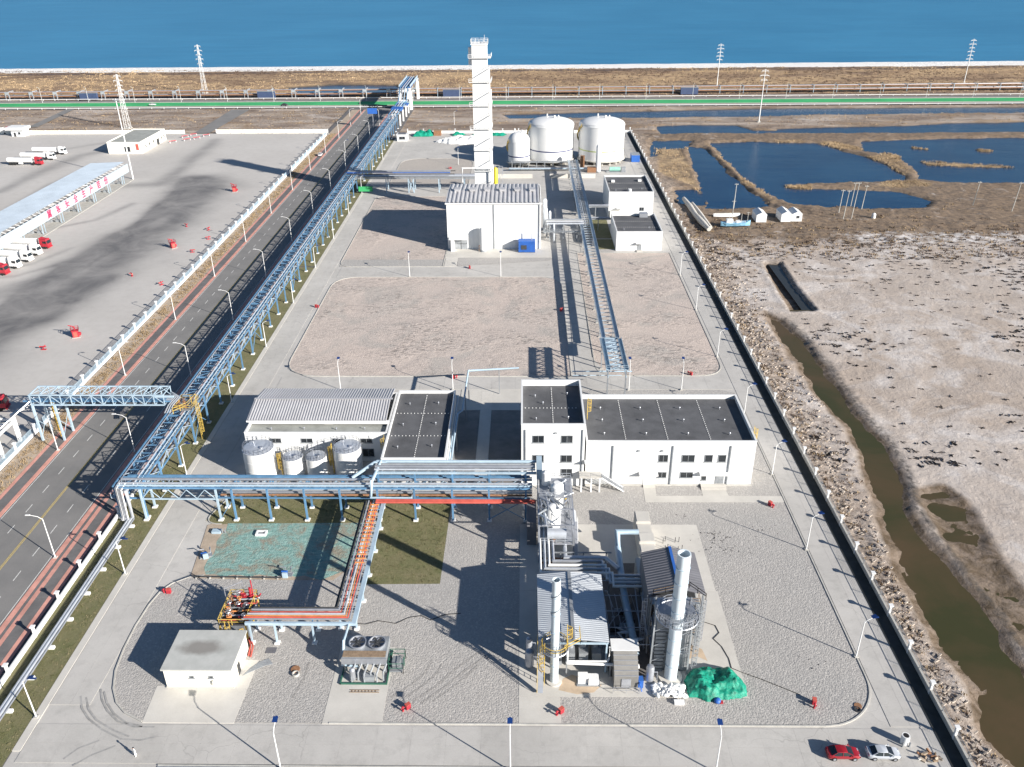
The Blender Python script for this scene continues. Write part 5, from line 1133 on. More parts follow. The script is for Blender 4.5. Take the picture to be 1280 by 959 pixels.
for x in (9.5, 14.5, 19.5):
    for y in (298.4, 304.8): part(hx_, 'column', MB().box(x-.15, y-.15, 0, x+.15, y+.15, 5.5), M_steel)
    part(hx_, 'cross_beam', MB().box(x-.12, 298.2, 5.51, x+.12, 305, 5.7), M_steel)
for k, (x, y, h, r) in enumerate([(8.2,306,10,.7),(9.8,308.5,8,.5),(8.0,311,12,.8),(11,296,7,.35)]): part(hx_, 'vessel', MB().lathe((x,y,0), [(r,0),(r,h-.6),(r*.4,h)], 14), M_alu, True)
part(hx_, 'walkway', MB().box(7, 295, 4.0, 20.5, 296.2, 4.15), M_steel); mb = MB(); rail_set(mb, [(7,295,4.15),(20.5,295,4.15)], 1.1, False, .08); part(hx_, 'handrail', mb, M_steel)
pr = thing('pipe_rack', 'short grey pipe rack crossing from the cable rack to the utility buildings', 'pipe rack', (29, 293, 0)); part(pr, 'beam', MB().box(25.5, 309.4, 4.2, 33, 311.2, 4.5).box(25.5, 323, 5, 33.2, 325, 5.3), M_steel); [part(pr, 'pipe', MB().tube([(25.5,y,q),(33.3 if y > 320 else 32.6,y,q)], .28, 8), M_galv, True) for y, q in ((310.3,4.8),(324,5.6),(330,3))]; part(pr, 'column', MB().box(28,309.5,0,28.3,309.8,4.19).box(28,323.2,0,28.3,323.5,4.99), M_steel)
# long cross rack in front of the rear gravel
xr = thing('pipe_rack', 'dark grey pipe rack crossing left of the white tower to the long blue rack', 'pipe rack', (-45, 366, 0))
for y in (363, 368.5): part(xr, 'beam', MB().box(-77, y-.15, 6.0, -17, y+.15, 6.4), M_steel); part(xr, 'upper_beam', MB().box(-77, y-.12, 8.0, -30, y+.12, 8.3), M_dark)
for k, (y, r, z_) in enumerate([(363.6,.3,6.4),(364.5,.2,6.4),(365.4,.4,6.4),(366.5,.25,6.4),(367.6,.35,6.4),(364,.2,8.3),(366,.3,8.3),(367.5,.2,8.3)]): part(xr, 'pipe', MB().tube([(-77,y,z_+r),(-18 if z_ < 7 else -32,y,z_+r)], r, 7), [M_steel,M_galv,M_alu,M_dark,M_galv,M_bluep,M_galv,M_steel][k], True)
cm = MB().box(-.18,-.18,0,.18,.18,6).mesh('column', M_lblue)
for x in (-60, -50.3, -48, -37, -26):
    for y in (363, 368.5): inst(xr, 'column', cm, (x, y, 0))
part(xr, 'wind_brace', MB().beam((-50.3,362.9,.3),(-48,362.9,6),.25).beam((-48,362.9,.3),(-50.3,362.9,6),.25).beam((-60,363,8),(-57,368,6),.2), M_lblue)
part(xr, 'netting', MB().box(-72, 361.5, 1.0, -66, 362.5, 3.0), M_netgreen)
# ================================================================== PROCESS UNIT
M_shlfloor = mat('dark_concrete', (.16,.15,.145), .8, var=.25, scale=.4)
struct('process_floor', MB().sheet([(13,91.8),(20,91.8),(20,118),(13,118)], .06), M_shlfloor)  # darker concrete sheet in the gap between the sheds
s1 = thing('machine_shed', 'open machine shed with pale ribbed gable roof left of the thick stack', 'shed', (7.5, 93, 0))
sx0, sx1, sy0, sy1 = 2.2, 12.8, 92.4, 107.8
mb = MB(); ribbed_y(mb, sy0, sy1, [(sx0, 6.5), (7.45, 7.1), (sx1, 6.5)], .42, .05); part(s1, 'ribbed_roof', mb, M_silver); part(s1, 'ridge_cap', MB().box(7.2, sy0, 7.17, 7.7, sy1, 7.23), M_steel)
cm = MB().box(-.12,-.12,0,.12,.12,6.4).mesh('column', M_lblue)
for x in (2.5, 12.5):
    for k in range(4): inst(s1, 'column', cm, (x, 92.8+k*4.9, 0))
part(s1, 'eaves_beam', MB().box(2.3,92.5,6.1,2.5,107.7,6.4).box(12.5,92.5,6.1,12.7,107.7,6.4).box(2.55,92.5,6.0,12.45,92.7,6.3), M_lblue)
part(s1, 'side_sheet', MB().box(2.22,92.8,2.6,2.3,107.6,6.05), M_shedgrey)
mb = MB()
for k in range(4): mb.box(4.5+k*2, 94, .1, 5.9+k*2, 97, 2.6); mb.cyl((5.2+k*2, 95.5, 2.6), .5, 1.2, 10)
mb.box(4, 98.5, .1, 11.5, 105.5, 3.8); part(s1, 'machinery', mb, M_steel)
part(s1, 'gutter_frame', MB().tube([(6.6,91.9,3.2),(12.6,91.9,3.2),(12.9,92.2,3.5),(12.9,92.2,5.8)], .14, 8).tube([(6.6,91.9,3.2),(6.6,91.9,5.8)], .12, 8), M_white, True)
ab = thing('white_unit', 'low white machine unit standing in shade below the gutter pipe', 'machine', (9.8, 91, 0)); part(ab, 'casing', MB().box(8.2,90.3,.2,9.7,91.4,1.5).box(9.75,90.0,.2,11.3,91.3,1.3), M_white); part(ab, 'skid', MB().box(8,89.9,.05,11.5,91.5,.19), M_steel)
hp = thing('header_pipe', 'horizontal white header pipe running from the shed to the grey hooded box', 'pipe', (11, 92, 0)); part(hp, 'pipe', MB().tube([(6.5,92.0,2.7),(17.2,91.6,2.7),(17.3,91.5,2.3)], .22, 10), M_white, True); part(hp, 'support', MB().box(6.4,91.9,0,6.6,92.1,2.5).box(13.0,91.8,0,13.2,92,2.5), M_steel)
s2 = thing('machine_shed', 'dark grey gable-roofed shed with blue ridge behind the thick stack', 'shed', (24, 105, 0))
z0e, z1r = 9.3, 10.5
mb = MB(); ribbed_y(mb, 99.6, 109.8, [(19.4, z0e), (23.9, z1r)], .6, .05); part(s2, 'ribbed_roof', mb, M_shedgrey); mb = MB(); ribbed_y(mb, 99.6, 109.8, [(24.2, z1r), (28.3, z0e)], .6, .03); part(s2, 'ribbed_roof', mb, M_shedgrey)
part(s2, 'ridge_cap', MB().box(23.85,99.6,z1r+.06,24.3,109.8,z1r+.13), M_bluep)
cm = MB().box(-.12,-.12,0,.12,.12,9.2).mesh('column', M_steel)
for x in (19.7, 23.9, 28.0):
    for y in (100, 104.8, 109.4): inst(s2, 'column', cm, (x, y, 0))
part(s2, 'fascia', MB().box(19.4,99.4,8.6,23.8,99.55,9.3), M_shedgrey); mb = MB(); mb.box(20.6,101,.1,27.2,108.5,7.2); mb.box(20.2,99.8,.1,22.6,100.9,5.4); part(s2, 'machinery', mb, M_dark)
part(s2, 'side_sheet', MB().box(19.42,99.8,5.6,19.5,109.6,9.25), M_shedgrey); part(s2, 'rear_sheet', MB().box(19.6,109.62,3.2,28.1,109.7,9.2), M_shedgrey)
def stack(label, x, y, r, h, strakes, helix, pz, pr, col):
    t = thing('exhaust_stack', label, 'chimney', (x, y, 0))
    part(t, 'shell', MB().lathe((x,y,.3), [(r,0),(r,h*.5),(r,h-.3),(r*.82,h-.3),(r*.82,h-2.5)], 32), M_stackp, True); part(t, 'throat', MB().cyl((x,y,h-2.4), r*.81, .1, 24), M_black)
    part(t, 'base_ring', MB().cyl((x,y,-.04), r*1.9, .34, 28), M_conc2)
    for k in range(1, strakes): part(t, 'flange', MB().ring((x,y,.3+k*h/strakes), r+.02, .07, 32, 5), M_lblue)
    if helix:
        mb = MB(); pts = [(x+(r+.06)*math.cos(a), y+(r+.06)*math.sin(a), h*.62+h*.3*k/40) for k, a in enumerate([k*.33 for k in range(41)])]
        for a, b in zip(pts[:-1], pts[1:]): mb.beam(a, b, .12, .1)
        part(t, 'helical_strake', mb, M_steel)
    gr = MB(); gr.ring((x,y,pz+.05), pr, .09, 28, 4)
    for k in range(int(2*pr/.22)):
        u = -pr+.11+k*.22; L = math.sqrt(max(0, pr*pr-u*u)); i_ = math.sqrt(max(0, (r+.05)**2-u*u)) if abs(u) < r+.05 else 0
        if i_ > 0: gr.box(x+u-.05,y+i_,pz,x+u+.05,y+L,pz+.06).box(x+u-.05,y-L,pz,x+u+.05,y-i_,pz+.06)
        else: gr.box(x+u-.05,y-L,pz,x+u+.05,y+L,pz+.06)
    part(t, 'platform', gr, M_galv, kind='stuff')
    mb = MB(); pts = [(x+pr*.97*math.cos(a), y+pr*.97*math.sin(a), pz+.1) for a in [2*math.pi*k/16 for k in range(16)]]; rail_set(mb, pts, 1.2, True, .07); part(t, 'handrail', mb, col)
    return t
st1 = stack('slim pale exhaust stack with spiral strake in front of the left shed', 4.6, 90.9, .62, 20.0, 6, True, 7.0, 2.0, M_yellow)
mb = MB(); caged_ladder(mb, 3.1, 90.2, .3, 7.2, -1, 0, .7); caged_ladder(mb, 6.4, 91.0, 7.0, 10.2, 1, 0, .7); part(st1, 'ladder', mb, M_yellow)
part(st1, 'stair', MB().beam((2.4,88.4,.3),(2.6,92.4,7),.9,.1), M_galv); mb = MB(); rail_set(mb, [(2.0,88.4,.3),(2.1,92.4,7)], 1.1, False, .07); rail_set(mb, [(6,90,7.1),(8.4,91.6,7.1),(8.4,94,7.1)], 1.2, False, .08); part(st1, 'stair_rail', mb, M_yellow)
st2 = stack('thick white exhaust stack with round platform beside the green tarpaulin', 22.3, 91.8, .95, 24.0, 9, False, 12.6, 3.1, M_galv)
mb = MB()
for (dx, dy) in [(-3.2,.4),(-2.6,4.2),(2.6,.6),(2.9,4.0)]: mb.beam((22.3+dx,91.8+dy,0),(22.3+dx*.95,91.8+dy*.95,12.5), .22)
for zz in (3, 6, 9):
    mb.beam((19.2,92.2,zz),(19.7,95.9,zz),.12); mb.beam((24.9,92.4,zz),(25.2,95.8,zz),.12); mb.beam((19.7,95.9,zz),(25.2,95.8,zz),.12); mb.beam((19.2,92.2,zz),(24.9,92.4,zz+3),.1)
part(st2, 'support_frame', mb, M_steel)
for zz in (4.2, 8.4): part(st2, 'frame_deck', MB().box(19.3, 92.9, zz, 25, 95.8, zz+.1), M_galv); mb = MB(); rail_set(mb, [(19.3,92.9,8.5),(19.3,95.8,8.5),(25,95.8,8.5)], 1.1, False, .07); rail_set(mb, [(19.3,95.8,12.7),(25,97.5,12.7),(27,95,12.7)], 1.1, False, .08); part(st2, 'frame_rail', mb, M_wood)
part(st2, 'boiler_casing', MB().box(19.75,93.0,.1,25.1,96.3,11.6), mat('grey_casing', (.26,.27,.28), .55, .2, var=.2, scale=.7))
part(st2, 'casing_rib', MB().box(19.62,93.1,3.7,19.745,96.2,3.9).box(19.62,93.1,7.6,19.745,96.2,7.8).box(19.7,92.88,3.7,25.15,92.98,3.9).box(19.7,92.88,7.6,25.15,92.98,7.8), M_galv)
part(st2, 'casing_top', MB().box(19.6,92.9,11.61,25.25,96.4,11.75), M_galv)
part(st2, 'louvre_panel', MB().box(19.5, 92.95, .3, 19.62, 95.7, 8).box(19.7,92.8,.3,21.2,92.9,8.2), M_steel)
mb = MB(); 
for k in range(10): mb.box(19.44, 92.96, .7+k*.75, 19.49, 95.7, .78+k*.75); mb.box(19.7, 92.74, .7+k*.75, 21.2, 92.79, .78+k*.75)
part(st2, 'louvre_slats', mb, M_dark, kind='stuff'); mb = MB(); caged_ladder(mb, 25.5, 92.6, 0, 12.4, 1, 0, .7); part(st2, 'ladder', mb, M_steel)
part(st2, 'platform_brace', MB().beam((19.4,91.8,12.55),(21.4,91.8,10.6),.14).beam((25.2,91.8,12.55),(23.2,91.8,10.6),.14).beam((22.3,88.9,12.55),(22.3,90.9,10.6),.14), M_steel)
hd = thing('hooded_box', 'dark grey hooded inlet box with sloped louvred top between the stacks', 'machine', (15.3, 91, 0))
hx0, hx1 = 13.5, 17.1
part(hd, 'body', MB().add([(hx0,89.6,.1),(hx1,89.6,.1),(hx1,94.6,.1),(hx0,94.6,.1),(hx0,89.6,2.6),(hx1,89.6,2.6),(hx1,92.4,4.8),(hx0,92.4,4.8),(hx1,94.6,4.8),(hx0,94.6,4.8)], [(0,1,5,4),(4,5,6,7),(7,6,8,9),(9,8,2,3),(0,4,7,9,3),(1,2,8,6,5),(0,3,2,1)]), mat('warm_grey_sheet', (.20,.195,.185), .6, .1, var=.15, scale=.6))
mb = MB()
for k in range(5): mb.beam((hx0-.05, 89.6+k*.58, 2.65+k*.455), (hx1+.05, 89.6+k*.58, 2.65+k*.455), .1, .08)
part(hd, 'hood_slat', mb, M_galv); part(hd, 'access_door', MB().box(14.6,89.5,.4,16.0,89.59,2.0), M_galv); mb = MB(); rail_set(mb, [(13.3,88.6,.1),(17.2,88.6,.1)], 1.2, False, .06); part(hd, 'handrail', mb, M_galv); part(hd, 'blue_hose', MB().tube([(17.3,90.5,.2),(17.5,90.2,1.2),(17.3,89.3,1.3),(17.6,88.9,.2)], .14, 6).box(17.15,89.6,.1,17.9,90.6,1.6), M_bluep); part(hd, 'roof_lip', MB().box(13.2,92.4,4.83,17.4,94.8,4.95), M_white)
for lab, x, y, r, h in [('polished silver tank with domed top beside the thick stack base', 19.0, 91.0, .62, 3.3), ('larger silver vessel in shade left of the slim stack', .9, 93.8, .7, 3.4), ('small silver vessel behind the larger one left of the slim stack', .85, 97.2, .5, 2.6)]:
    t = thing('steel_vessel', lab, 'vessel', (x, y, 0)); part(t, 'shell', MB().lathe((x,y,.5), [(r,0),(r,h-.9),(r*.8,h-.6),(r*.4,h-.5),(.1,h-.48)], 24), M_galv, True); part(t, 'leg', MB().box(x-r*.7,y-.08,.04,x-r*.5,y+.08,.6).box(x+r*.5,y-.08,.04,x+r*.7,y+.08,.6), M_steel); part(t, 'nozzle', MB().tube([(x+r,y,h*.6),(x+r+.5,y,h*.6),(x+r+.5,y,.3)], .08, 6), M_galv, True)
# big duct and pipe loops
dc = thing('blue_duct', 'long pale blue duct lying in the dark gap between the two sheds', 'duct', (17, 100, 0)); part(dc, 'duct', MB().tube([(16.8,118.6,3.0),(16.7,108,3.0),(17.1,95,3.0),(17.2,94,2.4)], .58, 14), M_lblue, True); part(dc, 'riser', MB().tube([(16.8,118.6,3.0),(16.8,120.4,5.2),(20.6,120.4,5.2)], .5, 12), M_lblue, True); part(dc, 'support', MB().box(16.5,98,0,16.7,98.2,2.5).box(16.5,104,0,16.7,104.2,2.5).box(16.5,111,0,16.7,111.2,2.5), M_steel)
lp = thing('pipe_loop', 'bundle of white insulated pipes looping from the vessel skid towards the sheds', 'pipes', (10, 113, 0))
for k in range(4): part(lp, 'pipe', MB().tube([(2.9+k*.75,124,4.5),(2.9+k*.75,110.2+k*1.0,4.5),(15.0-.5*k,110.2+k*1.0,4.5),(15.0-.5*k,107.5+.9*k,4.0),(20.3,107.5+.9*k,4.0)], .2+.03*(k % 2), 8), [M_white, M_alu, M_white, M_galv][k], True)
part(lp, 'large_pipe', MB().tube([(7.3,124,3.5),(7.3,115.2,3.5),(14.4,115.2,3.5),(16.3,112.5,3.5)], .38, 12), M_alu, True)
cm = MB().box(-.1,-.1,0,.1,.1,4.2).mesh('column', M_steel)
for x in (3, 6.5, 10.5, 14.5):
    for y in (109.6, 116): inst(lp, 'column', cm, (x, y, 0))
part(lp, 'beam', MB().box(2.6,109.5,4.0,15.4,109.7,4.18).box(2.6,115.9,4.0,15.4,116.1,4.18), M_steel); part(lp, 'pump', MB().box(8,112.4,0,9.6,113.4,1.2).box(11,112.4,0,12.6,113.4,1.2), M_dark); mb = MB(); rail_set(mb, [(6,116.6,.1),(13,116.6,.1)], 1.1, False, .06); part(lp, 'handrail', mb, M_yellow)
for k in range(6): part(lp, 'conduit', MB().tube([(13.4+.9*k,107.4,2.4),(13.6+1.0*k,99+k*.5,2.2),(13.6+1.0*k,97+k*.5,.2)], .06, 5), M_galv)
for k in range(5): part(lp, 'cross_beam', MB().box(12.9,94.5+k*3.6,3.9,20.2,94.6+k*3.6,4.0), M_galv)
part(lp, 'side_pipe', MB().tube([(20.0,108,4.2),(19.4,104,3.5),(19.2,97,3.4),(19.2,96.2,.5)], .14, 7).tube([(18.6,109,3.6),(18.3,98,3.4)], .1, 7), M_galv, True)
sk = thing('vessel_skid', 'two-level steel skid with white insulated vessels and frames right of the red pipes', 'process skid', (6, 122, 0))
kx0, kx1, ky0, ky1, kh = 2.7, 8.9, 118.2, 132.5, 8.4
cm = MB().box(-.14,-.14,0,.14,.14,kh).mesh('column', M_galv); bx_ = MB().box(kx0+.15,-.1,-.12,kx1-.15,.1,.12).mesh('cross_beam', M_galv); by_ = MB().box(-.1,ky0+.15,-.12,.1,ky1-.15,.12).mesh('long_beam', M_galv)
for x in (kx0, kx1):
    for k in range(4): inst(sk, 'column', cm, (x, ky0+k*(ky1-ky0)/3, 0))
    for zz in (4.2, kh-.13): inst(sk, 'long_beam', by_, (x, 0, zz))
for k in range(4):
    for zz in (4.2, kh-.13): inst(sk, 'cross_beam', bx_, (0, ky0+k*(ky1-ky0)/3, zz))
part(sk, 'deck', MB().box(kx0+.2,ky0+.2,4.33,kx1-.2,ky1-.2,4.4).box(kx0+.2,ky0+8,kh,kx1-.2,ky1-.2,kh+.07), M_galv)
part(sk, 'vessel', MB().lathe((5.2,123.2,4.45), [(1.5,0),(1.5,3.4),(1.2,4.2),(.5,4.6)], 24).lathe((6.2,128.5,4.45), [(1.2,0),(1.2,5.2),(.6,5.8)], 24), M_white, True); part(sk, 'vessel', MB().tube([(4.2,119.4,5.6),(7.6,119.4,5.6)], 1.0, 16), M_alu, True); part(sk, 'vessel', MB().lathe((4.2,130.6,8.5), [(.8,0),(.8,2.6),(.3,3)], 18), M_white, True)
for k in range(24): xx = 3.2+random.random()*5.4; yy = 118.8+random.random()*13; part(sk, 'pipe', MB().tube([(xx,yy,0.2),(xx,yy,5+3*random.random()),(xx+random.uniform(-2,2),yy,8.8),(xx+random.uniform(-2,2),yy-random.uniform(1,4),8.9)], random.choice([.07,.1,.15]), 7), random.choice([M_alu, M_galv, M_galv, M_steel]), True)
mb = MB(); rail_set(mb, [(kx0,ky0,4.4),(kx1,ky0,4.4),(kx1,ky1,4.4)], 1.1, False, .07); rail_set(mb, [(kx0,ky0+8,kh+.07),(kx1,ky0+8,kh+.07),(kx1,ky1,kh+.07),(kx0,ky1,kh+.07)], 1.1, True, .07); part(sk, 'handrail', mb, M_alu); part(sk, 'base_pipe', MB().tube([(3,117.4,.6),(8.6,117.4,.6)], .2, 8).tube([(3,117.9,1.2),(8.6,117.9,1.2)], .14, 8), M_rust, True)
part(sk, 'dark_tank', MB().box(.6,123,.1,2.4,130,5.2), M_shedgrey); part(sk, 'side_stair', MB().beam((9.3,118.6,.2),(9.6,124.5,4.3),.8,.1), M_galv); mb = MB(); rail_set(mb, [(9.8,118.6,.2),(9.9,124.5,4.3)], 1.1, False, .06); part(sk, 'stair_rail', mb, M_white)
for k in range(14): xx = 3.2+random.random()*5.2; yy = 118.8+random.random()*13; part(sk, 'valve', MB().cyl((xx,yy,4.4), .12, 1.0, 7).ring((xx,yy,5.5), .28, .05, 10, 4).box(xx-.3,yy-.15,4.7,xx+.3,yy+.15,5.0), random.choice([M_steel,M_dark,M_rust,M_yellow]))
part(sk, 'side_vessel', MB().tube([(9.4,126,1.2),(9.4,131.5,1.2)], .7, 14), M_alu, True)
eq = thing('pump_group', 'cluster of grey pumps and pipework in the dark gap between the sheds', 'pumps', (17, 103, 0))
er = random.Random(11)
for k in range(9): xx = er.uniform(13.6,19.4); yy = er.uniform(95.5,107); part(eq, 'pump', MB().box(xx-.7,yy-.35,.06,xx+.7,yy+.35,.35).tube([(xx-.6,yy,.75),(xx+.2,yy,.75)], .35, 10).cyl((xx+.5,yy,.35), .3, .7, 10), er.choice([M_steel,M_dark,M_galv,M_lblue]))
for k in range(16): xx = er.uniform(13.4,19.6); yy = er.uniform(95,108); zz = er.uniform(1.4,4.2); part(eq, 'pipe', MB().tube([(xx,yy,.1),(xx,yy,zz),(xx+er.uniform(-2,2),yy,zz),(xx+er.uniform(-1,1),yy+er.uniform(-4,4),zz)], er.choice([.06,.09,.13]), 6), er.choice([M_galv,M_alu,M_steel,M_galv]), True)
fr = MB()
eq2 = thing('access_frame', 'grey steel access frame with ladders and handrails around the thick stack', 'frame', (22, 98, 0))
for zz in (3.4, 6.6, 9.8): part(eq2, 'walkway', MB().box(19.4,97,zz,26.8,98.4,zz+.1), M_steel)
mb = MB()
for zz in (3.5, 6.7, 9.9): rail_set(mb, [(19.4,97,zz),(26.8,97,zz),(26.8,98.4,zz)], 1.1, False, .06)
part(eq2, 'handrail', mb, M_wood)
for x in (19.4, 23, 26.8):
    for y in (97, 98.4): part(eq2, 'column', MB().box(x-.09,y-.09,0,x+.09,y+.09,9.8), M_steel)
mb = MB(); caged_ladder(mb, 27.2, 97.6, 0, 9.8, 1, 0, .6); caged_ladder(mb, 18.9, 97.6, 0, 9.8, -1, 0, .6); part(eq2, 'ladder', mb, M_galv)
part(eq2, 'silencer', MB().tube([(20.4,99.8,4.6),(25.8,99.8,4.6)], .85, 16).tube([(22.3,93,7.4),(22.3,99,7.4),(22.3,99.8,5.4)], .5, 12), M_steel, True)
part(eq2, 'duct_wall', MB().box(19.8,99,.1,20.0,103,4.2).box(25.6,99.5,.1,26.6,102.5,3.4), M_shedgrey)
ct = thing('concrete_channel', 'tall pale concrete channel with stepped top behind the dark grey shed', 'channel', (22.6, 127, 0))
for (y0, y1, h, x0, x1) in [(125.0,128.2,3.9,20.8,23.5),(122.0,124.97,3.4,20.8,23.5),(119.4,121.97,3.8,20.75,23.6),(117.2,119.37,3.2,20.75,23.5),(115.3,117.17,2.7,20.75,24.8),(110.5,115.27,3.6,19.5,21.0)]: part(ct, 'channel_block', MB().box(x0,y0,-.03,x1,y1,h).box(x0+.15,y0+.1,h+.002,x1-.15,y1-.1,h+.1), M_conc2)
mb = MB(); 
bs_ = thing('bolt_rods', 'rows of thin dark starter rods standing on the pale pad', 'rods', (26.5, 122, 0))
for (x, y) in [(25.8,123.6),(26.3,124.2),(25.9,121.6),(26.4,121.9),(28.1,123.9),(28.8,124.0),(28.2,121.3),(29.0,121.7)]: part(bs_, 'rod', MB().box(x-.05,y-.05,.05,x+.05,y+.05,1.2), M_dark)
# tarpaulin heap and bags
def heap(name, poly, h, m, label, cat, seed, step=.13):
    p = np.array(poly); xs = np.arange(p[:,0].min()-1, p[:,0].max()+1, step); ys = np.arange(p[:,1].min()-1, p[:,1].max()+1, step); X, Y = np.meshgrid(xs, ys, indexing='ij')
    d = -sdf(poly, X, Y)+.35*fbm(X, Y, .7, 3, seed); Z = h*np.clip(d/1.7, 0, 1)**.5*(.75+.55*fbm(X, Y, .45, 3, seed+1))+.55*min(1,h/2)*(.25-np.abs(fbm(X*.8+Y*.3, Y, .9, 3, seed+2)))*np.clip(d, 0, 1)+.07*fbm(X, Y, 2.6, 3, seed+3); keep = d > 0
    idx = -np.ones(X.shape, int); mb = MB(); 
    for i in range(X.shape[0]):
        for j in range(X.shape[1]): idx[i, j] = len(mb.v); mb.v.append((X[i,j], Y[i,j], max(.04, Z[i,j]) if keep[i,j] else .035))
    for i in range(X.shape[0]-1):
        for j in range(X.shape[1]-1):
            if keep[i,j] or keep[i+1,j] or keep[i,j+1] or keep[i+1,j+1]: mb.f.append((idx[i,j], idx[i+1,j], idx[i+1,j+1], idx[i,j+1]))
    o = _link(name, mb.mesh(name, m, True), None); o['label'] = label; o['category'] = cat; return o
heap('tarpaulin', [(24.5,88.1),(24.3,90.9),(25.6,92.9),(28,93.6),(31.6,93.3),(33.2,91.2),(33.2,88.2),(30,87.7),(27,87.4)], 2.1, M_tarp, 'crumpled bright green tarpaulin covering a heap on the gravel edge', 'tarpaulin', 41)
bgm = [MB().sphere((0,0,.28), .42, .75, 9, 6).mesh('bag', M_bag, True)]
bg_ = thing('bag_heap', 'heap of stuffed white bags between the green tarpaulin and the silver tank', 'bags', (21.8, 89, 0))
for k in range(120):
    x = 19.4+4.6*random.random(); y = 87.9+2.2*random.random(); o = inst(bg_, 'bag', bgm[0], (x, y, .05+.55*random.random()*(1-abs(x-21.8)/2.8)), random.random()*6); o.scale = (random.uniform(.6,1.3), random.uniform(.5,1.0), random.uniform(.5,.9))
wb = thing('white_box', 'flat white box on the gravel in front of the white bags', 'box', (22.6, 86.8, 0)); part(wb, 'lid', MB().box(22.1,86.5,.42,23.6,87.2,.5), M_white); part(wb, 'body', MB().box(22.15,86.55,.02,23.55,87.15,.418), M_white)
bl = thing('blue_sack', 'blue sack lying at the front edge of the green tarpaulin', 'sack', (28.5, 87.2, 0)); part(bl, 'sack', MB().sphere((28.5,87.2,.3), .55, .7, 10, 6), M_bluep, True); part(bl, 'red_strap', MB().box(28.9,86.8,.05,29.3,87.2,.35), M_red)
# ================================================================== AIR COOLER, VALVE SKID, SMALL THINGS
ac = thing('air_cooler', 'grey air cooler skid with two fans on top standing on a pale pad', 'air cooler', (-24.5, 94, 0))
part(ac, 'casing', MB().box(-27.6,92.2,2.0,-20.9,96.6,3.4), M_steel); part(ac, 'side_louvre', MB().box(-27.7,92.05,2.1,-20.8,92.18,3.3), M_galv)
for x in (-25.6, -22.6):
    part(ac, 'fan_ring', MB().lathe((x,95.0,3.4), [(1.25,0),(1.35,.45),(1.22,.45),(1.12,.05)], 28), M_galv, True); mb = MB()
    for k in range(6): a = k*math.pi/3; mb.beam((x,95.0,3.72),(x+1.1*math.cos(a),95.0+1.1*math.sin(a),3.78), .34, .04)
    mb.cyl((x,95.0,3.55), .22, .3, 10); part(ac, 'fan', mb, M_dark)
cm = MB().box(-.1,-.1,0,.1,.1,2.0).mesh('leg', M_steel)
for x in (-27.4,-24.2,-21.1):
    for y in (92.4, 96.4): inst(ac, 'leg', cm, (x, y, .05))
part(ac, 'side_stand', MB().box(-20.6,92.4,.1,-18.6,95,.3).box(-20.2,93,.3,-19,94.4,1.5), M_steel); mb = MB(); rail_set(mb, [(-20.7,92.2,.1),(-18.4,92.2,.1),(-18.4,95.2,.1),(-20.7,95.2,.1)], 2.0, True, .08); part(ac, 'green_frame', mb, M_greenp)
part(ac, 'base_frame', MB().box(-27.8,90.0,.05,-20.6,90.2,.3).box(-27.8,90.0,.05,-27.6,96.8,.29).box(-20.8,90.2,.05,-20.6,96.8,.31), M_greenp); mb = MB()
for k in range(6): xx = -26+k*.95; mb.tube([(xx,90.4+.3*(k % 2),.2),(xx,90.6+.3*(k % 2),1.6),(xx+.4,92.1,2.2)], .13, 7)
mb.box(-24.2,90.4,.1,-22.6,91.4,1.2); part(ac, 'pump_pipe', mb, M_steel, True); part(ac, 'receiver', MB().lathe((-25.9,90.9,.3), [(.45,0),(.45,1.9),(.2,2.2)], 16), M_galv, True); part(ac, 'top_deck', MB().box(-27.5,92.3,3.41,-21,93.5,3.47), M_wood)
ld = thing('ladder', 'wooden ladder lying on the pale pad in front of the air cooler', 'ladder', (-23.5, 88.8, 0)); part(ld, 'side_rail', MB().box(-26,88.9,.06,-21.6,89.0,.14).box(-26,88.5,.06,-21.6,88.6,.14), M_wood)
for k in range(8): part(ld, 'rung', MB().box(-25.7+k*.5,88.61,.07,-25.62+k*.5,88.89,.13), M_wood)
vk = thing('valve_skid', 'crowded valve skid with red valves and yellow railings behind the small cream shed', 'valve skid', (-46, 102, 0))
part(vk, 'base', MB().box(-48.6,98.6,.02,-43.9,105.8,.3), M_steel); part(vk, 'deck', MB().box(-48.4,98.8,3.3,-44.1,105.6,3.42), M_dark)
cm = MB().box(-.11,-.11,.3,.11,.11,3.3).mesh('column', M_yellow)
for x in (-48.3,-44.2):
    for y in (98.9,102.2,105.5): inst(vk, 'column', cm, (x, y, 0))
mb = MB(); rail_set(mb, [(-48.4,98.8,3.42),(-44.1,98.8,3.42),(-44.1,105.6,3.42),(-48.4,105.6,3.42)], 1.2, True, .09); part(vk, 'handrail', mb, M_yellow); mb = MB(); rail_set(mb, [(-48.4,98.7,.3),(-46.5,97.6,.3),(-44.6,98.6,.3)], 2.6, False, .1); caged_ladder(mb, -46.9, 98.4, 0, 3.6, 0, -1, .7); part(vk, 'ladder', mb, M_yellow)
vr = random.Random(3)
for k in range(26):
    x = vr.uniform(-48,-44.5); y = vr.uniform(99.3,105.2); zz = vr.uniform(3.5,5.0); m = vr.choice([M_red,M_red,M_rust,M_galv,M_dark,M_orange]); mb = MB(); mb.cyl((x,y,3.4), .12, zz-3.4, 8); mb.box(x-.35,y-.2,3.7,x+.35,y+.2,4.1); mb.ring((x,y,zz), .34, .06, 12, 5); part(vk, 'valve', mb, m)
for k in range(7): y = 99.5+k*.9; part(vk, 'pipe', MB().tube([(-48.2,y,3.9),(-43.6,y,3.9+.15*(k % 3)),(-43.2,y-.2,4.6)], .13, 7), [M_redp,M_galv,M_orange,M_steel,M_redp,M_alu,M_red][k], True)
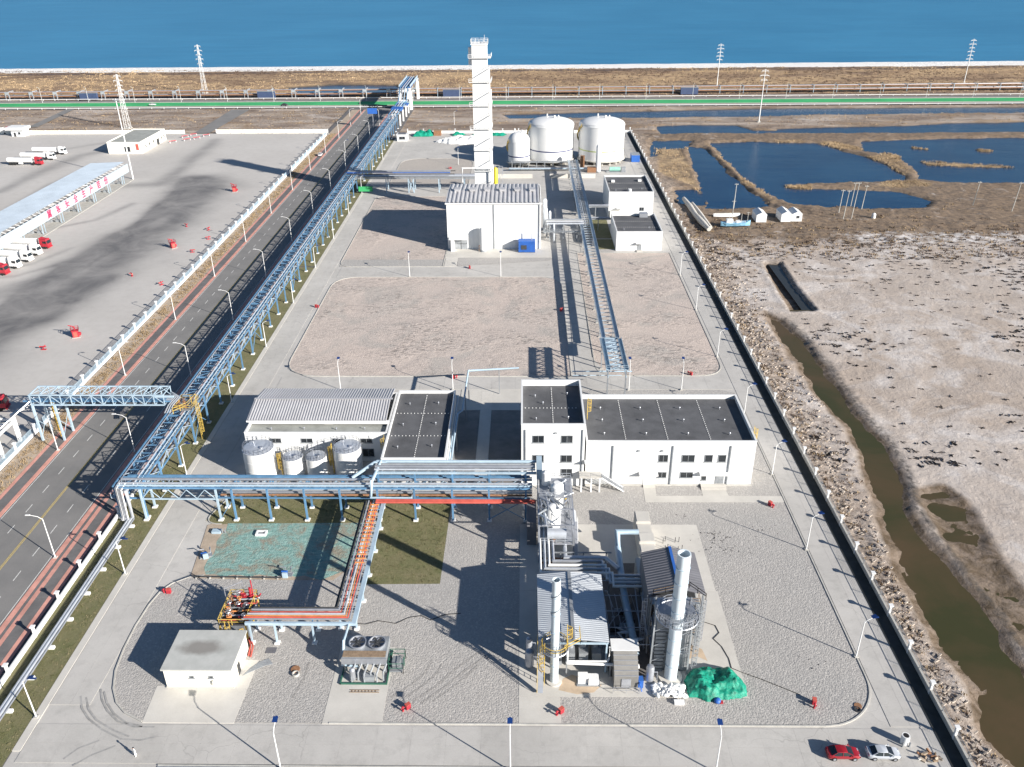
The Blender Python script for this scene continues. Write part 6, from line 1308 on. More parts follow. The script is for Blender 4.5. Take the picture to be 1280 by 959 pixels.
part(vk, 'vent_mast', MB().tube([(-44.6,105,3.4),(-44.6,105,7.2)], .1, 7).tube([(-45.0,105,3.4),(-45.0,105,5.6)], .22, 8), M_red, True); part(vk, 'scaffold', MB().box(-48.9,104.2,.3,-48.8,104.3,6.2).box(-46.5,105.9,.3,-46.4,106,6.2).beam((-48.9,104.2,6.1),(-46.4,105.9,6.1),.09), M_galv)
part(vk, 'floor_pipes', MB().tube([(-44.3,99.2,.4),(-43.4,97.4,.35),(-43.2,95.5,.2)], .12, 6).tube([(-44.0,99.2,.4),(-43.0,97.4,.35),(-42.8,95.3,.2)], .12, 6), M_redp, True)
wp = thing('pipe_line', 'thin dark pipe with drip legs lying along the edge of the teal net', 'pipe', (-48, 113.5, 0)); part(wp, 'pipe', MB().tube([(-58.3,113.75,.32),(-42.7,113.5,.32)], .13, 7), M_dark, True)
for k in range(7): part(wp, 'support', MB().box(-57.8+k*2.4,113.35,.02,-57.6+k*2.4,113.95,.3), M_kerb)
def junk(label, x, y, rz=0):
    t = thing('pump_skid', label, 'pump', (x, y, 0), rz)
    part(t, 'frame', MB().box(-1.1,-.6,.03,1.1,.6,.2), M_steel, local=True); part(t, 'motor', MB().tube([(-.8,0,.6),(.2,0,.6)], .35, 10), M_bluep, True, local=True); part(t, 'pipe', MB().tube([(.3,0,.6),(.9,0,.6),(.9,0,1.5),(.9,.5,1.5)], .1, 7).tube([(-.2,.5,.2),(-.2,.5,1.3),(-1.2,.5,1.4)], .07, 6), M_galv, True, local=True); part(t, 'box', MB().box(-.5,-.9,.03,.4,-.62,1.1), M_lblue, local=True); return t
junk('small pump skid with silver pipes at the front edge of the teal net', -42.0, 114.6); junk('small blue valve box on the soil left of the teal net', -58.0, 119.6, .4)
mbx = thing('cable_box', 'flat blue-grey cable box by the lawn corner left of the teal net', 'box', (-58, 126.5, 0)); part(mbx, 'body', MB().box(-59.1,126.0,.03,-57.4,127.0,.5), M_lblue); part(mbx, 'post', MB().box(-57.2,126.2,.03,-57.0,126.4,1.0).box(-56.7,126.2,.03,-56.5,126.4,1.0), M_steel)
vx = thing('valve_pit', 'small square white valve pit in the teal net', 'pit', (-49.6, 126, 0)); part(vx, 'rim', MB().box(-50.6,125.3,.03,-48.6,125.6,.45).box(-50.6,126.4,.03,-48.6,126.7,.45).box(-50.6,125.61,.03,-50.3,126.39,.45).box(-48.9,125.61,.03,-48.6,126.39,.45), M_white); part(vx, 'cover', MB().box(-50.29,125.61,.2,-48.91,126.39,.25), M_steel)
def barrel(name, label, x, y, r, h, m, top):
    t = thing(name, label, 'barrel', (x, y, 0)); part(t, 'body', MB().lathe((x,y,.03), [(r,0),(r*1.05,h*.5),(r,h),(r*.75,h)], 18), m, True); part(t, 'opening', MB().cyl((x,y,h-.06), r*.74, .1, 14), top); part(t, 'stand', MB().box(x-r,y-r-.2,0,x-r+.15,y-r,.8).box(x+r-.15,y-r-.2,0,x+r,y-r,.8), M_steel); return t
barrel('drum', 'white drum with dark open top beside the silver car', 53.1, 80.3, .55, 1.5, M_white, M_black)
def hydrant(label, x, y, rz):
    if not hydrant.p:
        t = thing('fire_hydrant', label, 'fire hydrant', (0,0,0), 0, 'red fire hydrants in the plant')
        part(t, 'barrel', MB().lathe((0,0,0), [(.2,0),(.17,.12),(.17,.9),(.24,.95),(.2,1.1),(.05,1.2)], 14), M_red, True); part(t, 'outlet', MB().tube([(-.42,0,.75),(.42,0,.75)], .1, 8).tube([(0,0,.6),(0,-.4,.6)], .12, 8), M_red, True); part(t, 'hose_cabinet', MB().box(.6,-.4,.05,1.5,.25,1.1), M_red); part(t, 'cabinet_lid', MB().box(.55,-.45,1.1,1.55,.3,1.17), M_redp); t.scale = (.8,.8,.8)
        hydrant.p = t; t.location = (x, y, .02); t.rotation_euler = (0,0,rz)
    else: dup(hydrant.p, (x, y, .02), rz, label)
hydrant.p = None
for i, (x, y, lab) in enumerate([(-62.0,109.9,'red hydrant on the kerb curve left of the valve skid'),(-17.6,85.2,'red hydrant on gravel right of the air cooler pad'),(42.4,86.2,'red hydrant near the lower right gravel corner'),(49.0,134.7,'red hydrant on gravel below the long office block'),(-62.3,234.8,'red hydrant on the left kerb of the pink gravel field'),(-17.1,189.3,'red hydrant at the front kerb of the pink gravel field'),(11.6,232.9,'red hydrant where the pink gravel meets the rack path'),(-18.4,269.4,'red hydrant near the drive before the white hall'),(42.1,191.4,'red hydrant at the front kerb of the right gravel field'),(-36,405,'red hydrant on the rear yard left of the white tower'),(4.8,84.6,'small red hydrant at the edge of the access pad')]): hydrant(lab, x, y, i*.7)
mh = thing('manhole', 'round dark manhole cover standing open in the lower right gravel corner', 'manhole', (48.6, 85.9, 0)); part(mh, 'ring', MB().lathe((48.6,85.9,.03), [(.5,0),(.5,.15),(.36,.15),(.36,.02)], 20), M_dark); part(mh, 'lid', MB().cyl((48.9,86.6,.03), .55, .08, 18), M_rust)
ds = thing('disc_lid', 'round rusty lid lying on the gravel left of the air cooler', 'lid', (-35, 92.6, 0)); part(ds, 'lid', MB().cyl((-35.2,92.9,.1), .7, .1, 18), M_rust); part(ds, 'ring', MB().lathe((-34.9,91.9,.03), [(.55,0),(.55,.35),(.42,.35),(.42,.05)], 18), M_kerb)
gp = thing('ground_grating', 'grey metal sheet with pointed end lying on the gravel right of the shed', 'sheet', (-39.5, 94.5, 0)); part(gp, 'sheet', MB().prism([(-43,91.6),(-42.2,93.2),(-41.2,94.4),(-39.9,95.1),(-39.0,94.0),(-40.2,93.6),(-41.4,92.8)], .03, .09), M_steel); part(gp, 'mat', MB().box(-40.8,96.2,.03,-39.2,97.4,.07), M_shedgrey)
hz = thing('hose', 'thin black hose snaking over the gravel towards the machine shed', 'hose', (-20, 103, 0)); part(hz, 'hose', MB().tube([(-30,103,.06),(-26,102.6,.06),(-24,103.4,.06),(-21,102.8,.06),(-19,104.2,.06),(-17,104.6,.06),(-15.4,103.6,.06),(-13,104.9,.06),(-10.5,105.2,.06)], .06, 5), M_rubber)
hz = thing('hose', 'thin black cable looping over the pad above the green tarpaulin', 'hose', (30, 98, 0)); part(hz, 'hose', MB().tube([(26.5,104,.1),(29.4,103.5,.1),(31.3,102.6,.1),(31.6,101,.1),(30.4,99.7,.1),(31.4,98,.1),(32,95.5,.1),(32,93.6,.1),(33.4,92.8,.06),(36,91.5,.06),(41,88.6,.06)], .05, 5), M_rubber)
rb = thing('rubble_heap', 'small heap of brown rubble and timber by the fence at the bottom right', 'rubble', (55.5, 78, 0))
for k in range(22): x = 54.2+2.6*random.random(); y = 77.2+1.6*random.random(); o = part(rb, 'rubble_piece', MB().beam((x,y,.1),(x+random.uniform(-.9,.9),y+random.uniform(-.5,.5),.1+.4*random.random()), random.uniform(.1,.5), random.uniform(.1,.35)), random.choice([M_wood,M_kerb,M_soil,M_rust]))

# tyre ruts pressed into the gravel, and patches of dark weeds
M_rut = mk_gravel('rutted_gravel', (.33,.315,.295), (.29,.28,.265), (.17,.16,.155))
mb = MB(); z = ZW(430, 640, 2.977)
for pts in [[(175,690),(240,650),(300,600),(330,550)],[(230,690),(300,640),(345,600),(365,565)],[(255,705),(340,650),(420,580),(520,510)],[(285,712),(370,655),(450,590),(545,525)],[(330,705),(420,640),(500,570)],[(-190,690),(-150,620),(-130,560)]]:
    pw = [Vector(z(*p)) for p in pts]
    for a, b in zip(pw[:-1], pw[1:]):
        for k in range(5):
            p = a.lerp(b, k/5); q = a.lerp(b, (k+1)/5); d = (q-p).normalized(); w0 = .12+.1*random.random(); nn = Vector((-d.y, d.x)); mb.quad((*(p-nn*w0), .032), (*(q-nn*.16), .032), (*(q+nn*.16), .032), (*(p+nn*w0), .032))
struct('gravel_ruts', mb, M_rut)
mb = MB()
for cx, cy, rr, k in [(35.5,125.5,3,34),(37,122,2.4,20),(46,128,2,8),(31,131.8,1,6),(-6,96,2,6),(44,95,3,6)]:
    for _ in range(k): clump(mb, cx+random.gauss(0,rr*.6), cy+random.gauss(0,rr*.4), .03, random.uniform(.1,.28), random.uniform(.04,.1), 5)
stuff('gravel_weeds', mb, M_tuft, 'dark dead weeds and litter scattered on the grey gravel', 'weeds')

mb = MB(); mb4 = MB(); lr = random.Random(5)
for (x0, x1, y0, y1, k) in [(-61.5,-30.2,129.6,138.6,900),(-27.7,-14.8,112.6,139,1300),(-77.7,-71.5,76,150,1500)]:
    for _ in range(k):
        x = lr.uniform(x0, x1); y = lr.uniform(y0, y1); clump(mb if lr.random() < .6 else mb4, x, y, .03, lr.uniform(.12,.4), lr.uniform(.06,.16), 7, 1., .35, 1.2)
stuff('lawn_grass', mb, mat('olive_grass', (.12,.125,.05), .95, var=.3, scale=.5), 'short olive winter grass growing on the lawns under the pipe racks', 'grass')
stuff('dead_grass', mb4, mat('straw_grass', (.26,.22,.13), .95, var=.3, scale=.5), 'straw coloured dead grass mixed into the lawns under the pipe racks', 'grass')
# ================================================================== TRUCK YARD
cy = thing('loading_canopy', 'long pale blue truck loading canopy with red lettering on its fascia board', 'canopy', (-190, 300, 0))
cX0, cX1, cY0, cY1 = -199.5, -182.4, 214, 386
mb = MB(); ribbed_y(mb, cY0, cY1, [(cX0, 7.7), (cX1-1.4, 8.3)], 1.0, .1); part(cy, 'roof', mb, M_canopy)
fpm = MB().box(-.12, -3.56, 3.9, .12, 3.56, 7.6).mesh('fascia_panel', M_lblue)
M_fascia = mat('pale_fascia', (.37,.43,.48), .5, var=.05, scale=.2, rnd=.03); fpm.materials[0] = M_fascia
for k in range(24): inst(cy, 'fascia_panel', fpm, (cX1, cY0+3.6+k*7.16, 0))
cm = MB().box(-.11,-.11,0,.11,.11,3.9).mesh('column', M_lblue); tm = MB(); tm.beam((cX1-.3,0,7.5),(cX1-2.4,0,8.2),.18); tm = tm.mesh('bracket', M_white); lm = MB().box(cX1-3,-.6,.0,cX1-1.2,.6,1.0).box(cX1-2.6,-.3,1.0,cX1-2.3,.3,3.4).mesh('loading_arm', M_steel)
bm_ = MB().box(cX0,-.15,7.2,cX1-1.4,.15,7.55).mesh('roof_beam', M_white)
for k in range(12):
    for d in (0, 1.8):
        inst(cy, 'column', cm, (cX1, cY0+6+k*14.3+d, 0))
    inst(cy, 'column', cm, (cX0+.6, cY0+6+k*14.3, 3.3)); inst(cy, 'column', cm, (cX0+.6, cY0+6+k*14.3, 0)); inst(cy, 'roof_beam', bm_, (0, cY0+6+k*14.3, 0)); inst(cy, 'loading_arm', lm, (0, cY0+7.5+k*14.3, 0)); inst(cy, 'loading_arm', lm, (-3.5, cY0+7.5+k*14.3, 0))
for k in range(57): inst(cy, 'bracket', tm, (0, cY0+1+k*3.0, 0))
part(cy, 'gantry_pipe', MB().tube([(cX1-1, cY0, 6.9),(cX1-1, cY1, 6.9)], .25, 7), M_steel); part(cy, 'pipe_island', MB().box(cX1-4, cY0, .01, cX1+1.2, cY1, .15), M_kerb)
def lettering(ch, y, zc, x, size, m):
    cu = bpy.data.curves.new('letter', 'FONT'); cu.body = ch; cu.size = size; cu.offset = .05; cu.align_x = 'CENTER'; cu.align_y = 'CENTER'; cu.extrude = .03
    tmp = bpy.data.objects.new('letter', cu); COL.objects.link(tmp); dg = bpy.context.evaluated_depsgraph_get(); me = bpy.data.meshes.new_from_object(tmp.evaluated_get(dg)); bpy.data.objects.remove(tmp); me.materials.clear(); me.materials.append(m)
    M3 = Matrix.Rotation(math.pi/2, 4, 'Z') @ Matrix.Rotation(math.pi/2, 4, 'X'); me.transform(M3)
    o = _link('letter', me, cy); o.location = Vector((x, y, zc))-org(cy); return o
M_letter = mat('red_lettering', (.62,.02,.09), .6)
for ch, y in zip('冀客安全生产范份', [312.9,319.9,327.1,334.3,341.4,348.4,355.2,362.4]): lettering(ch, y, 5.7, cX1+.16, 3.3, M_letter)
# ---- tanker trucks
def truck(name, label, cabm, loc, rz=0, L=12.5, group=None):
    t = thing(name, label, 'tanker truck', (0,0,0), 0, group)
    part(t, 'tank', MB().tube([(-L-.2,0,2.35),(-L,0,2.35),(-.3,0,2.35),(-.1,0,2.35)], [.8,1.22,1.22,.8], 18), M_white, True, local=True)
    part(t, 'chassis', MB().box(-L,-.5,.85,3.2,.5,1.1), M_dark, local=True); part(t, 'valve_box', MB().box(-L*.55,-1.2,.6,-L*.4,1.2,1.3), M_white, local=True)
    wm = MB()
    for x in (-L+1.2, -L+2.5, -L+3.8, .4, 3.3):
        w_ = MB().tube([(x,-1.22,.5),(x,-.75,.5)], .5, 12).tube([(x,.75,.5),(x,1.22,.5)], .5, 12); part(t, 'wheel', w_, M_rubber, local=True)
    prof = [(1.6,.9),(4.6,.9),(4.7,1.9),(4.35,3.1),(4.1,3.55),(1.7,3.5)]
    mb = MB(); mb.add([(x,-1.22,z_) for x,z_ in prof]+[(x,1.22,z_) for x,z_ in prof], [tuple(range(6)), tuple(reversed(range(6,12)))]+[(i,i+6,(i+1)%6+6,(i+1)%6) for i in range(6)])
    cb_ = part(t, 'cab', mb, cabm, local=True); part(cb_, 'windscreen', MB().add([(4.72,-1.1,2.0),(4.72,1.1,2.0),(4.38,1.05,3.05),(4.38,-1.05,3.05)], [(0,1,2,3)]).box(2.9,-1.25,2.1,4.0,-1.221,2.9).box(2.9,1.221,2.1,4.0,1.25,2.9), M_glass, local=True)
    part(t, 'deflector', MB().add([(1.6,-1.0,3.52),(3.4,-1.0,3.58),(3.4,1.0,3.58),(1.6,1.0,3.52),(1.6,-1.0,4.0),(1.6,1.0,4.0)], [(0,3,2,1),(0,1,4),(2,3,5),(1,2,5,4),(0,4,5,3)]), cabm, local=True); part(t, 'bumper', MB().box(4.4,-1.24,.45,4.85,1.24,.88), M_white if cabm is M_white else cabm, local=True); part(t, 'mirror', MB().box(4.3,-1.55,2.2,4.45,-1.3,3.0).box(4.3,1.3,2.2,4.45,1.55,3.0), M_dark, local=True)
    t.location = loc; t.rotation_euler = (0, 0, rz); return t
tk1 = truck('tanker_truck', 'white tanker truck with red cab, nearest of the three parked on the far left', M_red, (-243.2, 415.6, 0), -.04)
tk2 = truck('tanker_truck', 'white tanker truck with white cab, middle of the three parked on the far left', M_white, (-242.4, 426.4, 0), -.04)
dup(tk2, (-242.6, 438.5, 0), -.04, 'white tanker truck with white cab, farthest of the three on the far left')
dup(tk1, (-176.6, 290.6, 0), -.1, 'white tanker truck with bright red cab, farthest one pulled out from under the canopy')
dup(tk2, (-176.4, 283.6, 0), -.16, 'white tanker truck second of the row pulled out from under the canopy'); dup(tk2, (-176.2, 277.0, 0), -.16, 'white tanker truck middle of the row pulled out from under the canopy'); dup(tk2, (-176.8, 270.4, 0), -.14, 'white tanker truck next to the red cab at the left photo edge')
dup(tk1, (-177.4, 263.9, 0), -.12, 'white tanker truck with red cab nearest to the left photo edge'); dup(tk1, (-298, 489.5, 0), .1, 'dark red truck by the gatehouse at the far left edge'); dup(tk1, (-128.3, 172.6, 0), .2, 'red truck beside the white pipe frame left of the road bridge')
# ---- red fire monitors
def monitor(label, x, y, rz):
    if not monitor.p:
        t = thing('fire_monitor', label, 'fire monitor', (0,0,0), 0, 'red fire monitor stations in the truck yard')
        part(t, 'cabinet', MB().box(-.9,-.7,.1,.9,.7,2.2), M_red); part(t, 'skid', MB().box(-1.3,-1.1,0,1.3,1.1,.12), M_kerb); part(t, 'platform', MB().box(-1.1,-.9,2.2,1.1,.9,2.32), M_red); mb = MB(); rail_set(mb, [(-1.1,-.9,2.3),(1.1,-.9,2.3),(1.1,.9,2.3),(-1.1,.9,2.3)], 1.0, True, .08); part(t, 'handrail', mb, M_red); part(t, 'nozzle', MB().tube([(0,0,2.3),(0,0,3.3),(-.6,.1,3.7),(-1.6,.2,4.1)], [.2,.2,.17,.12], 9), M_red, True); part(t, 'door', MB().box(-.6,-.76,.3,.5,-.71,1.9), M_redp)
        t.scale = (.9,.9,.9); part(t, 'hose_reel', MB().tube([(1.1,-.4,.9),(1.1,.4,.9)], .5, 12), M_red); monitor.p = t; t.location = (x, y, 0); t.rotation_euler = (0,0,rz)
    else: dup(monitor.p, (x, y, 0), rz, label)
monitor.p = None
monitor('red fire monitor station in the truck yard, nearest to the road bridge', -126.6, 214.2, .4); monitor('red fire monitor station in the truck yard, middle of the three', -127.2, 290.3, .9); monitor('red fire monitor station in the truck yard, farthest near the tower shadow', -127.7, 365.6, .2)
def rack_low(label, x, y, rz):
    if not rack_low.p:
        t = thing('hose_stand', label, 'hose stand', (0,0,0), 0, 'low red hydrant stands on the yard concrete'); part(t, 'stand', MB().box(-.7,-.3,0,.7,.3,.15).box(-.1,-.1,.15,.1,.1,.9), M_red); part(t, 'head', MB().tube([(-.8,0,.9),(.8,0,.9)], .16, 8).tube([(0,0,.9),(.3,.7,1.0)], .12, 7), M_red, True); part(t, 'coupling', MB().tube([(-1.0,0,.9),(-.8,0,.9)], .22, 8), M_redp); rack_low.p = t; t.location = (x, y, 0); t.rotation_euler = (0,0,rz)
    else: dup(rack_low.p, (x, y, 0), rz, label)
rack_low.p = None
for i, (x, y, l) in enumerate([(-131.7,205.9,'low red stand left of the nearest fire monitor'),(-117.6,254.0,'low red stand near the yard fence, nearest of the pair'),(-130.6,262.1,'low red stand on the yard left of the yard fence pair'),(-118.5,285.5,'low red stand near the yard fence level with the middle monitor'),(-121.3,311,'low red stand on open concrete above the middle monitor'),(-131.4,315.5,'low red stand left on open concrete above the middle monitor'),(-117.5,300,'low red stand close to the wall above the yard fence pair')]): rack_low(l, x, y, i*1.1)
# ---- white frame by the bridge
wf = thing('pipe_gantry', 'white steel pipe frame with slanted beams left of the road bridge', 'frame', (-116, 155, 0))
for x, y in [(-112.9,158.6),(-113.0,151.6),(-121,157.5),(-121,151)]: part(wf, 'column', MB().box(x-.35,y-.35,0,x+.35,y+.35,7.2), M_white)
part(wf, 'beam', MB().box(-121.4,158.2,5.0,-113.3,158.7,5.5).box(-121.4,151.2,5.0,-113.4,151.7,5.5).box(-113.2,152.0,5.2,-112.7,158.2,5.7).beam((-113,158.6,7.0),(-109,166.5,7.4),.4).beam((-121,157.5,6.9),(-113.3,158.5,5.8),.3).beam((-121,151.3,6.9),(-113.4,151.6,5.6),.3), M_white)
for k in range(6): part(wf, 'pipe', MB().tube([(-121,152+k*1.0,6.0),(-113.5,152+k*1.05,6.0),(-108.6,159.6+.5*k,9.9)], .15, 7), [M_galv,M_alu,M_steel][k % 3], True)
mb = MB(); rail_set(mb, [(-121,159,5.6),(-113.5,159,5.6)], 1.1, False, .07); part(wf, 'handrail', mb, M_steel)
# ---- yard buildings
yb = thing('yard_office', 'low white office with flat grey roof at the far side of the truck yard', 'building', (-207, 439, 0))
wall_panels(yb, -215.7, -198.4, 438.6, 472.6, 5.9, M_cream, 5.6); flat_roof(yb, -215.7, -198.4, 438.6, 472.6, 5.5, M_roofg)
for a in (445, 450, 455.5, 466, 470): window(yb, 'E', a, 2.7, 1.4, 1.5, -198.4)
dw = door(yb, 'E', 461, 3.4, 3.0, -198.4, M_dark); window(yb, 'S', -205.5, 2.4, 3.0, 2.6, 438.6); part(yb, 'side_sign', MB().box(-200.6,438.3,2.0,-199.4,438.58,5), M_redp)
gh = thing('gatehouse', 'small white gatehouse with thick roof slab at the far left yard entrance', 'gatehouse', (-286, 484, 0)); part(gh, 'wall', MB().box(-290,482,0,-283,488,3.6), M_wall); part(gh, 'roof', MB().box(-292.5,480.8,3.61,-282,489,5.0), M_white); window(gh, 'S', -285.4, 1.8, 1.4, 1.3, 482.0); door(gh, 'S', -288, 1.2, 2.2, 482.0, M_dark)
bars = []
for i, (x, y) in enumerate([(-190,478),(-186,470),(-182,474),(-179,481),(-192,465),(-187,483)]):
    t = thing('road_barrier', 'red and white movable road barrier at the yard exit road, %s from the left' % ordw(i), 'barrier', (x, y, 0), .8, 'red barriers at the yard exit'); part(t, 'beam', MB().box(-2,-.08,.8,2,.08,1.1), M_red, local=True); part(t, 'leg', MB().box(-1.8,-.4,0,-1.6,.4,.8).box(1.6,-.4,0,1.8,.4,.8), M_white, local=True)
ym = thing('light_mast', 'tall thin white mast with shadow beside the canopy end', 'mast', (-182, 387, 0)); part(ym, 'pole', MB().tube([(-182,387.6,0),(-182,387.6,36)], [.35,.16], 10), M_white, True); part(ym, 'head_ring', MB().ring((-182,387.6,35.5), .9, .12, 16, 5), M_galv)
for k in range(4): part(ym, 'floodlight', MB().box(-182+1.0*math.cos(k*1.57)-.25,387.6+1.0*math.sin(k*1.57)-.25,35.1,-182+1.0*math.cos(k*1.57)+.25,387.6+1.0*math.sin(k*1.57)+.25,35.45), M_steel)
# ---- power pylons
def pylon(label, x, y, h, arms, lattice=True):
    t = thing('power_pylon', label, 'pylon', (x, y, 0)); b = 1.5 if lattice else .45; mb = MB()
    if lattice:
        n = 9; 
        for s in range(4):
            sx = (-1,1,1,-1)[s]; sy = (-1,-1,1,1)[s]; mb.beam((x+sx*b,y+sy*b,-.5),(x+sx*.25,y+sy*.25,h), .16)
        for k in range(n):
            z0, z1 = h*k/n, h*(k+1)/n; w0, w1 = b+(.25-b)*k/n, b+(.25-b)*(k+1)/n
            for s in range(4):
                ax, ay = (-1,1,1,-1)[s], (-1,-1,1,1)[s]; bx, by = (-1,1,1,-1)[(s+1)%4], (-1,-1,1,1)[(s+1)%4]; mb.beam((x+ax*w0,y+ay*w0,z0),(x+bx*w1,y+by*w1,z1), .07); mb.beam((x+bx*w0,y+by*w0,z0),(x+ax*w1,y+ay*w1,z1), .07)
    else: mb.tube([(x,y,-.5),(x,y,h)], [.34,.16], 10)
    part(t, 'mast', mb, M_white)
    for k in range(arms):
        zz = h-1-k*h*.085; w_ = 2.6 if k % 2 else 2.0; part(t, 'cross_arm', MB().beam((x-w_,y,zz),(x+w_,y,zz), .22).beam((x-w_,y,zz),(x,y,zz+.9), .12).beam((x+w_,y,zz),(x,y,zz+.9), .12), M_white)
        part(t, 'insulator', MB().tube([(x-w_,y,zz),(x-w_,y,zz-.9)], .14, 6).tube([(x+w_,y,zz),(x+w_,y,zz-.9)], .14, 6), M_steel)
    part(t, 'footing', MB().box(x-b-.5,y-b-.5,-.8,x+b+.5,y+b+.5,.1), M_kerb)
pylon('white lattice power pylon rising behind the yard office', -233.5, 504.9, 30, 5); pylon('white lattice power pylon near the beach left of the blue overbridge', -226.7, 621.6, 33, 5); pylon('slim power pylon near the beach right of the big tanks', 141.5, 648, 29, 5, False); pylon('slim power pylon standing between the ponds', 140, 516.7, 29.5, 3, False); pylon('slim power pylon near the beach at the far right', 327, 660, 30, 6, False)
wp_ = [(-90,640),(-56,640),]
# ---- pipe rack along the shore
sr = thing('shore_pipe_rack', 'long low pipe rack on white portal frames running along the shore beyond the green road', 'pipe rack', (0, 612, 0))
slope = .0325
def syy(x): return 613.2+slope*(x+8)*.9
for k, (dy, zz, r) in enumerate([(-2.2,2.2,.4),(-1,2.2,.3),(.3,2.2,.45),(1.6,2.2,.35),(-1.6,4.6,.35),(0,4.6,.4),(1.6,4.6,.3)]): part(sr, 'pipe', MB().tube([(-520,syy(-520)+dy,zz),(0,syy(0)+dy,zz),(520,syy(520)+dy,zz)], r, 7), [M_rust,M_galv,M_galv,M_steel,M_rust,M_alu,M_galv][k], True)
ptm = MB().box(-.2,-3.2,-.5,.2,-2.9,5.2).box(-.2,2.9,-.5,.2,3.2,5.2).box(-.25,-2.79,1.5,.25,2.79,1.8).box(-.25,-3.2,5.21,.25,3.2,5.6).box(-2.6,-3.15,3.6,-.26,-2.85,5.2).box(-2.6,-3.15,-.5,-2.3,-2.85,3.59).mesh('portal_frame', M_alu)
ptm2 = MB().box(-.15,-2.6,-.5,.15,-2.3,5.0).box(-.15,2.3,-.5,.15,2.6,5.0).box(-.15,-2.29,1.6,.15,2.29,1.8).box(-.15,-2.6,5.01,.15,2.6,5.25).mesh('portal_frame', M_lblue)
for k in range(58): x = -470+k*16.4; inst(sr, 'portal_frame', ptm if x < -90 else ptm2, (x, syy(x), 0))
M_navyp = mat('navy_cabin_paint', (.05,.075,.15), .6)
bxm = [M_navyp, M_navyp]
for i, x in enumerate([-300,-178,-50,115]):
    t = thing('equipment_cabin', 'dark blue equipment cabin on the shore pipe rack, %s from the left' % ordw(sorted([-300,-178,-50,115]).index(x)), 'cabin', (x, syy(x)-4.4, 0), 0, 'cabins along the shore pipe rack'); part(t, 'body', MB().box(-6,-1,.2,6,.9,4.6), bxm[i % 2], local=True); part(t, 'roof', MB().box(-6.2,-1.2,4.61,6.2,1.0,4.85), M_steel, local=True)
def shorelamp(i, x):
    L = 'white lamp post beside the green shore road, %s from the left' % (ordw(i) if i < 16 else str(i+1)+'th'); y = 592.2+.0095*x
    if not shorelamp.p: shorelamp.p = lamp_proto('shore_lamp', L, 'street lamp', 10.5, 1.8, False, 'lamps along the green shore road'); shorelamp.p.location = (x, y, 0); shorelamp.p.rotation_euler = (0,0,-1.57)
    else: dup(shorelamp.p, (x, y, 0), -1.57, L)
shorelamp.p = None
for i in range(26): shorelamp(i, -390+i*31.5)
# guard posts of the green belt
gb = thing('guard_rail', 'white guard rail along the near edge of the green shore road', 'guard rail', (0, 575, 0)); part(gb, 'rail', MB().beam((-520,567.6-.0095*520,.75),(520,567.6+.0095*520,.75), .1, .3), M_white)
gpm = MB().box(-.12,-.12,0,.12,.12,1.0).mesh('post', M_white)
for k in range(130): x = -515+k*8; inst(gb, 'post', gpm, (x, 567.6+.0095*x, 0))
gb2 = thing('guard_rail', 'white guard rail along the far edge of the green shore road', 'guard rail', (0, 601, 0)); part(gb2, 'rail', MB().beam((-520,601.2-.0095*520,.85),(520,601.2+.0095*520,.85), .1, .35), M_white)
for k in range(130): x = -515+k*8; inst(gb2, 'post', gpm, (x, 601.2+.0095*x, 0))
# ---- blue overbridge carrying the rack over the shore road
ob = thing('overbridge', 'blue topped pipe overbridge on white towers crossing the green shore road', 'pipe bridge', (-76, 580, 0))
for y in (560, 600):
    for x in (-79.5, -72.5): part(ob, 'tower_leg', MB().box(x-.8,y-1.6,0,x+.8,y+1.6,13), M_white)
    part(ob, 'tower_beam', MB().box(-80.3,y-1.2,11.2,-71.7,y+1.2,13.2).box(-78.6,y-.8,5,-73.4,y+.8,5.8), M_white)
part(ob, 'deck', MB().box(-79.6,558.8,13.3,-72.4,601.6,13.7), M_bluep)
for x in (-79.6, -72.6): part(ob, 'side_girder', MB().box(x,558.8,13.71,x+.2,601.6,15.2), M_lblue)
for k in range(4): part(ob, 'pipe', MB().tube([(-78.4+k*1.6,500,7.6),(-78.4+k*1.6,545,7.6),(-78.4+k*1.6,556,14.1),(-78.4+k*1.6,603,14.1),(-78.4+k*1.6,609,5)], .3, 7), [M_blue,M_alu,M_lblue,M_blue][k], True)
cm = MB().box(-.4,-.4,0,.4,.4,7.2).mesh('column', M_white)
for y in (508, 522, 536, 548):
    for x in (-79.2, -72.8): inst(ob, 'column', cm, (x, y, 0))
    part(ob, 'cross_beam', MB().box(-79.7,y-.4,6.6,-72.3,y+.4,7.2), M_lblue)
part(ob, 'lower_deck', MB().box(-80,538,6.0,-72,547,6.5).box(-79.5,518,6.6,-73,526,7.9), M_bluep)
bs2 = thing('road_sign', 'blue direction sign board on a grey post beside the far end of the public road', 'sign', (-87.5, 501, 0)); part(bs2, 'board', MB().box(-90.4,500.8,8.2,-84.8,501.0,11.4), M_bluep); part(bs2, 'post', MB().box(-87.8,501.05,0,-87.4,501.4,11), M_galv)
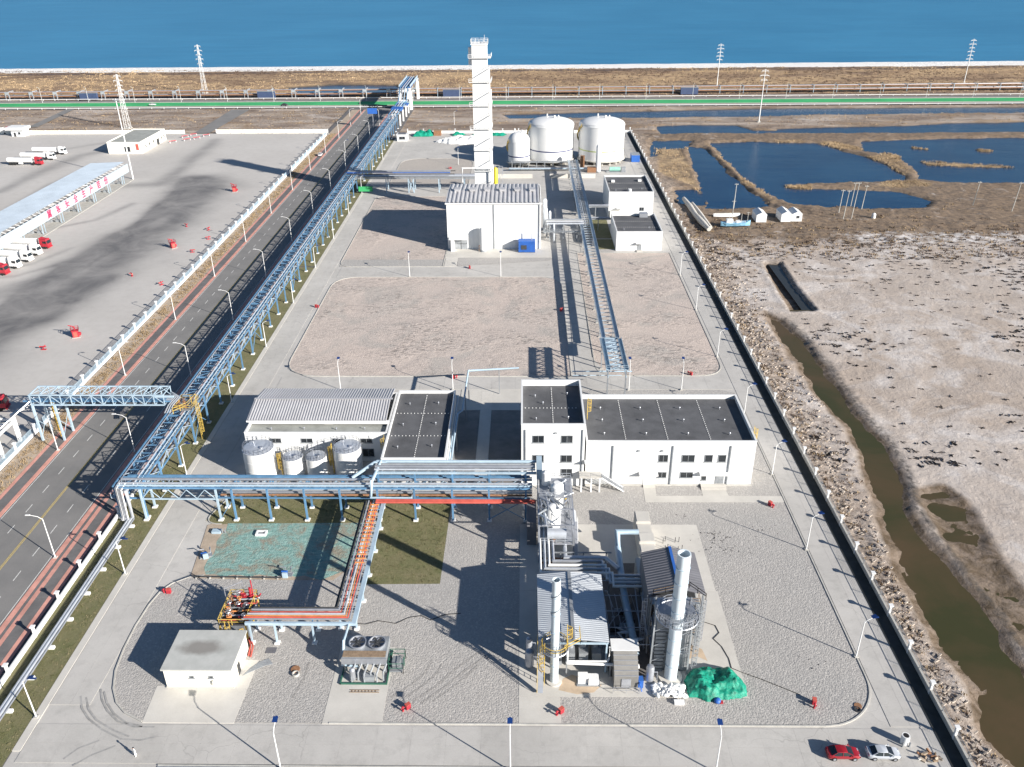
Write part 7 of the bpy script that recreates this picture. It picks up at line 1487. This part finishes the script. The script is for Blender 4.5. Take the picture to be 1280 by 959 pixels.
# ---- rear yard
kk = thing('guard_kiosk', 'small white guard kiosk with dark roof panel at the rear gate', 'kiosk', (-66.5, 468, 0)); part(kk, 'wall', MB().box(-69.2,466,0,-63.6,471,3.2), M_wall); part(kk, 'roof', MB().box(-69.6,465.6,3.21,-63.2,471.4,3.6), M_white); part(kk, 'roof_panel', MB().box(-68.6,466.2,3.61,-64.4,470.8,3.75), M_shedgrey); window(kk, 'S', -66.4, 1.8, 3.2, 1.5, 466.0)
heap('tarpaulin', [(-62,478),(-53,478),(-50,481),(-52,484.5),(-60,485)], 3.2, M_tarp, 'bright green tarpaulin heap by the rear wall next to the guard kiosk', 'tarpaulin', 51, .6)
heap('tarpaulin', [(-40.5,480),(-35,480),(-33,483),(-39,485)], 1.8, M_tarp, 'small green tarpaulin heap by the middle of the rear wall', 'tarpaulin', 53, .5)
heap('tarpaulin', [(-29,480),(-12,479),(-10,483),(-28,484)], 1.6, M_tarp, 'long low green tarpaulin by the rear wall behind the white tower', 'tarpaulin', 57, .6)
heap('white_sheeting', [(-48,463),(-42,470),(-34,474),(-26,470),(-25,462),(-32,458),(-40,459)], 2.4, M_bag, 'heap of crumpled white sheeting on the rear yard left of the tower', 'sheeting', 55, .7)
ob_ = thing('rust_container', 'rust coloured container beside the green heap at the rear wall', 'container', (-49, 482, 0)); part(ob_, 'body', MB().box(-50.5,480,0,-46.5,484,2.8), M_rust); part(ob_, 'lid', MB().box(-50.6,479.9,2.81,-46.4,484.1,2.95), M_wood)
# ================================================================== VEHICLES, PEOPLE
def loft(mb, secs, closed=True):
    n = len(secs[0]); k0 = len(mb.v); vs = [p for s in secs for p in s]; fs = []
    for i in range(len(secs)-1):
        for j in range(n): fs.append((i*n+j, i*n+(j+1) % n, (i+1)*n+(j+1) % n, (i+1)*n+j))
    fs.append(tuple(reversed(range(n)))); fs.append(tuple((len(secs)-1)*n+j for j in range(n))); mb.add(vs, fs)
def car(name, label, paint, loc, rz):
    t = thing(name, label, 'car', loc, rz); W2 = .9
    def sec(x, zt, w, zb=.28): return [(x,-w*.9,zb),(x,-w,zb+.18),(x,-w,zt-.16),(x,-w*.86,zt),(x,w*.86,zt),(x,w,zt-.16),(x,w,zb+.18),(x,w*.9,zb)]
    b = MB(); loft(b, [sec(-2.25,.72,.70,.42), sec(-2.1,.93,.84), sec(-1.55,.98,.89), sec(-.6,.95,.91), sec(.7,.94,.91), sec(1.35,.90,.89), sec(1.95,.78,.84), sec(2.25,.58,.68,.38)]); part(t, 'body', b, paint, True, local=True)
    def cs(x, zt, wt, wb): return [(x,-wb,.9),(x,-(wt+wb)/2,(zt+.9)/2),(x,-wt,zt),(x,wt,zt),(x,(wt+wb)/2,(zt+.9)/2),(x,wb,.9)]
    g_ = MB(); loft(g_, [cs(-1.75,.97,.66,.78), cs(-1.0,1.38,.62,.84), cs(.1,1.42,.62,.84), cs(1.25,.95,.68,.80)]); part(t, 'windows', g_, M_glass, True, local=True)
    r_ = MB(); loft(r_, [[(-1.08,-.58,1.37),(-1.08,.58,1.37),(-1.06,.6,1.40),(-1.06,-.6,1.40)], [(-.5,-.66,1.40),(-.5,.66,1.40),(-.5,.6,1.46),(-.5,-.6,1.46)], [(.1,-.66,1.41),(.1,.66,1.41),(.1,.58,1.46),(.1,-.58,1.46)], [(.38,-.6,1.33),(.38,.6,1.33),(.36,.56,1.385),(.36,-.56,1.385)]]); part(t, 'roof', r_, paint, True, local=True)
    pil = MB()
    for s in (-1, 1): pil.beam((.36,s*.63,1.36),(1.2,s*.75,.95), .07, .06); pil.beam((-1.05,s*.64,1.37),(-1.72,s*.74,.97), .1, .07); pil.beam((-.3,s*.69,1.40),(-.3,s*.86,.93), .07, .05)
    part(t, 'pillar', pil, paint, local=True)
    for x in (-1.35, 1.4):
        for s in (-1, 1):
            w_ = part(t, 'wheel', MB().tube([(x,s*.74,.32),(x,s*.93,.32)], .33, 16), M_rubber, True, local=True); part(w_, 'rim', MB().tube([(x,s*.935,.32),(x,s*.945,.32)], .2, 12), M_galv, local=True)
    for s in (-1, 1): part(t, 'headlight', MB().box(2.02,s*.5-.16,.62,2.17,s*.5+.16,.74), M_alu, local=True); part(t, 'tail_light', MB().box(-2.2,s*.55-.18,.74,-2.12,s*.55+.18,.88), M_red, local=True); part(t, 'mirror', MB().box(.85,s*.98-.1,.95,1.0,s*.98+.1,1.08), paint, local=True)
    part(t, 'number_plate', MB().box(2.255,-.25,.42,2.275,.25,.54), M_bluep, local=True); return t
car('parked_car', 'dark red car parked at the lower right corner of the plant', M_carred, (43.8, 78.15, .02), 0); car('parked_car', 'silver sedan parked in front of the dark red car', M_carsil, (49.3, 78.2, .02), -.02); car('white_car', 'white car driving on the far stretch of the public road', M_carwhite, (-104.2, 433, .07), 1.57)
car('white_car', 'white car on the green shore road beyond the truck yard', M_carwhite, (-247, 577, .3), .02); car('dark_car', 'small dark car on the shore road left of the overbridge', M_dark, (-158, 574, .3), .02)
def person(label, x, y, rz, top, legs):
    t = thing('person', label, 'person', (x, y, .03), rz)
    V = [(0,0,.95),(0,0,1.2),(0,0,1.42),(0,.02,1.54),(0,.03,1.68), (-.2,0,1.4),(-.27,.02,1.12),(-.26,.12,.88), (.2,0,1.4),(.27,.02,1.12),(.26,-.1,.9), (-.1,0,.88),(-.11,.08,.48),(-.11,-.02,.08),(-.11,.14,.04), (.1,0,.88),(.11,-.06,.48),(.11,-.16,.08),(.11,-.02,.04)]
    E_ = [(0,1),(1,2),(2,3),(3,4),(2,5),(5,6),(6,7),(2,8),(8,9),(9,10),(0,11),(11,12),(12,13),(13,14),(0,15),(15,16),(16,17),(17,18)]
    rad = [.16,.15,.17,.06,.11,.075,.055,.045,.075,.055,.045,.1,.07,.05,.045,.1,.07,.05,.045]
    me = bpy.data.meshes.new('body'); me.from_pydata(V, E_, []); o = _link('body', me, t); sk_ = o.modifiers.new('skin', 'SKIN'); ss = o.modifiers.new('sub', 'SUBSURF'); ss.levels = ss.render_levels = 1
    for i, r in enumerate(rad): d = me.skin_vertices[0].data[i] if me.skin_vertices else None
    if not me.skin_vertices:
        bm = bmesh.new(); bm.from_mesh(me); L = bm.verts.layers.skin.verify()
        bm.verts.ensure_lookup_table()
        for i, r in enumerate(rad): bm.verts[i][L].radius = (r, r*.8)
        bm.verts[0][L].use_root = True; bm.to_mesh(me); bm.free()
    else:
        for i, r in enumerate(rad): me.skin_vertices[0].data[i].radius = (r, r*.8)
        me.skin_vertices[0].data[0].use_root = True
    me.materials.append(top)
    hd_ = part(t, 'head', MB().sphere((0,.03,1.68), .115, 1.2, 12, 8), M_skin, True, local=True); part(t, 'hair', MB().lathe((0,.01,1.70), [(.125,0),(.118,.06),(.07,.11),(.01,.125)], 12), M_cloth, True, local=True); part(hd_, 'nose', MB().box(-.015,.13,1.64,.015,.165,1.69), M_skin, local=True)
    part(t, 'trousers', MB().tube([(-.1,0,.92),(-.11,.08,.48),(-.11,-.02,.1)], [.12,.09,.075], 10).tube([(.1,0,.92),(.11,-.06,.48),(.11,-.16,.1)], [.12,.09,.075], 10).tube([(0,0,.98),(0,0,.86)], .18, 10), legs, True, local=True)
    for s in (-1, 1): part(t, 'hand', MB().sphere((s*.26, .12 if s < 0 else -.1, .83), .05, 1.5, 8, 6), M_skin, True, local=True)
    return t
person('person in a white top and pale trousers walking on the lower left road', -53.6, 77.3, 2.4, M_white, M_cream)
# ================================================================== SALT FLAT THINGS
bt = thing('fishing_boat', 'old pale blue wooden fishing boat stranded by the ponds', 'boat', (81.5, 315.5, 0), .06)
hull = MB(); S = []
for x, w_, zt in [(-5.6,.9,1.5),(-4,1.6,1.25),(0,1.9,1.1),(3.5,1.5,1.35),(5.8,.15,2.0)]: S.append([(x,-w_,zt),(x,-w_*.7,.1),(x,0,-.2),(x,w_*.7,.1),(x,w_,zt)])
loft(hull, S); part(bt, 'hull', hull, mat('boat_blue', (.22,.45,.62), .6, var=.25, scale=1.), local=True); part(bt, 'cabin', MB().box(-3.5,-1.0,1.0,-1.2,1.0,2.6).box(.3,-.8,1.0,1.8,.8,1.9), M_white, local=True); part(bt, 'mast', MB().tube([(-1,1.6,.8),(-1,1.6,9.5)], .13, 6).tube([(2.2,0,1),(2.2,0,4.6)], .1, 6).tube([(4.6,0,1.4),(4.6,0,5.2)], .1, 6).tube([(-2.6,0,2.5),(-2.6,0,4)], .08, 6), M_kerb, local=True); mb = MB(); mb.beam((-1.8,1.6,9),(-.2,1.6,9),.12); mb.beam((4.0,0,4.9),(5.3,0,4.9),.12); part(bt, 'spar', mb, M_kerb, local=True); mb = MB(); rail_set(mb, [(-4,-1.5,1.2),(3.5,-1.4,1.3)], .8, False, .06); part(bt, 'rail', mb, M_white, local=True)
wn = thing('white_boat', 'low white upturned boat hull behind the blue fishing boat', 'boat', (81, 328, 0), .05); S = []
for x, w_ in [(-5.5,.7),(-2,1.3),(2,1.3),(5.2,.4)]: S.append([(x,-w_,0),(x,-w_*.7,.7),(x,0,1.0),(x,w_*.7,.7),(x,w_,0)])
mb = MB(); loft(mb, S); part(wn, 'hull', mb, M_white, True, local=True); part(wn, 'keel', MB().box(-5,-.07,.95,5,.07,1.15), M_kerb, local=True)
def tent(label, x0, x1, y0, y1, h):
    t = thing('tent', label, 'tent', ((x0+x1)/2, y0, 0)); k = (x0+x1)/2; e = h*.72
    vs = [(x0,y0,-.2),(x1,y0,-.2),(x1,y1,-.2),(x0,y1,-.2),(x0,y0,e),(x1,y0,e),(x1,y1,e),(x0,y1,e)]
    part(t, 'wall', MB().add(vs, [(0,1,5,4),(1,2,6,5),(2,3,7,6),(3,0,4,7)]), M_white); part(t, 'roof', MB().add([(x0-.15,y0-.15,e),(x1+.15,y0-.15,e),(x1+.15,y1+.15,e),(x0-.15,y1+.15,e),(k,y0-.15,h),(k,y1+.15,h)], [(0,1,4),(1,2,5,4),(2,3,5),(3,0,4,5),(0,3,2,1)]), M_white); return t
tent('white tent cabin nearest the blue fishing boat', 90.6, 94.6, 320, 327, 3.7); tent('white tent cabin left of the joined pair right of the boat', 100.4, 104.2, 320.5, 328, 3.9); t3 = tent('white tent cabin right of the joined pair with a dark window', 104.6, 108.6, 321, 327.5, 3.7); window(t3, 'S', 107, 1.6, 1.2, .9, 321.0)
tx = thing('tank_box', 'small white plastic tank by the group of leaning poles', 'tank', (138, 325, 0)); part(tx, 'body', MB().lathe((138.2,325.5,-.3), [(.8,0),(.8,1.6),(.4,2.0)], 14), M_white, True); part(tx, 'cap', MB().cyl((138.2,325.5,1.71), .25, .2, 10), M_kerb)
def pole(label, x, y, h, lx=0., two=False):
    t = thing('wooden_pole', label, 'pole', (x, y, 0)); part(t, 'shaft', MB().tube([(x,y,-.6),(x+lx,y,h)], [.2,.13], 8), M_kerb, True); part(t, 'cross_arm', MB().beam((x+lx-.8,y,h-.5),(x+lx+.8,y,h-.5), .14), M_kerb); part(t, 'insulator', MB().cyl((x+lx-.6,y,h-.43), .07, .25, 6).cyl((x+lx+.6,y,h-.43), .07, .25, 6), M_white)
for i, (x, y, h, l) in enumerate([(126.9,332.6,9.2,.3),(125.8,324,11.4,.5),(129.4,325,14.2,.6),(135.1,342.5,9.5,.4),(137.8,337.6,9.6,.5)]): pole('pale wooden utility pole in the cluster near the tents, %s from the left' % ['second','first','third','fourth','fifth'][i], x, y, h, l)
pole('single utility pole on the far right dike, left of the two', 185.6, 343.3, 9.5, .6); pole('single utility pole on the far right dike, right of the two', 187.9+9.5, 335, 11.4, .7); pole('utility pole behind the stranded fishing boat', 86.4, 340.3, 9.8, .1)
wr = thing('fabric_roll', 'long roll of grey-white fabric lying beside the fence near the boat', 'roll', (69, 328, 0)); part(wr, 'roll', MB().tube([(67.6,351,.5),(68.3,340,.4),(68.4,328,.5),(69.3,318,.4),(70.2,309,.5)], [.8,1.1,1.0,1.2,.8], 10), M_conc2, True); part(wr, 'second_roll', MB().tube([(70.2,345,.2),(70.6,330,.3),(71.4,312,.2)], [.6,.9,.7], 10), M_conc2, True)
